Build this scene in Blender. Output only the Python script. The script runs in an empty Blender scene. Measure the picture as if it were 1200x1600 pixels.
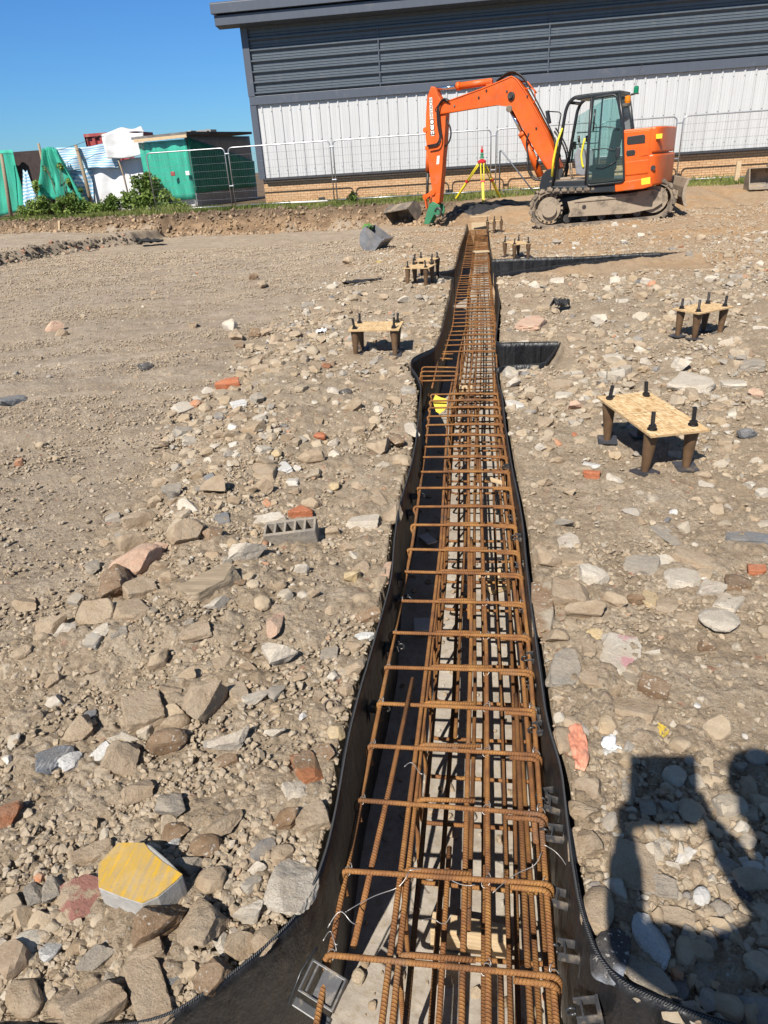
import bpy, bmesh, math, random
import numpy as np
from mathutils import Vector, Matrix, noise as mnoise
PI = math.pi
sc = bpy.context.scene
col = bpy.context.scene.collection
rng = np.random.default_rng(7)
random.seed(7)

# ------------------------------------------------------------------ camera model (used to read ground positions)
CAM_F, CAM_H = 1075.0, 1.65
YAW, PITCH, ROLL = (math.radians(a) for a in (-8.65, 27.0, 3.7))
_fw = np.array([math.sin(YAW)*math.cos(PITCH), math.cos(YAW)*math.cos(PITCH), -math.sin(PITCH)])
_rt = np.array([math.cos(YAW), -math.sin(YAW), 0.0])
_dn = np.cross(_fw, _rt)
_r2 = math.cos(ROLL)*_rt + math.sin(ROLL)*_dn
_d2 = -math.sin(ROLL)*_rt + math.cos(ROLL)*_dn
CM = np.array([_r2, _d2, _fw]).T
CPOS = np.array([0.0, 0.0, CAM_H])
def ray(px, py): return CM @ np.array([px-600.0, py-800.0, CAM_F])
def gnd(px, py, z=0.0):
    d = ray(px, py); return CPOS + d*(z-CAM_H)/d[2]
def aty(px, py, Y):
    d = ray(px, py); return CPOS + d*(Y/d[1])
def onplane(px, py, p0, n):
    d = ray(px, py); return CPOS + d*(np.dot(np.array(p0)-CPOS, n)/np.dot(d, n))
def depth_of(p): return float(CM[:, 2] @ (np.array(p, float)-CPOS))

# ------------------------------------------------------------------ numpy noise
def _h(ix, iy, iz, s):
    with np.errstate(over='ignore'):
        h = (ix.astype(np.int64)*374761393 + iy.astype(np.int64)*668265263 + iz.astype(np.int64)*2147483647 + s*144665) & 0xffffffff
        h = ((h ^ (h >> 13))*1274126177) & 0xffffffff
        h = ((h ^ (h >> 16))*2246822519) & 0xffffffff
        h = h ^ (h >> 15)
    return (h & 0xffffff)/float(0xffffff)
def vnoise(x, y, s=0):
    x = np.asarray(x, float); y = np.asarray(y, float)
    ix, iy = np.floor(x), np.floor(y); fx, fy = x-ix, y-iy
    fx = fx*fx*(3-2*fx); fy = fy*fy*(3-2*fy); z = np.zeros_like(ix)
    a, b, c, d = _h(ix, iy, z, s), _h(ix+1, iy, z, s), _h(ix, iy+1, z, s), _h(ix+1, iy+1, z, s)
    return (a*(1-fx)+b*fx)*(1-fy)+(c*(1-fx)+d*fx)*fy*1.0 - 0.5
def fbm(x, y, s=0, o=4, g=0.5):
    t, a = 0, 1.0
    for k in range(o):
        t = t + a*vnoise(x*2**k+k*17.3, y*2**k-k*9.1, s+k); a *= g
    return t
def vnoise3(p, s=0):
    i = np.floor(p); f = p-i; f = f*f*(3-2*f); r = 0
    for dx in (0, 1):
        for dy in (0, 1):
            for dz in (0, 1):
                w = (f[:, 0] if dx else 1-f[:, 0])*(f[:, 1] if dy else 1-f[:, 1])*(f[:, 2] if dz else 1-f[:, 2])
                r = r + w*_h(i[:, 0]+dx, i[:, 1]+dy, i[:, 2]+dz, s)
    return r-0.5
def worley(x, y, s=0):
    ix, iy = np.floor(x), np.floor(y); best = np.full(x.shape, 9.0); rid = np.zeros(x.shape); z = np.zeros_like(ix)
    for dx in (-1, 0, 1):
        for dy in (-1, 0, 1):
            cx, cy = ix+dx, iy+dy
            px = cx+_h(cx, cy, z, s+11); py = cy+_h(cx, cy, z, s+23)
            d = (px-x)**2+(py-y)**2; m = d < best
            best = np.where(m, d, best); rid = np.where(m, _h(cx, cy, z, s+37), rid)
    return np.sqrt(best), rid
def sstep(a, b, x):
    t = np.clip((x-a)/(b-a), 0, 1); return t*t*(3-2*t)

# ------------------------------------------------------------------ objects, tags
def tag(o, label=None, cat=None, group=None, kind=None):
    if label: o['label'] = label
    if cat: o['category'] = cat
    if group: o['group'] = group
    if kind: o['kind'] = kind
    return o
def empty(name, loc=(0, 0, 0), rz=0.0, label=None, cat=None, group=None):
    o = bpy.data.objects.new(name, None); o.empty_display_size = 0.2
    o.location = loc; o.rotation_euler = (0, 0, rz); col.objects.link(o)
    return tag(o, label, cat, group)
def link_mesh(name, me, mats, parent=None):
    o = bpy.data.objects.new(name, me)
    if not isinstance(mats, (list, tuple)): mats = [mats]
    if len(me.materials) == 0:
        for m in mats: me.materials.append(m)
    col.objects.link(o)
    if parent is not None: o.parent = parent
    return o
def np_mesh(name, V, F, smooth=False, uv=None, vcol=None):
    """V (n,3); F an (m,k) array or a list of such arrays"""
    if not isinstance(F, list): F = [F]
    F = [f for f in F if len(f)]
    me = bpy.data.meshes.new(name)
    me.vertices.add(len(V)); me.vertices.foreach_set('co', np.asarray(V, np.float32).ravel())
    li = np.concatenate([f.ravel() for f in F]).astype(np.int32)
    tot = np.concatenate([np.full(len(f), f.shape[1]) for f in F]).astype(np.int32)
    st = np.concatenate([[0], np.cumsum(tot)[:-1]]).astype(np.int32)
    me.loops.add(len(li)); me.loops.foreach_set('vertex_index', li)
    me.polygons.add(len(tot)); me.polygons.foreach_set('loop_start', st); me.polygons.foreach_set('loop_total', tot)
    if vcol is not None:
        for an, arr in (vcol.items() if isinstance(vcol, dict) else [('col', vcol)]):
            a = me.color_attributes.new(an, 'FLOAT_COLOR', 'POINT')
            c4 = np.ones((len(V), 4), np.float32); c4[:, :3] = arr; a.data.foreach_set('color', c4.ravel())
    me.update(calc_edges=True); me.validate()
    me.polygons.foreach_set('use_smooth', np.full(len(me.polygons), smooth))
    return me
def copy_tree(o, parent=None):
    c = o.copy(); col.objects.link(c)
    if parent is not None: c.parent = parent
    for ch in [x for x in col.objects if x.parent == o]: copy_tree(ch, c)
    return c

class MB:
    """collects shapes into one mesh"""
    def __init__(s, xf=None): s.v, s.f, s.m, s.uv, s.sm, s.xf = [], [], [], [], [], xf
    def add(s, V, F, mi=0, uv=None, smooth=False):
        b = len(s.v)
        for p in V:
            p = Vector(p); s.v.append(s.xf @ p if s.xf is not None else p)
        for k, f in enumerate(F):
            s.f.append([b+i for i in f]); s.m.append(mi); s.sm.append(smooth)
            s.uv.append(uv[k] if uv else [(0, 0)]*len(f))
        return s
    def box(s, c, size, rot=None, mi=0, bev=0.0):
        hx, hy, hz = (d/2 for d in size); c = Vector(c); R = rot or Matrix.Identity(3)
        if bev <= 0:
            V = [c+R @ Vector((x*hx, y*hy, z*hz)) for x in (-1, 1) for y in (-1, 1) for z in (-1, 1)]
            return s.add(V, [(0, 1, 3, 2), (4, 6, 7, 5), (0, 4, 5, 1), (2, 3, 7, 6), (0, 2, 6, 4), (1, 5, 7, 3)], mi)
        bm = bmesh.new(); bmesh.ops.create_cube(bm, size=1.0)
        bmesh.ops.scale(bm, vec=size, verts=bm.verts)
        bmesh.ops.bevel(bm, geom=list(bm.edges), offset=bev, segments=2, affect='EDGES', profile=0.6)
        bm.verts.index_update()
        s.add([c+R @ v.co for v in bm.verts], [[v.index for v in f.verts] for f in bm.faces], mi, smooth=False); bm.free(); return s
    def beam(s, a, b, w, h, mi=0, up=(0, 0, 1), bev=0.0):
        a, b = Vector(a), Vector(b); d = b-a; L = d.length; d.normalize(); up = Vector(up)
        if abs(d.dot(up)) > 0.98: up = Vector((0, 1, 0))
        y = up.cross(d).normalized(); z = d.cross(y)
        return s.box((a+b)/2, (L, w, h), Matrix((d, y, z)).transposed(), mi, bev)
    def tube(s, pts, r, n=8, mi=0, cap=True, smooth=True, closed=False, u0=0.0):
        P = [Vector(p) for p in pts]; m = len(P)
        if m < 2: return s
        R = r if isinstance(r, (list, tuple)) else [r]*m
        T = []
        for i in range(m):
            a = P[i-1] if (i > 0 or closed) else P[i]; b = P[(i+1) % m] if (i < m-1 or closed) else P[i]
            t = (b-a); T.append(t.normalized() if t.length > 1e-9 else Vector((0, 0, 1)))
        up = Vector((0, 0, 1)) if abs(T[0].z) < 0.9 else Vector((1, 0, 0))
        nx = T[0].cross(up).normalized(); V = []; us = [u0]
        for i in range(1, m): us.append(us[-1]+(P[i]-P[i-1]).length)
        for i in range(m):
            nx = (nx-T[i]*nx.dot(T[i]))
            nx = nx.normalized() if nx.length > 1e-6 else T[i].orthogonal().normalized()
            ny = T[i].cross(nx)
            for k in range(n):
                a = 2*PI*k/n; V.append(P[i]+(nx*math.cos(a)+ny*math.sin(a))*R[i])
        F, U = [], []
        for i in range(m if closed else m-1):
            j = (i+1) % m; ua = us[i]; ub = us[j] if j else us[i]+(P[j]-P[i]).length
            for k in range(n):
                k2 = (k+1) % n
                F.append((i*n+k, i*n+k2, j*n+k2, j*n+k)); U.append([(ua, k/n), (ua, (k+1)/n), (ub, (k+1)/n), (ub, k/n)])
        s.add(V, F, mi, U, smooth)
        if cap and not closed:
            b = len(s.v)-len(V)
            s.f.append([b+k for k in range(n)][::-1]); s.f.append([b+(m-1)*n+k for k in range(n)])
            for _ in range(2): s.m.append(mi); s.sm.append(False); s.uv.append([(0, 0)]*n)
        return s
    def cyl(s, a, b, r, n=16, mi=0, r2=None):
        return s.tube([a, b], [r, r if r2 is None else r2], n, mi)
    def prism(s, poly, y0, y1, mi=0, axis='y'):
        """poly of (x,z) points, extruded along y"""
        n = len(poly)
        g = (lambda x, z, y: (x, y, z)) if axis == 'y' else ((lambda x, z, y: (y, x, z)) if axis == 'x' else (lambda x, z, y: (x, z, y)))
        V = [g(x, z, y0) for x, z in poly]+[g(x, z, y1) for x, z in poly]
        F = [list(range(n)), list(range(2*n-1, n-1, -1))]+[(i, i+n, (i+1) % n+n, (i+1) % n) for i in range(n)]
        return s.add(V, F, mi)
    def lathe(s, prof, c=(0, 0, 0), n=24, mi=0):
        V = []; c = Vector(c)
        for r, z in prof:
            for k in range(n):
                a = 2*PI*k/n; V.append(c+Vector((r*math.cos(a), r*math.sin(a), z)))
        F = [(i*n+k, i*n+(k+1) % n, (i+1)*n+(k+1) % n, (i+1)*n+k) for i in range(len(prof)-1) for k in range(n)]
        F += [list(range(n))[::-1], [(len(prof)-1)*n+k for k in range(n)]]
        return s.add(V, F, mi, smooth=False)
    def mesh(s, name, fix=True, bevel=0.0):
        me = bpy.data.meshes.new(name); me.from_pydata([tuple(v) for v in s.v], [], s.f)
        me.polygons.foreach_set('material_index', s.m); me.polygons.foreach_set('use_smooth', s.sm)
        uvl = me.uv_layers.new(name='UVMap'); flat = [c for u in s.uv for p in u for c in p]
        if len(flat) == 2*len(me.loops): uvl.data.foreach_set('uv', flat)
        if fix:
            bm = bmesh.new(); bm.from_mesh(me); bmesh.ops.recalc_face_normals(bm, faces=bm.faces)
            bm.to_mesh(me); bm.free()
        me.update(); return me
    def build(s, name, mats, parent=None, bevel=0.0):
        o = link_mesh(name, s.mesh(name), mats, parent)
        if bevel > 0:
            b = o.modifiers.new('bevel', 'BEVEL'); b.width = bevel; b.segments = 2; b.limit_method = 'ANGLE'; b.angle_limit = math.radians(40)
        return o

def fillet(pts, r=0.03, k=4, closed=False):
    P = [Vector(p) for p in pts]; out = []; n = len(P)
    for i in range(n):
        if not closed and i in (0, n-1): out.append(P[i]); continue
        a, b, c = P[i-1], P[i], P[(i+1) % n]
        d1, d2 = (a-b), (c-b); q = min(r, d1.length*0.45, d2.length*0.45)
        s0, s1 = b+d1.normalized()*q, b+d2.normalized()*q
        for j in range(k+1):
            t = j/k; out.append(s0*(1-t)**2+b*2*t*(1-t)+s1*t*t)
    return out

# ------------------------------------------------------------------ materials
class NT:
    def __init__(s, name):
        s.m = bpy.data.materials.new(name); s.m.use_nodes = True; s.t = s.m.node_tree; s.t.nodes.clear()
        s.out = s.n('ShaderNodeOutputMaterial'); s.b = s.n('ShaderNodeBsdfPrincipled'); s.l(s.b.outputs[0], s.out.inputs[0])
    def n(s, t, **kw):
        x = s.t.nodes.new(t)
        for k, v in kw.items(): setattr(x, k, v)
        return x
    def l(s, a, b): s.t.links.new(a, b)
    def setv(s, i, v):
        if hasattr(v, 'is_linked') or isinstance(v, bpy.types.NodeSocket): s.l(v, i)
        else: i.default_value = v
    def coord(s, kind='Object'): return s.n('ShaderNodeTexCoord').outputs[kind]
    def mapped(s, c, sc=(1, 1, 1), loc=(0, 0, 0), rot=(0, 0, 0)):
        m = s.n('ShaderNodeMapping'); s.l(c, m.inputs[0]); s.setv(m.inputs[1], loc); m.inputs[2].default_value = rot; m.inputs[3].default_value = sc
        return m.outputs[0]
    def noise(s, c, scale, detail=4, rough=0.55, dist=0.0):
        x = s.n('ShaderNodeTexNoise'); s.l(c, x.inputs['Vector']); x.inputs['Scale'].default_value = scale
        x.inputs['Detail'].default_value = detail; x.inputs['Roughness'].default_value = rough; x.inputs['Distortion'].default_value = dist
        return x.outputs['Fac']
    def voro(s, c, scale, feat='F1', out='Distance'):
        x = s.n('ShaderNodeTexVoronoi', feature=feat); s.l(c, x.inputs['Vector']); x.inputs['Scale'].default_value = scale
        return x.outputs[out]
    def ramp(s, f, stops):
        r = s.n('ShaderNodeValToRGB'); e = r.color_ramp.elements; s.l(f, r.inputs[0])
        while len(e) < len(stops): e.new(0.5)
        for k, (p, c) in enumerate(stops):
            e[k].position = p; e[k].color = (*c, 1) if len(c) == 3 else c
        return r.outputs[0]
    def rng(s, f, a, b, c=0.0, d=1.0):
        x = s.n('ShaderNodeMapRange'); s.l(f, x.inputs[0])
        for i, v in enumerate((a, b, c, d)): x.inputs[i+1].default_value = v
        return x.outputs[0]
    def math(s, op, a, b=0.0):
        x = s.n('ShaderNodeMath', operation=op); s.setv(x.inputs[0], a); s.setv(x.inputs[1], b); return x.outputs[0]
    def mix(s, f, a, b, blend='MIX'):
        x = s.n('ShaderNodeMix', data_type='RGBA', blend_type=blend); s.setv(x.inputs[0], f)
        for i, v in ((6, a), (7, b)):
            s.setv(x.inputs[i], v if not isinstance(v, tuple) or len(v) == 4 else (*v, 1))
        return x.outputs[2]
    def bump(s, h, strength=0.3, dist=0.01, prev=None):
        x = s.n('ShaderNodeBump'); s.l(h, x.inputs['Height']); x.inputs['Strength'].default_value = strength; x.inputs['Distance'].default_value = dist
        if prev is not None: s.l(prev, x.inputs['Normal'])
        return x.outputs[0]
    def fin(s, color=None, rough=None, normal=None, metal=None, spec=None):
        if color is not None: s.setv(s.b.inputs['Base Color'], color if not isinstance(color, tuple) or len(color) == 4 else (*color, 1))
        if rough is not None: s.setv(s.b.inputs['Roughness'], rough)
        if normal is not None: s.l(normal, s.b.inputs['Normal'])
        if metal is not None: s.setv(s.b.inputs['Metallic'], metal)
        if spec is not None: s.b.inputs['Specular IOR Level'].default_value = spec
        return s.m
def mulc(c, k): return tuple(min(1, x*k) for x in c)

def simple(name, c, rough=0.6, var=0.12, scale=8.0, bump=0.1, bscale=60.0, metal=0.0, dirt=0.0, dirtc=(0.30, 0.235, 0.165), dscale=3.0, spec=0.5, bdist=0.004):
    t = NT(name); o = t.coord()
    n = t.noise(o, scale, 5)
    cc = t.ramp(n, [(0.3, mulc(c, 1-var)), (0.7, mulc(c, 1+var))])
    r = rough
    if dirt > 0:
        d = t.rng(t.noise(o, dscale, 7, 0.65), 0.62-dirt*0.3, 0.78-dirt*0.3)
        cc = t.mix(t.math('MULTIPLY', d, min(1, 0.5+dirt*0.5)), cc, dirtc); r = t.math('MAXIMUM', t.math('MULTIPLY', d, 0.9), rough)
    nb = t.bump(t.noise(o, bscale, 4), bump, bdist) if bump > 0 else None
    return t.fin(cc, r, nb, metal, spec)

def stone_mat(name, c1, c2, dust=0.45, speck=None, dustc=(0.435, 0.355, 0.265), veins=None):
    t = NT(name); o0 = t.coord(); oi = t.n('ShaderNodeObjectInfo')
    vm = t.n('ShaderNodeVectorMath', operation='ADD'); t.l(o0, vm.inputs[0])
    cmb = t.n('ShaderNodeCombineXYZ'); k = t.math('MULTIPLY', oi.outputs['Random'], 37.0)
    for i in range(3): t.l(k, cmb.inputs[i])
    t.l(cmb.outputs[0], vm.inputs[1]); o = vm.outputs[0]
    n = t.noise(o, 14, 7, 0.65)
    c = t.ramp(n, [(0.28, c1), (0.5, tuple((a+b)/2 for a, b in zip(c1, c2))), (0.74, c2)])
    c = t.mix(t.rng(oi.outputs['Random'], 0, 1, 0.0, 0.18), c, mulc(c1, 0.72))
    if veins: c = t.mix(t.rng(t.noise(t.mapped(o, (30, 6, 6)), 3, 5), 0.56, 0.64), c, veins)
    fine = t.noise(o, 160, 3, 0.7)
    c = t.mix(t.rng(fine, 0.38, 0.62, 0.34, 0.0), c, mulc(c1, 0.5)); c = t.mix(t.rng(t.noise(o, 34, 6, 0.75), 0.56, 0.72, 0, 0.3), c, mulc(c1, 0.6))
    if speck: c = t.mix(t.rng(t.noise(o, 70, 2), 0.62, 0.68), c, speck)
    g = t.n('ShaderNodeNewGeometry'); sx = t.n('ShaderNodeSeparateXYZ'); t.l(g.outputs['Normal'], sx.inputs[0])
    up = t.rng(sx.outputs[2], -0.5, 0.8)
    d = t.math('MULTIPLY', t.rng(t.noise(o, 13, 8, 0.75), 0.40, 0.58), up)
    c = t.mix(t.math('MULTIPLY', d, dust), c, dustc)
    b = t.bump(t.noise(o, 38, 9, 0.72), 1.0, 0.013); b = t.bump(t.noise(o, 230, 5, 0.7), 0.9, 0.004, b)
    return t.fin(c, 0.92, b, 0, 0.25)

M = {}
STONE = {
 'tan': ((0.27, 0.20, 0.135), (0.40, 0.325, 0.24)), 'pale grey': ((0.38, 0.345, 0.295), (0.53, 0.50, 0.45)), 'brown': ((0.15, 0.095, 0.055), (0.28, 0.19, 0.12)),
 'grey': ((0.20, 0.185, 0.165), (0.34, 0.315, 0.28)), 'reddish brown': ((0.22, 0.09, 0.045), (0.35, 0.17, 0.10)), 'orange red': ((0.42, 0.13, 0.06), (0.55, 0.22, 0.11)),
 'white': ((0.58, 0.57, 0.54), (0.72, 0.71, 0.69)), 'slate grey': ((0.11, 0.12, 0.13), (0.24, 0.25, 0.27)), 'pinkish': ((0.42, 0.26, 0.19), (0.55, 0.40, 0.31)),
 'yellowish': ((0.42, 0.31, 0.16), (0.56, 0.46, 0.29)), 'dark': ((0.045, 0.042, 0.045), (0.12, 0.115, 0.115)),
}
def warm(c): return (c[0]*1.20, c[1]*1.16, c[2]*1.10)
for k, (a, b) in STONE.items():
    if k not in ('white', 'dark', 'slate grey', 'orange red'): a, b = warm(a), warm(b)
    if k == 'pale grey': a, b = mulc(a, 1.12), mulc(b, 1.12)
    M['st '+k] = stone_mat('stone '+k, a, b, 0.15 if k in ('white', 'dark', 'orange red') else (0.3 if k in ('slate grey', 'reddish brown', 'brown') else 0.5), (0.5, 0.47, 0.42) if k in ('brown', 'dark') else None)
SUN_EL, SUN_AZ = math.radians(47.0), math.radians(19.5)      # shadows fall towards +Y, a little to +X
# ------------------------------------------------------------------ trench outline (liner top edges)
PXL = [(240,1600),(310,1560),(380,1510),(440,1460),(480,1410),(505,1350),(520,1290),(535,1210),(545,1150),(560,1090),(580,1020),(600,950),(612,905),(616,850),(622,800),(632,765),(645,720),(650,690),(655,640),(658,605),(652,588),(641,572),(643,562),(660,553),(680,545),(690,520),(697,490),(704,460),(707,445)]
PXR = [(1100,1593),(1033,1570),(977,1547),(943,1527),(927,1487),(910,1443),(897,1377),(887,1300),(877,1200),(860,1150),(853,1120),(845,1060),(838,1010),(830,950),(823,890),(818,830),(812,790),(803,750),(795,700),(789,660),(785,620),(779,600),(775,575)]
PXR2 = [(774,537),(778,500),(780,470),(776,450),(773,430)]
zt = 0.04
LPTS = [gnd(*p, zt)[:2] for p in PXL]
LPTS = [np.array((-3.2, 0.60)), np.array((-1.9, 0.64)), np.array((-1.15, 0.685))] + LPTS
yA = LPTS[-1][1]
LPTS += [np.array(p) for p in ((-0.36, 10.75), (-0.58, 10.95), (-0.60, 11.35), (-0.37, 11.6), (-0.355, 12.6), (-0.36, 13.9), (-0.33, 15.8), (-0.29, 17.6), (-0.28, 19.6))]
R1 = [np.array((3.2, 0.72)), np.array((1.6, 0.735)), np.array((0.9, 0.77))] + [gnd(*p, zt)[:2] for p in PXR]
R2 = [gnd(*p, zt)[:2] for p in PXR2]
R3 = [np.array(p) for p in ((0.235, 12.45), (0.225, 13.6), (0.215, 15.4), (0.22, 17.4), (0.225, 19.6))]
def smooth_path(P, step=0.04, w=3):
    P = np.array(P); d = np.r_[0, np.cumsum(np.linalg.norm(np.diff(P, axis=0), axis=1))]
    t = np.arange(0, d[-1], step); Q = np.c_[np.interp(t, d, P[:, 0]), np.interp(t, d, P[:, 1])]
    k = np.ones(2*w+1)/(2*w+1)
    if len(Q) > 4*w:
        S = np.c_[np.convolve(np.pad(Q[:, 0], w, 'edge'), k, 'valid'), np.convolve(np.pad(Q[:, 1], w, 'edge'), k, 'valid')]; Q = S
    return np.vstack([Q, P[-1:]])
LP = smooth_path(LPTS)
B1N, B1F = R1[-1][1]+0.03, R2[0][1]        # branch 1 between these
B1X = gnd(882, 548, 0.03)[0]
b2a = gnd(773, 426, 0.02); B2N, B2F = R2[-1][1]+0.05, R3[0][1]
B2X = float(gnd(1075, 401, 0.03)[0])+0.1
def lin(P, y): 
    P = np.array(P); o = np.argsort(P[:, 1]); return np.interp(y, P[o, 1], P[o, 0])
def XL(y): return lin(LPTS, np.maximum(y, 0.60))
def XR(y): return lin(R1+R2+R3, np.maximum(y, 0.72))
FLOOR = -0.52
BTOP = [gnd(*p, 0.45) for p in [(-250, 352), (0, 346), (100, 342), (200, 338), (300, 332), (400, 328), (480, 324), (560, 321), (640, 319)]]
BTX = np.array([p[0] for p in BTOP]); BTY = np.array([p[1] for p in BTOP])
def ytop(x): return np.where(x < BTX[-1], np.interp(x, BTX, BTY), np.interp(x, [BTX[-1], 0, 2, 12], [BTY[-1], 22.6, 22.8, 22.8]))
def wbank(x): return np.interp(x, [-30, -9, -2.6, 0.2, 3, 12], [0.8, 0.85, 0.9, 3.4, 5.0, 5.0])
_rb = [gnd(*p) for p in [(60, 1010), (180, 850), (270, 715), (390, 570), (470, 490), (560, 425)]]
def xrub(y): return np.interp(y, [1.5]+[p[1] for p in _rb], [-3.2]+[p[0] for p in _rb])
def rubmask(x, y):
    lf = sstep(-0.35, 0.15, x-xrub(y)); lf = np.where(y > _rb[-1][1], lf*sstep(16, 10, y)*0.7, lf)
    rt = np.where(y < 11, 0.85, 0.85-0.5*sstep(11, 15, y))
    rt = rt*(1-0.85*np.exp(-(((x-1.05)/0.42)**2+((y-1.85)/0.42)**2)**2))*(1-0.5*np.exp(-((x-0.75)/0.5)**2-((y-3.2)/0.5)**2))
    return np.where(x > 0, rt, lf)
def slab_edge(x, y):
    xe = np.interp(y, [14, 17.5, 19.9, 21.8], [-13.2, -12.3, -11.9, -10.6]) + 0.35*fbm(x*0.9, y*0.9, 51, 3)
    return sstep(0.12, -0.12, x-xe)*sstep(13, 15, y)
def h_base(x, y):
    x = np.asarray(x, float); y = np.asarray(y, float)
    h = -0.22*sstep(11, 19, y)*sstep(-1.5, -4.5, x)
    h = h+0.07*fbm(x*0.55, y*0.55, 3, 3)+0.035*fbm(x*2.1, y*2.1, 9, 3)
    rid = np.exp(-((x-xrub(y)-0.45)/0.35)**2)*sstep(1.2, 2.0, y)*sstep(8, 5, y)*0.07
    h = h+rid
    h = h+0.05*np.exp(-((y-near1(x)+0.16)/0.12)**2)*sstep(0.2, 0.4, x)*sstep(1.2, 0.9, x)+0.06*np.exp(-((y-near2(x)+0.35)/0.25)**2)*sstep(0.3, 0.8, x)*sstep(4.2, 3.6, x)
    near = np.minimum(np.abs(x-XL(y)), np.abs(x-XR(y)))
    h = h*(0.25+0.75*sstep(0.05, 0.5, near))+0.012
    h = h+0.30*slab_edge(x, y)
    yt = ytop(x)+0.45*fbm(x*1.3, y*0.25, 71, 4)+0.12*fbm(x*6, y*2, 77, 3); w = wbank(x)*(1+0.5*fbm(x*0.8, 0*x, 73, 3))
    b = sstep(0, 1, (y-(yt-w))/w); b = np.where(x < -2, b**0.75, b)
    face = 4*b*(1-b)*sstep(1.5, -2, x)
    h = h*(1-b)+b*(0.44+0.03*fbm(x*0.7, y*0.7, 5, 3))+face*(0.20*fbm(x*1.9, y*2.4, 81, 4, 0.65)+0.10*np.abs(fbm(x*5.5, y*5.5, 87, 3, 0.6)))
    h = h+0.19*sstep(23.5, 20.0, y)*sstep(1.0, 5.0, x)*sstep(13.5, 17.2, y)*(0.6+0.4*sstep(9, 5, x))
    return h
B1C = gnd(848, 577, 0.03)[0]
def near1(x): return B1N+(B1F-B1N)*np.clip((x-B1C)/(B1X-B1C), 0, 1)**1.2
def near2(x): return B2N+(B2F-B2N)*np.clip((x-0.35)/(B2X-0.35), 0, 1)**0.8
def carve(x, y):
    c1 = sstep(0.0, 0.03, x-0.12)*sstep(0.02, 0.0, x-B1X)*sstep(-0.035, -0.015, y-near1(x))*sstep(B1F+0.035, B1F+0.015, y)
    c2 = sstep(0.0, 0.03, x-0.12)*sstep(0.04, 0.0, x-B2X)*sstep(-0.035, -0.015, y-near2(x))*sstep(B2F+0.035, B2F+0.015, y)
    return np.maximum(c1, c2)
def h_full(x, y, px):
    h = h_base(x, y); r = rubmask(x, y); amp = 0.5+0.5*r
    far = sstep(27, 25, y)
    h = h+far*amp*((0.016+0.016*r*sstep(2.5, 5, y))*fbm(x*6, y*6, 15, 3)+0.010*fbm(x*19, y*19, 25, 3)+0.05*sstep(-2.2, 0.3, y-ytop(x))*sstep(1.5, -2, x)*fbm(x*4, y*4, 29, 3))
    cs_, sn_ = math.cos(math.radians(24)), math.sin(math.radians(24))
    h = h+far*(1-r)*np.where(x < 0, 1, 0.3)*0.030*fbm((x*cs_+y*sn_)*0.6, (-x*sn_+y*cs_)*5.0, 45, 4)
    for k, (s, dens, a) in enumerate([(0.16, 0.26, 0.09), (0.075, 0.40, 0.16), (0.036, 0.55, 0.28), (0.018, 0.6, 0.32)]):
        use = px < s*0.35
        if not use.any(): continue
        wx, wy = x+0.25*s*fbm(x/s*0.8, y/s*0.8, 40+k, 2), y+0.25*s*fbm(x/s*0.8+9, y/s*0.8, 60+k, 2)
        f1, rid = worley(wx/s, wy/s, 100+k)
        dk = dens*(0.35+0.65*r)*(0.5+sstep(-0.3, 0.3, fbm(x*1.7, y*1.7, 80+k, 2)))
        bump = np.maximum(0, 1-(f1/(0.40+0.25*_h(np.floor(rid*9999), np.zeros_like(rid), np.zeros_like(rid), 5)))**2)**0.7
        h = h+np.where((rid < dk) & use, bump*a*s*(0.4+0.6*amp), 0)*far
    return h
def gz(x, y): return float(h_base(np.array([x]), np.array([y]))[0])

# rows
rows = list(np.arange(-6, 0.0, 0.25))+list(np.arange(0, 0.55, 0.03)); y = 0.55
while y < 20.2:
    rows.append(y); y += min(0.11, max(0.004, 1.35*(y*y+2.72)/(1.65*688)))
y = 20.2
while y < 27: rows.append(y); y += 0.065
rows += [27.2, 27.6, 28.2, 29, 30, 31, 32, 33, 34, 36, 40, 50, 70, 120, 260]
for c in (B1N, B1F, B2N, B2F):
    rows += list(np.arange(c-0.06, c+0.061, 0.012))
rows += list(np.arange(0.52, 0.9, 0.01))
rows = np.unique(np.round(np.array(rows), 4))
rows = rows[np.r_[True, np.diff(rows) > 0.0025]]
nr = len(rows); px = np.maximum(0.0025, (rows**2+2.72)**0.5/688)
def sheet(side):
    n = 330 if side < 0 else 300
    W = (1.25+0.84*np.maximum(rows, 0)) if side < 0 else (0.95+0.56*np.maximum(rows, 0))
    W = np.minimum(W, 24)
    u = np.linspace(0, 1, n)
    e = XL(rows)-0.012 if side < 0 else XR(rows)+0.012
    X = e[:, None]+side*(np.r_[0, 0.02+W[0]*0*u][None, :] + np.concatenate([np.zeros((nr, 1)), W[:, None]*u[None, :]], 1))
    outer = np.array([1.05, 1.15, 1.35, 1.8, 2.6, 4, 8, 14])
    X = np.concatenate([X, e[:, None]+side*(W[:, None]*outer[None, :]+(np.array([0, 0, 0, 0, 2, 8, 40, 110]))[None, :])], 1)
    Y = np.repeat(rows[:, None], X.shape[1], 1)
    P = np.repeat(px[:, None], X.shape[1], 1)
    sh = X.shape
    Z = h_full(X.ravel(), Y.ravel(), P.ravel()).reshape(sh)
    c = carve(X.ravel(), Y.ravel()).reshape(sh)
    Z = Z*(1-c)+FLOOR*c
    inner = np.where((rows > 0.08) & (rows < 19.7), FLOOR, Z[:, 1])
    Z[:, 0] = inner
    return X, Y, Z
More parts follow.
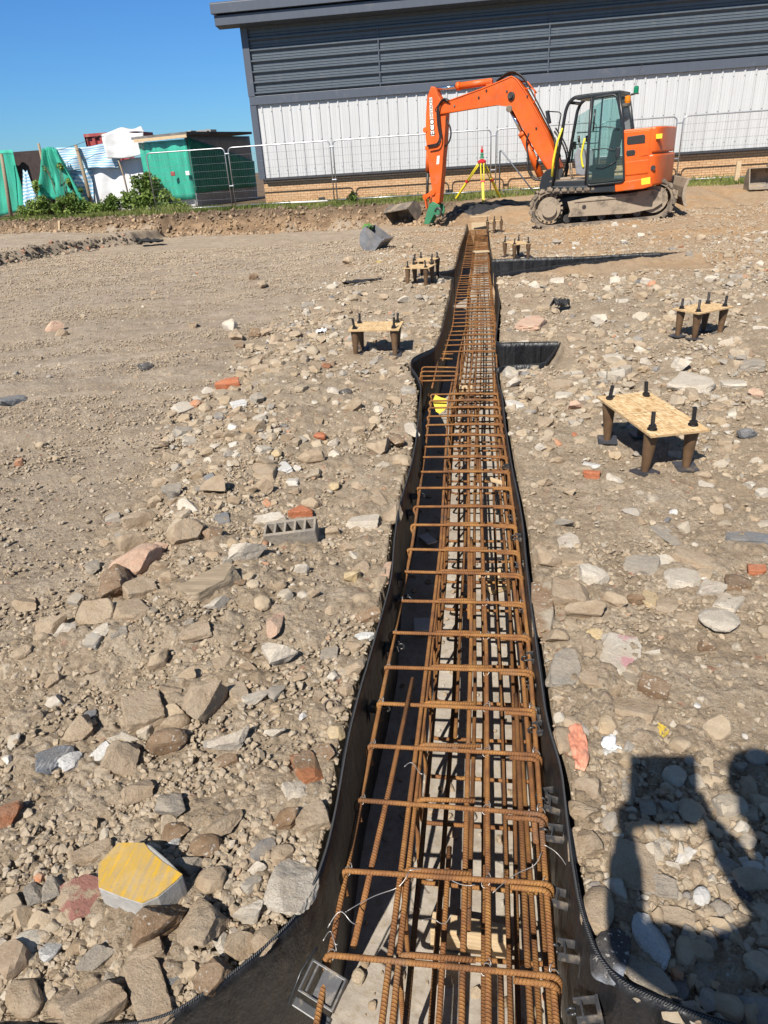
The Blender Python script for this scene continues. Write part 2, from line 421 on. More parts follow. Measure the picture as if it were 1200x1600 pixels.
def zones(X, Y, Z):
    x, y = X.ravel(), Y.ravel(); n1 = fbm(x*0.35, y*0.35, 91, 4); n2 = fbm(x*1.4, y*1.4, 95, 3)
    org = sstep(9.5, 14, y+4*n1)*sstep(-3.2, 0.5, x+2*n2)*(0.55+0.45*sstep(-0.2, 0.3, n2))
    yt = ytop(x); w = wbank(x)
    bank = sstep(-0.15, 0.25, (y-(yt-w))/w+0.3*n2)*sstep(1.0, -1.5, x)
    sand = sstep(0.55, 0.9, 1-np.abs((y-(yt-w*1.05))/1.6))*sstep(0.3, -1.0, x)*sstep(-10.5, -9, x)*sstep(-0.1, 0.25, n1+n2)
    org = np.maximum(org, sand)
    gr = sstep(0.5, -0.6, x-xrub(y))*(x < 0)*(0.6+0.4*sstep(-0.2, 0.2, n1))
    return np.c_[org, bank, gr]
VS, FS, ZC, off = [], [], [], 0
for side in (-1, 1):
    X, Y, Z = sheet(side); r, c = X.shape
    idx = np.arange(r*c).reshape(r, c)
    q = np.stack([idx[:-1, :-1], idx[:-1, 1:], idx[1:, 1:], idx[1:, :-1]], -1).reshape(-1, 4)
    if side < 0: q = q[:, ::-1]
    VS.append(np.c_[X.ravel(), Y.ravel(), Z.ravel()]); FS.append(q+off); ZC.append(zones(X, Y, Z)); off += r*c
ground_me = np_mesh('ground', np.vstack(VS), np.vstack(FS), smooth=True, vcol={'zone': np.vstack(ZC)})
# trench floor (concrete blinding) - a sheet of its own between the two banks
fr = rows[(rows >= 0.02) & (rows <= 19.75)]; fu = np.linspace(0, 1, 70)
fe0, fe1 = XL(fr)-0.02, XR(fr)+0.02
FX = fe0[:, None]+(fe1-fe0)[:, None]*fu[None, :]; FY = np.repeat(fr[:, None], 70, 1)
FZ = FLOOR+0.004+0.010*fbm(FX.ravel()*3, FY.ravel()*3, 201, 3).reshape(FX.shape)+0.004*fbm(FX.ravel()*22, FY.ravel()*22, 205, 3).reshape(FX.shape)
idx = np.arange(FX.size).reshape(FX.shape)
q = np.stack([idx[:-1, :-1], idx[:-1, 1:], idx[1:, 1:], idx[1:, :-1]], -1).reshape(-1, 4)
floor_me = np_mesh('trench_floor', np.c_[FX.ravel(), FY.ravel(), FZ.ravel()], q, smooth=True)
# fill in the ground between the sheets before and after the trench
def patch(y0, y1):
    ys = rows[(rows >= y0) & (rows <= y1)]; uu = np.linspace(0, 1, 40); a, b = XL(ys)-0.02, XR(ys)+0.02
    X = a[:, None]+(b-a)[:, None]*uu; Y = np.repeat(ys[:, None], 40, 1)
    P = np.full(X.size, 0.03); Z = h_full(X.ravel(), Y.ravel(), P).reshape(X.shape); Z[0] = np.where(y0 > 1, FLOOR, Z[0]); Z[-1] = np.where(y0 < 1, FLOOR, Z[-1])
    c = carve(X.ravel(), Y.ravel()).reshape(X.shape); Z = Z*(1-c)+FLOOR*c
    i = np.arange(X.size).reshape(X.shape); q = np.stack([i[:-1, :-1], i[:-1, 1:], i[1:, 1:], i[1:, :-1]], -1).reshape(-1, 4)
    return np.c_[X.ravel(), Y.ravel(), Z.ravel()], q, zones(X, Y, Z)
pv, pf, pz = [], [], []; off = 0
for a, b in ((-6, 0.1), (19.7, 300)):
    V_, F_, Z_ = patch(a, b); pv.append(V_); pf.append(F_+off); pz.append(Z_); off += len(V_)
patch_me = np_mesh('ground_patch', np.vstack(pv), np.vstack(pf), smooth=True, vcol={'zone': np.vstack(pz)})

def ground_material():
    t = NT('site soil'); o = t.coord()
    a = t.n('ShaderNodeVertexColor', layer_name='zone'); s = t.n('ShaderNodeSeparateColor'); t.l(a.outputs[0], s.inputs[0])
    n1 = t.noise(o, 0.9, 6, 0.6); n2 = t.noise(o, 5.5, 6, 0.65); n3 = t.noise(o, 55, 5, 0.7)
    c = t.ramp(n2, [(0.28, (0.270, 0.206, 0.141)), (0.5, (0.385, 0.311, 0.227)), (0.74, (0.465, 0.390, 0.303))])
    c = t.mix(t.rng(n1, 0.4, 0.65, 0, 0.45), c, (0.335, 0.252, 0.168))
    grey = t.ramp(n2, [(0.28, (0.275, 0.224, 0.174)), (0.72, (0.445, 0.376, 0.301))])
    c = t.mix(t.math('MULTIPLY', s.outputs[2], 0.8), c, grey)
    trk = t.noise(t.mapped(o, (0.5, 5.0, 1), (0, 0, 0), (0, 0, math.radians(-24))), 1.0, 6, 0.62)
    c = t.mix(t.math('MULTIPLY', s.outputs[2], t.rng(trk, 0.52, 0.68, 0, 0.5)), c, (0.19, 0.142, 0.098)); c = t.mix(t.math('MULTIPLY', s.outputs[2], t.rng(trk, 0.46, 0.34, 0, 0.45)), c, (0.50, 0.435, 0.35))
    org = t.ramp(n2, [(0.25, (0.36, 0.205, 0.095)), (0.75, (0.52, 0.345, 0.19))])
    c = t.mix(t.math('MULTIPLY', s.outputs[0], 0.9), c, org)
    sz_ = t.n('ShaderNodeSeparateXYZ'); t.l(o, sz_.inputs[0]); nb_ = t.noise(t.mapped(o, (1, 1, 2)), 2.0, 8, 0.72)
    lv = t.math('ADD', sz_.outputs[2], t.math('MULTIPLY', t.math('SUBTRACT', nb_, 0.5), 0.55))
    sub = t.ramp(nb_, [(0.36, (0.095, 0.058, 0.033)), (0.5, (0.19, 0.118, 0.066)), (0.66, (0.36, 0.24, 0.14))])
    topsoil = t.ramp(nb_, [(0.38, (0.030, 0.020, 0.013)), (0.52, (0.105, 0.066, 0.038)), (0.68, (0.26, 0.18, 0.11))])
    bnk = t.mix(t.rng(lv, 0.16, 0.34), sub, topsoil)
    c = t.mix(t.math('MULTIPLY', s.outputs[1], 0.95), c, bnk)
    # gravel speckle
    v = t.n('ShaderNodeTexVoronoi'); t.l(o, v.inputs['Vector']); v.inputs['Scale'].default_value = 75
    sv = t.n('ShaderNodeSeparateColor'); t.l(v.outputs['Color'], sv.inputs[0])
    peb = t.math('MULTIPLY', t.rng(v.outputs['Distance'], 0.42, 0.30), t.rng(sv.outputs[0], 0.55, 0.6))
    pc = t.ramp(sv.outputs[1], [(0.0, (0.12, 0.09, 0.065)), (0.45, (0.31, 0.25, 0.18)), (0.8, (0.44, 0.39, 0.32)), (0.97, (0.55, 0.52, 0.47))])
    c = t.mix(t.math('MULTIPLY', peb, 0.75), c, pc)
    v2 = t.n('ShaderNodeTexVoronoi'); t.l(o, v2.inputs['Vector']); v2.inputs['Scale'].default_value = 21
    s2 = t.n('ShaderNodeSeparateColor'); t.l(v2.outputs['Color'], s2.inputs[0])
    p2 = t.math('MULTIPLY', t.rng(v2.outputs['Distance'], 0.36, 0.26), t.rng(s2.outputs[0], 0.78, 0.82))
    c = t.mix(t.math('MULTIPLY', p2, 0.65), c, t.ramp(s2.outputs[1], [(0, (0.17, 0.115, 0.075)), (0.6, (0.38, 0.33, 0.26)), (0.93, (0.36, 0.15, 0.09))]))
    c = t.mix(t.rng(n3, 0.34, 0.6, 0.5, 0.0), c, (0.16, 0.112, 0.068)); n4 = t.noise(o, 170, 4, 0.75); c = t.mix(t.rng(n4, 0.36, 0.50, 0.42, 0.0), c, (0.12, 0.086, 0.055)); c = t.mix(t.rng(n4, 0.60, 0.74, 0, 0.5), c, (0.55, 0.46, 0.35)); c = t.mix(t.rng(t.noise(t.mapped(o, (1, 1.6, 1)), 9, 9, 0.78), 0.56, 0.70, 0, 0.25), c, (0.17, 0.125, 0.08))
    b = t.bump(t.noise(o, 16, 8, 0.72), 0.55, 0.02); b = t.bump(n3, 0.9, 0.014, b); b = t.bump(peb, 0.5, 0.006, b); b = t.bump(n4, 0.8, 0.006, b)
    return t.fin(c, 0.95, b, 0, 0.15)
M['soil'] = ground_material()
tag(link_mesh('ground', ground_me, M['soil']), kind='structure')
tag(link_mesh('ground', patch_me, M['soil']), kind='structure')
def blinding():
    t = NT('concrete blinding'); o = t.coord(); n = t.noise(o, 4, 7, 0.65)
    c = t.ramp(n, [(0.25, (0.25, 0.215, 0.175)), (0.55, (0.37, 0.33, 0.28)), (0.8, (0.46, 0.42, 0.365))])
    c = t.mix(t.rng(t.noise(o, 38, 4, 0.7), 0.48, 0.66, 0, 0.65), c, (0.25, 0.195, 0.135))
    b = t.bump(t.noise(o, 30, 8, 0.7), 0.4, 0.012)
    return t.fin(c, 0.9, b, 0, 0.2)
M['blinding'] = blinding()
tag(link_mesh('trench_floor', floor_me, M['blinding']), kind='structure')
# ------------------------------------------------------------------ materials for the trench
def liner_mat():
    t = NT('black plastic liner'); o = t.coord()
    st = t.noise(t.mapped(o, (26, 26, 1.2)), 1.0, 5, 0.6)
    c = t.ramp(st, [(0.3, (0.007, 0.007, 0.008)), (0.62, (0.017, 0.017, 0.018)), (0.85, (0.028, 0.027, 0.026))])
    d = t.rng(t.noise(o, 7, 7, 0.7), 0.56, 0.78, 0, 0.09); c = t.mix(d, c, (0.20, 0.165, 0.125))
    sp = t.rng(t.noise(o, 190, 2), 0.70, 0.76, 0, 0.45); c = t.mix(sp, c, (0.22, 0.19, 0.15))
    b = t.bump(t.noise(t.mapped(o, (7, 7, 3)), 1.5, 5, 0.6), 0.9, 0.03); b = t.bump(st, 0.25, 0.004, b)
    return t.fin(c, t.rng(st, 0.3, 0.8, 0.34, 0.55), b, 0, 0.45)
M['liner'] = liner_mat()
def trim_mat():
    t = NT('corded liner edge'); u = t.coord('UV'); s = t.n('ShaderNodeSeparateXYZ'); t.l(u, s.inputs[0])
    w = t.math('SINE', t.math('ADD', t.math('MULTIPLY', s.outputs[0], 2*PI/0.0055), t.math('MULTIPLY', s.outputs[1], 4*PI)))
    c = t.mix(t.rng(w, -0.1, 0.5), (0.012, 0.012, 0.013), (0.085, 0.085, 0.087))
    return t.fin(c, 0.55, t.bump(w, 0.6, 0.003), 0, 0.4)
M['trim'] = trim_mat()
def rebar_mat(name, rib=True, k=1.0):
    t = NT(name); o = t.coord(); n = t.noise(o, 9, 6, 0.65); n2 = t.noise(o, 130, 4, 0.7)
    c = t.ramp(n, [(0.25, mulc((0.11, 0.055, 0.030), k)), (0.46, mulc((0.29, 0.125, 0.043), k)), (0.72, mulc((0.47, 0.235, 0.068), k))])
    c = t.mix(t.rng(n2, 0.4, 0.7, 0, 0.45), c, mulc((0.10, 0.05, 0.028), k))
    c = t.mix(t.rng(t.noise(o, 4, 3), 0.6, 0.75, 0, 0.5), c, (0.15, 0.125, 0.11))
    b = t.bump(n2, 0.25, 0.002)
    if rib:
        u = t.coord('UV'); s = t.n('ShaderNodeSeparateXYZ'); t.l(u, s.inputs[0])
        w = t.math('SINE', t.math('ADD', t.math('MULTIPLY', s.outputs[0], 2*PI/0.0085), t.math('MULTIPLY', s.outputs[1], 4*PI)))
        rb = t.rng(w, 0.0, 0.8); b = t.bump(rb, 0.9, 0.004, b)
        c = t.mix(t.math('MULTIPLY', t.rng(w, -0.2, -0.9), 0.35), c, mulc((0.09, 0.042, 0.022), k))
    return t.fin(c, 0.78, b, 0.0, 0.3)
M['rebar'] = rebar_mat('rusty ribbed bar'); M['rebar_old'] = rebar_mat('darker rusty bar', True, 0.7)
M['wire'] = simple('bright tie wire', (0.42, 0.40, 0.38), 0.4, 0.2, 20, 0, metal=0.6)
M['black plastic'] = simple('black moulded plastic', (0.030, 0.031, 0.033), 0.32, 0.2, 20, 0.05, dirt=0.25, dscale=20)
M['grey plastic'] = simple('dusty grey moulded plastic', (0.045, 0.046, 0.050), 0.4, 0.3, 30, 0.05, dirt=0.3, dscale=25)
def wood_mat(name, c1, c2, scale=1.0):
    t = NT(name); o = t.coord(); g = t.noise(t.mapped(o, (3*scale, 60*scale, 60*scale)), 1.0, 6, 0.6, 0.6)
    c = t.ramp(g, [(0.3, c1), (0.7, c2)]); c = t.mix(t.rng(t.noise(o, 11, 5), 0.55, 0.8, 0, 0.5), c, mulc(c1, 0.6))
    return t.fin(c, 0.8, t.bump(g, 0.25, 0.003), 0, 0.25)
M['timber'] = wood_mat('pale sawn timber', (0.42, 0.30, 0.17), (0.60, 0.47, 0.31)); M['old timber'] = wood_mat('weathered timber', (0.20, 0.155, 0.105), (0.34, 0.27, 0.19))
def osb():
    t = NT('strand board'); o = t.coord('UV')
    cols = None
    base = t.noise(o, 3.0, 4)
    v = t.n('ShaderNodeTexVoronoi'); t.l(t.mapped(o, (26, 9, 1)), v.inputs['Vector']); v.inputs['Scale'].default_value = 1.6
    v2 = t.n('ShaderNodeTexVoronoi'); t.l(t.mapped(o, (8, 30, 1), (3, 1, 0), (0, 0, 0.6)), v2.inputs['Vector']); v2.inputs['Scale'].default_value = 1.5
    s1 = t.n('ShaderNodeSeparateColor'); t.l(v.outputs['Color'], s1.inputs[0]); s2 = t.n('ShaderNodeSeparateColor'); t.l(v2.outputs['Color'], s2.inputs[0])
    f = t.math('ADD', t.math('MULTIPLY', s1.outputs[0], 0.5), t.math('MULTIPLY', s2.outputs[0], 0.5))
    c = t.ramp(f, [(0.1, (0.34, 0.20, 0.085)), (0.35, (0.50, 0.335, 0.165)), (0.65, (0.60, 0.43, 0.235)), (0.9, (0.70, 0.55, 0.34))])
    c = t.mix(t.rng(base, 0.4, 0.7, 0, 0.25), c, (0.40, 0.25, 0.12))
    sx = t.n('ShaderNodeSeparateXYZ'); t.l(o, sx.inputs[0])
    ln = None
    for k in (0, 1):
        d = t.rng(t.math('ABSOLUTE', t.math('SUBTRACT', sx.outputs[k], 0.5)), 0.006, 0.003)
        ln = d if ln is None else t.math('MAXIMUM', ln, d)
    c = t.mix(t.math('MULTIPLY', ln, t.rng(t.noise(o, 14, 2), 0.35, 0.5, 0.2, 0.8)), c, (0.10, 0.08, 0.06))
    return t.fin(c, 0.75, t.bump(f, 0.2, 0.002), 0, 0.3)
M['osb'] = osb(); M['osb edge'] = simple('board edge', (0.40, 0.27, 0.14), 0.85, 0.3, 60, 0.2)
M['cone'] = simple('brown waxed card sleeve', (0.105, 0.060, 0.030), 0.55, 0.35, 9, 0.15, 40, dirt=0.12, dscale=6)
M['steel plate'] = simple('dull steel plate', (0.075, 0.075, 0.085), 0.5, 0.3, 12, 0.1, metal=0.5, dirt=0.3, dscale=9)
M['black bolt'] = simple('black threaded bolt', (0.016, 0.015, 0.016), 0.42, 0.2, 30, 0.1, metal=0.3)

# ------------------------------------------------------------------ liners
def liner(P, label, inner, group='black liners lining the trench', ztop=0.045, seed=0):
    """P: plan path; inner: +1/-1 side (left of travel = +1) that faces the trench"""
    P = smooth_path(P, 0.03, 2); n = len(P); d = np.gradient(P, axis=0); d /= np.maximum(1e-9, np.linalg.norm(d, axis=1))[:, None]
    nm = np.c_[-d[:, 1], d[:, 0]]*inner
    s = np.r_[0, np.cumsum(np.linalg.norm(np.diff(P, axis=0), axis=1))]
    zs = np.array([FLOOR+0.0, -0.42, -0.30, -0.18, -0.08, 0.0, 1.0]); k = len(zs)
    tp = ztop+0.018*fbm(s*1.3, s*0+seed, 301, 3)+0.004*fbm(s*9, s*0+seed, 305, 2)
    V = []
    for th in (0.0, -0.004):
        for j, z in enumerate(zs):
            zz = tp if j == k-1 else np.full(n, z)
            wob = 0.017*np.interp(z if j < k-1 else 0.04, [-0.5, -0.2, 0.04], [0.2, 1, 0.5])*fbm(s*2.0, np.full(n, z*3+seed), 311, 3)
            Q = P+nm*(wob+th)[:, None]; V.append(np.c_[Q, zz])
    V = np.array(V).transpose(1, 0, 2)    # n, 2k, 3
    idx = np.arange(n*2*k).reshape(n, 2*k); F = []
    for j in range(2*k):
        j2 = (j+1) % (2*k) if j not in (k-1, 2*k-1) else None
        if j2 is not None: F.append(np.stack([idx[:-1, j], idx[1:, j], idx[1:, j2], idx[:-1, j2]], -1))
    F.append(np.stack([idx[:-1, k-1], idx[1:, k-1], idx[1:, 2*k-1], idx[:-1, 2*k-1]], -1))
    me = np_mesh('liner_sheet', V.reshape(-1, 3), np.vstack(F), smooth=True)
    bm = bmesh.new(); bm.from_mesh(me); bmesh.ops.recalc_face_normals(bm, faces=bm.faces); bm.to_mesh(me); bm.free()
    root = empty('trench_liner', (0, 0, 0), 0, label, 'trench liner', group)
    link_mesh('liner_sheet', me, M['liner'], root)
    mb = MB(); mb.tube([(p[0]+q[0]*0.001, p[1]+q[1]*0.001, z+0.002) for p, q, z in zip(P, nm, tp)], 0.0036, 6); mb.build('corded_edge', M['trim'], root)
    return root
liner(LPTS, 'long black plastic liner on the shaded left side of the trench, corded top edge', -1)
R1B = R1+[np.array((0.17, B1N-0.12)), np.array((0.19, B1N-0.03)), np.array((0.24, B1N)), np.array((0.4, B1N+0.005))]+[np.array((q, float(near1(q))+0.004)) for q in np.linspace(B1C, B1X-0.01, 8)]
liner(R1B, 'black plastic liner along the near right trench side, up to the short branch', 1, seed=3)
R2B = [np.array((B1X-0.005, B1F-0.01)), np.array((0.45, B1F)), np.array((0.22, B1F-0.02)), np.array((0.165, B1F+0.05))]+R2[1:]+[np.array((0.25, B2N-0.05)), np.array((0.32, B2N))]+[np.array((q, float(near2(q))+0.004)) for q in np.linspace(0.5, B2X-0.02, 14)]
liner(R2B, 'black plastic liner right of the trench, between the short and long side branches', 1, seed=6)
R3B = [np.array((B2X-0.01, B2F-0.01)), np.array((2.2, B2F-0.01)), np.array((1.0, B2F-0.01)), np.array((0.30, B2F-0.01)), np.array((0.235, B2F+0.07))]+R3
liner(R3B, 'black plastic liner walling the long side branch and the far right end of the trench', 1, seed=9)

# ------------------------------------------------------------------ reinforcement cage
TOPY = [gnd(*p, -0.07)[1] for p in [(525,1494),(552,1363),(577,1253),(592,1166),(605,1098),(614,1044),(625,990),(635,938),(640,895),(645,858),(650,820),(654,792),(660,763),(664,738),(665,715),(668,697),(669,680),(670,665),(671,651),(672,638),(673,627),(674,617)]]
TY = sorted(TOPY)
y = gnd(694, 549, -0.07)[1]
TY2 = []
while y < gnd(716, 430, -0.07)[1]: TY2.append(y); y += 0.22
y = gnd(722, 418, -0.07)[1]
while y < 19.2: TY2.append(y); y += 0.235
cage = empty('reinforcement_cage', (0, 0, 0), 0, 'long rusty steel reinforcement cage lying in the lined trench', 'rebar cage')
RS = 0.0073
XLB = lambda y: np.interp(y, [0.9, 3, 5.4, 6.8, 8, 10.5, 13.5, 19.4], [-0.357, -0.335, -0.372, -0.345, -0.295, -0.31, -0.275, -0.235])
XRB = lambda y: np.interp(y, [0.9, 2.2, 3.5, 5.5, 8, 12, 19.4], [0.185, 0.20, 0.19, 0.16, 0.195, 0.185, 0.22])
def stirrup(y, k, full=True):
    r = random.Random(k); xl, xr = float(XLB(y)), float(XRB(y)); ml = xl+0.165+r.uniform(-0.01, 0.01); zt_, zb = -0.07+r.uniform(-.006, .006), -0.425
    dy = r.uniform(-0.012, 0.012); d2 = 0.0175; n = 8 if y < 4 else (6 if y < 9 else 5); kk = 4 if y < 4 else 2
    mb = MB()
    far = y > 9
    if full:
        tip = [(xl+0.012, y-0.05, zt_-0.035), (xl-0.008, y-0.012, zt_-0.012), (xl, y, zt_)] if y < 6 else [(xl, y, zt_)]
        pts = fillet(tip+[(xr+0.012, y+dy, zt_), (xr+0.012, y+dy, zb), (ml, y+dy*0.3, zb), (ml, y+d2, zt_-0.002), (ml+0.17+r.uniform(0, .06), y+d2+r.uniform(-.004, .004), zt_+0.003)], 0.028, kk)
        mb.tube(pts, RS, n)
        if not far: mb.tube(fillet([(xr-0.085-r.uniform(0, .03), y-d2+dy, zt_), (xr+0.004, y-d2+dy, zt_-0.002), (xr+0.004, y-d2+dy+0.004, zt_-0.13)], 0.026, kk), RS, n)
    else:
        pts = fillet([(xr, y, -0.30), (xr, y, zb), (ml, y, zb), (ml, y, -0.24), (xr-0.03, y+0.01, -0.24)], 0.03, 2); mb.tube(pts, RS, n)
    return mb
for k, yy in enumerate(TY+TY2): stirrup(yy, k).build('link', M['rebar'], cage)
for k, yy in enumerate(np.arange(TY[-1]+0.16, TY2[0]-0.08, 0.17)): stirrup(yy, 900+k, False).build('link', M['rebar_old'], cage)
def longbar(f, z, y0, y1, r=0.0078, mat='rebar', seed=0, bow=0.006):
    ys = np.arange(y0, y1, 0.12 if y0 < 6 else 0.4); rr = random.Random(seed); ph = rr.uniform(0, 9)
    mb = MB(); mb.tube([(f(q)+bow*math.sin(q*1.1+ph), q, z+bow*math.cos(q*0.8+ph)) for q in ys], r, 8 if y0 < 6 else 5); mb.build('longitudinal_bar', M[mat], cage)
for (dx, z, a, b, m) in [
  (0.006, -0.088, 0.62, 5.45, 'rebar'), (0.012, -0.088, 6.55, 13.0, 'rebar'), (0.01, -0.088, 12.6, 19.3, 'rebar'),
  (0.150, -0.088, 0.55, 6.0, 'rebar'), (0.172, -0.092, 0.6, 3.6, 'rebar'), (0.185, -0.215, 0.5, 5.9, 'rebar_old'), (0.165, -0.09, 5.2, 12.2, 'rebar'), (0.17, -0.09, 11.8, 19.3, 'rebar')]:
    longbar(lambda q, dx=dx: float(XLB(q))+dx, z, a, b, 0.0082, m, int(dx*1000+a*10))
for (dx, z, a, b, m) in [
  (-0.215, -0.09, 0.55, 3.1, 'rebar'), (-0.232, -0.086, 2.4, 8.6, 'rebar'), (-0.205, -0.094, 8.0, 14.2, 'rebar'), (-0.21, -0.09, 13.6, 19.3, 'rebar'), (-0.160, -0.088, 0.5, 4.3, 'rebar'), (-0.185, -0.10, 3.8, 7.2, 'rebar_old'),
  (-0.055, -0.09, 0.5, 2.0, 'rebar_old'), (0.0, -0.086, 0.55, 5.0, 'rebar'), (-0.024, -0.10, 1.35, 6.2, 'rebar'), (0.0, -0.23, 0.5, 6.0, 'rebar_old'), (-0.004, -0.088, 4.6, 11.2, 'rebar'), (-0.006, -0.088, 10.8, 19.3, 'rebar')]:
    longbar(lambda q, dx=dx: float(XRB(q))+dx, z, a, b, 0.0082, m, int(-dx*1000+b*10))
for (dx, a, b) in [(-0.30, 0.5, 6.3), (-0.16, 0.5, 6.1), (-0.02, 0.5, 6.2), (-0.31, 6.0, 12), (-0.15, 6.0, 12.2), (-0.02, 5.9, 12)]:
    longbar(lambda q, dx=dx: float(XRB(q))+dx, -0.407, a, b, 0.0085, 'rebar_old', int(a+dx*99))
for (dx, z, a, b) in [(-0.09, -0.33, 0.5, 4.4), (-0.20, -0.30, 1.2, 5.8), (-0.045, -0.36, 0.9, 3.3), (0.012, -0.17, 0.5, 6.0), (-0.25, -0.36, 2.0, 6.0)]:
    longbar(lambda q, dx=dx, a=a: float(XRB(q))+dx+0.012*(q-a)-0.02, z, a, b, 0.0078, 'rebar_old' if z < -0.2 else 'rebar', int(-dx*900+b*7), 0.012)
for (dx, a, b) in [(-0.115, 0.5, 1.15), (-0.27, 0.5, 1.55), (0.01, 0.6, 2.3)]:
    longbar(lambda q, dx=dx: float(XRB(q))+dx, -0.30, a, b, 0.0082, 'rebar', int(50+b*9))
# tie wires
def wire(pts, r=0.0013):
    mb = MB(); mb.tube([Vector(p) for p in pts], r, 5); mb.build('tie_wire', M['wire'], cage)
def curl(a, b, sag, side, n=14):
    a, b = np.array(a), np.array(b); return [tuple(a*(1-t)+b*t+np.array([side*math.sin(PI*t), 0.02*math.sin(5*t), -sag*math.sin(PI*t)])) for t in np.linspace(0, 1, n)]
for (a, b, sg, sd) in [((540, 1425), (640, 1352), 0.03, 0.02), ((640, 1360), (742, 1372), 0.02, 0.0), ((512, 1450), (560, 1432), -0.02, 0), ((505, 1470), (530, 1463), 0.0, 0), ((770, 1395), (845, 1322), 0.02, 0.02), ((850, 1320), (902, 1386), 0.02, 0.02), ((660, 1438), (705, 1418), 0.05, 0.0), ((632, 1198), (662, 1202), 0.0, 0)]:
    wire(curl(gnd(*a, -0.05), gnd(*b, -0.055), sg, sd))
for k, yy in enumerate(TY[:9]):
    for x, s in ((float(XLB(yy))+0.006, 1), (float(XRB(yy)), -1), (float(XRB(yy))-0.16, 1)):
        tie = MB(); tie.tube([(x+0.012*math.cos(a)*s, yy+0.012*math.sin(a)+0.002*a, -0.078+0.013*math.sin(a*1.0+0.7)) for a in np.linspace(0, 7.5, 16)], 0.0013, 5); tie.build('tie_wire', M['wire'], cage)
# small side cage at the first branch
side = empty('starter_cage', (0, 0, 0), 0, 'short rusty side cage of crossed bars set across the trench by the left bulge', 'rebar cage')
sA, sB = gnd(657, 590, -0.02), gnd(712, 588, -0.02)
for k in range(4):
    yy = sA[1]+0.13*k-0.10; mb = MB(); mb.tube(fillet([(sA[0]-0.01, yy, -0.30), (sA[0]-0.01, yy, -0.02+0.004*k), (sB[0]+0.01, yy, -0.02), (sB[0]+0.01, yy, -0.38)], 0.03, 3), RS, 7); mb.build('link', M['rebar'], side)
for x, z in ((sA[0]+0.11, 0.0), (sB[0]+0.0, -0.003), (sB[0]-0.02, -0.3), (sA[0]+0.02, -0.29)):
    mb = MB(); mb.tube([(x, sA[1]-0.2, z-0.05), (x+0.02, sA[1]+0.42, z)], RS, 7); mb.build('longitudinal_bar', M['rebar'], side)
for px_, py_ in ((415, 0), (0, 0)):
    pass
b0 = gnd(645, 1060, -0.055); b1 = gnd(552, 1480, -0.13)
mb = MB(); mb.tube([b0, (b0+b1)/2+np.array([0.004, 0, 0.003]), b1], 0.0085, 9)
tag(mb.build('loose_bar', M['rebar']), 'single loose rusty bar slanting across the left of the near cage links', 'rebar')
for k, (p, q) in enumerate([((692, 553), (705, 553)), ((691, 560), (704, 561))]):
    mb = MB(); a, b = gnd(*p, -0.075), gnd(*q, -0.075); mb.tube([(a[0]-.02, a[1], -.075), (b[0]+.02, b[1], -.075)], RS, 7); mb.build('link', M['rebar'], cage)
# yellow tag
a = gnd(688, 631, -0.10)
mb = MB(); mb.prism([(-0.062, 0.02), (-0.045, 0.075), (0.0, 0.055), (0.05, 0.045), (0.052, -0.035), (0.0, -0.085), (-0.03, -0.07)], -0.0015, 0.0015)
o = mb.build('marker_tag', simple('yellow plastic', (0.62, 0.42, 0.02), 0.5, 0.08, 10, 0.05)); o.location = a; o.rotation_euler = (math.radians(-42), 0.1, 0.05)
tag(o, 'small folded yellow plastic tag hanging in the cage near the left bulge', 'tag')

# spacers
def spacer_proto(label):
    r = empty('rebar_spacer', (0, 0, 0), 0, label, 'spacer', 'plastic spacers between cage and liner')
    mb = MB(); w, h, d = 0.024, 0.024, 0.0045
    for s in (-1, 1): mb.box((0, s*w*0.85, 0), (0.052, d, h), bev=0.0012)
    mb.box((0.024, 0, 0), (d, w*1.75, h), bev=0.0012); mb.box((-0.010, 0, 0), (d, w*1.7, h*0.9), bev=0.001)
    mb.box((0.028, 0, -0.02), (0.006, w*2.2, 0.06), bev=0.001)
    mb.build('body', M['grey plastic'], r)
    c = MB(); c.tube([(-0.034+0.012*math.cos(a), 0, 0.012*math.sin(a)) for a in np.linspace(0.6, 5.7, 12)], 0.004, 6); c.build('clip', M['black plastic'], r)
    return r
ORD = ['nearest', 'second', 'third', 'fourth', 'fifth', 'sixth', 'seventh', 'eighth', 'ninth', 'tenth', 'eleventh', 'twelfth', 'thirteenth', 'fourteenth', 'fifteenth', 'sixteenth', 'seventeenth', 'eighteenth']
proto = None
ys_ = [gnd(868, q, -0.08)[1] for q in (1575, 1478, 1390, 1304, 1252, 1230, 1140, 1112, 1058, 1030, 946, 872, 842, 805, 765, 730, 712, 690)]
for k, yy in enumerate(ys_):
    lab = '%s grey plastic spacer along the right side of the cage, counted from the near end' % ORD[k]
    o = spacer_proto(lab) if proto is None else copy_tree(proto)
    if proto is None: proto = o
    o['label'] = lab; x = (float(XRB(yy))+0.012+float(XR(yy)))/2; o.location = (x+0.004, yy, -0.075-0.02*(k % 3)); o.rotation_euler = (random.uniform(-.2, .2), random.uniform(-.25, .25), random.uniform(-.3, .3))
for k, (qx, qy) in enumerate([(590, 1105), (603, 1010), (614, 935), (620, 900), (636, 800), (640, 775)]):
    p = gnd(qx, qy, -0.12); o = copy_tree(proto); o.location = (float(XL(p[1]))+0.035, p[1], -0.12); o.rotation_euler = (0.1, 0.1, PI+random.uniform(-.3, .3))
    o['label'] = '%s plastic spacer in the shade of the left liner, counted from the near end' % ORD[k]
    for ch in o.children: ch.data = ch.data
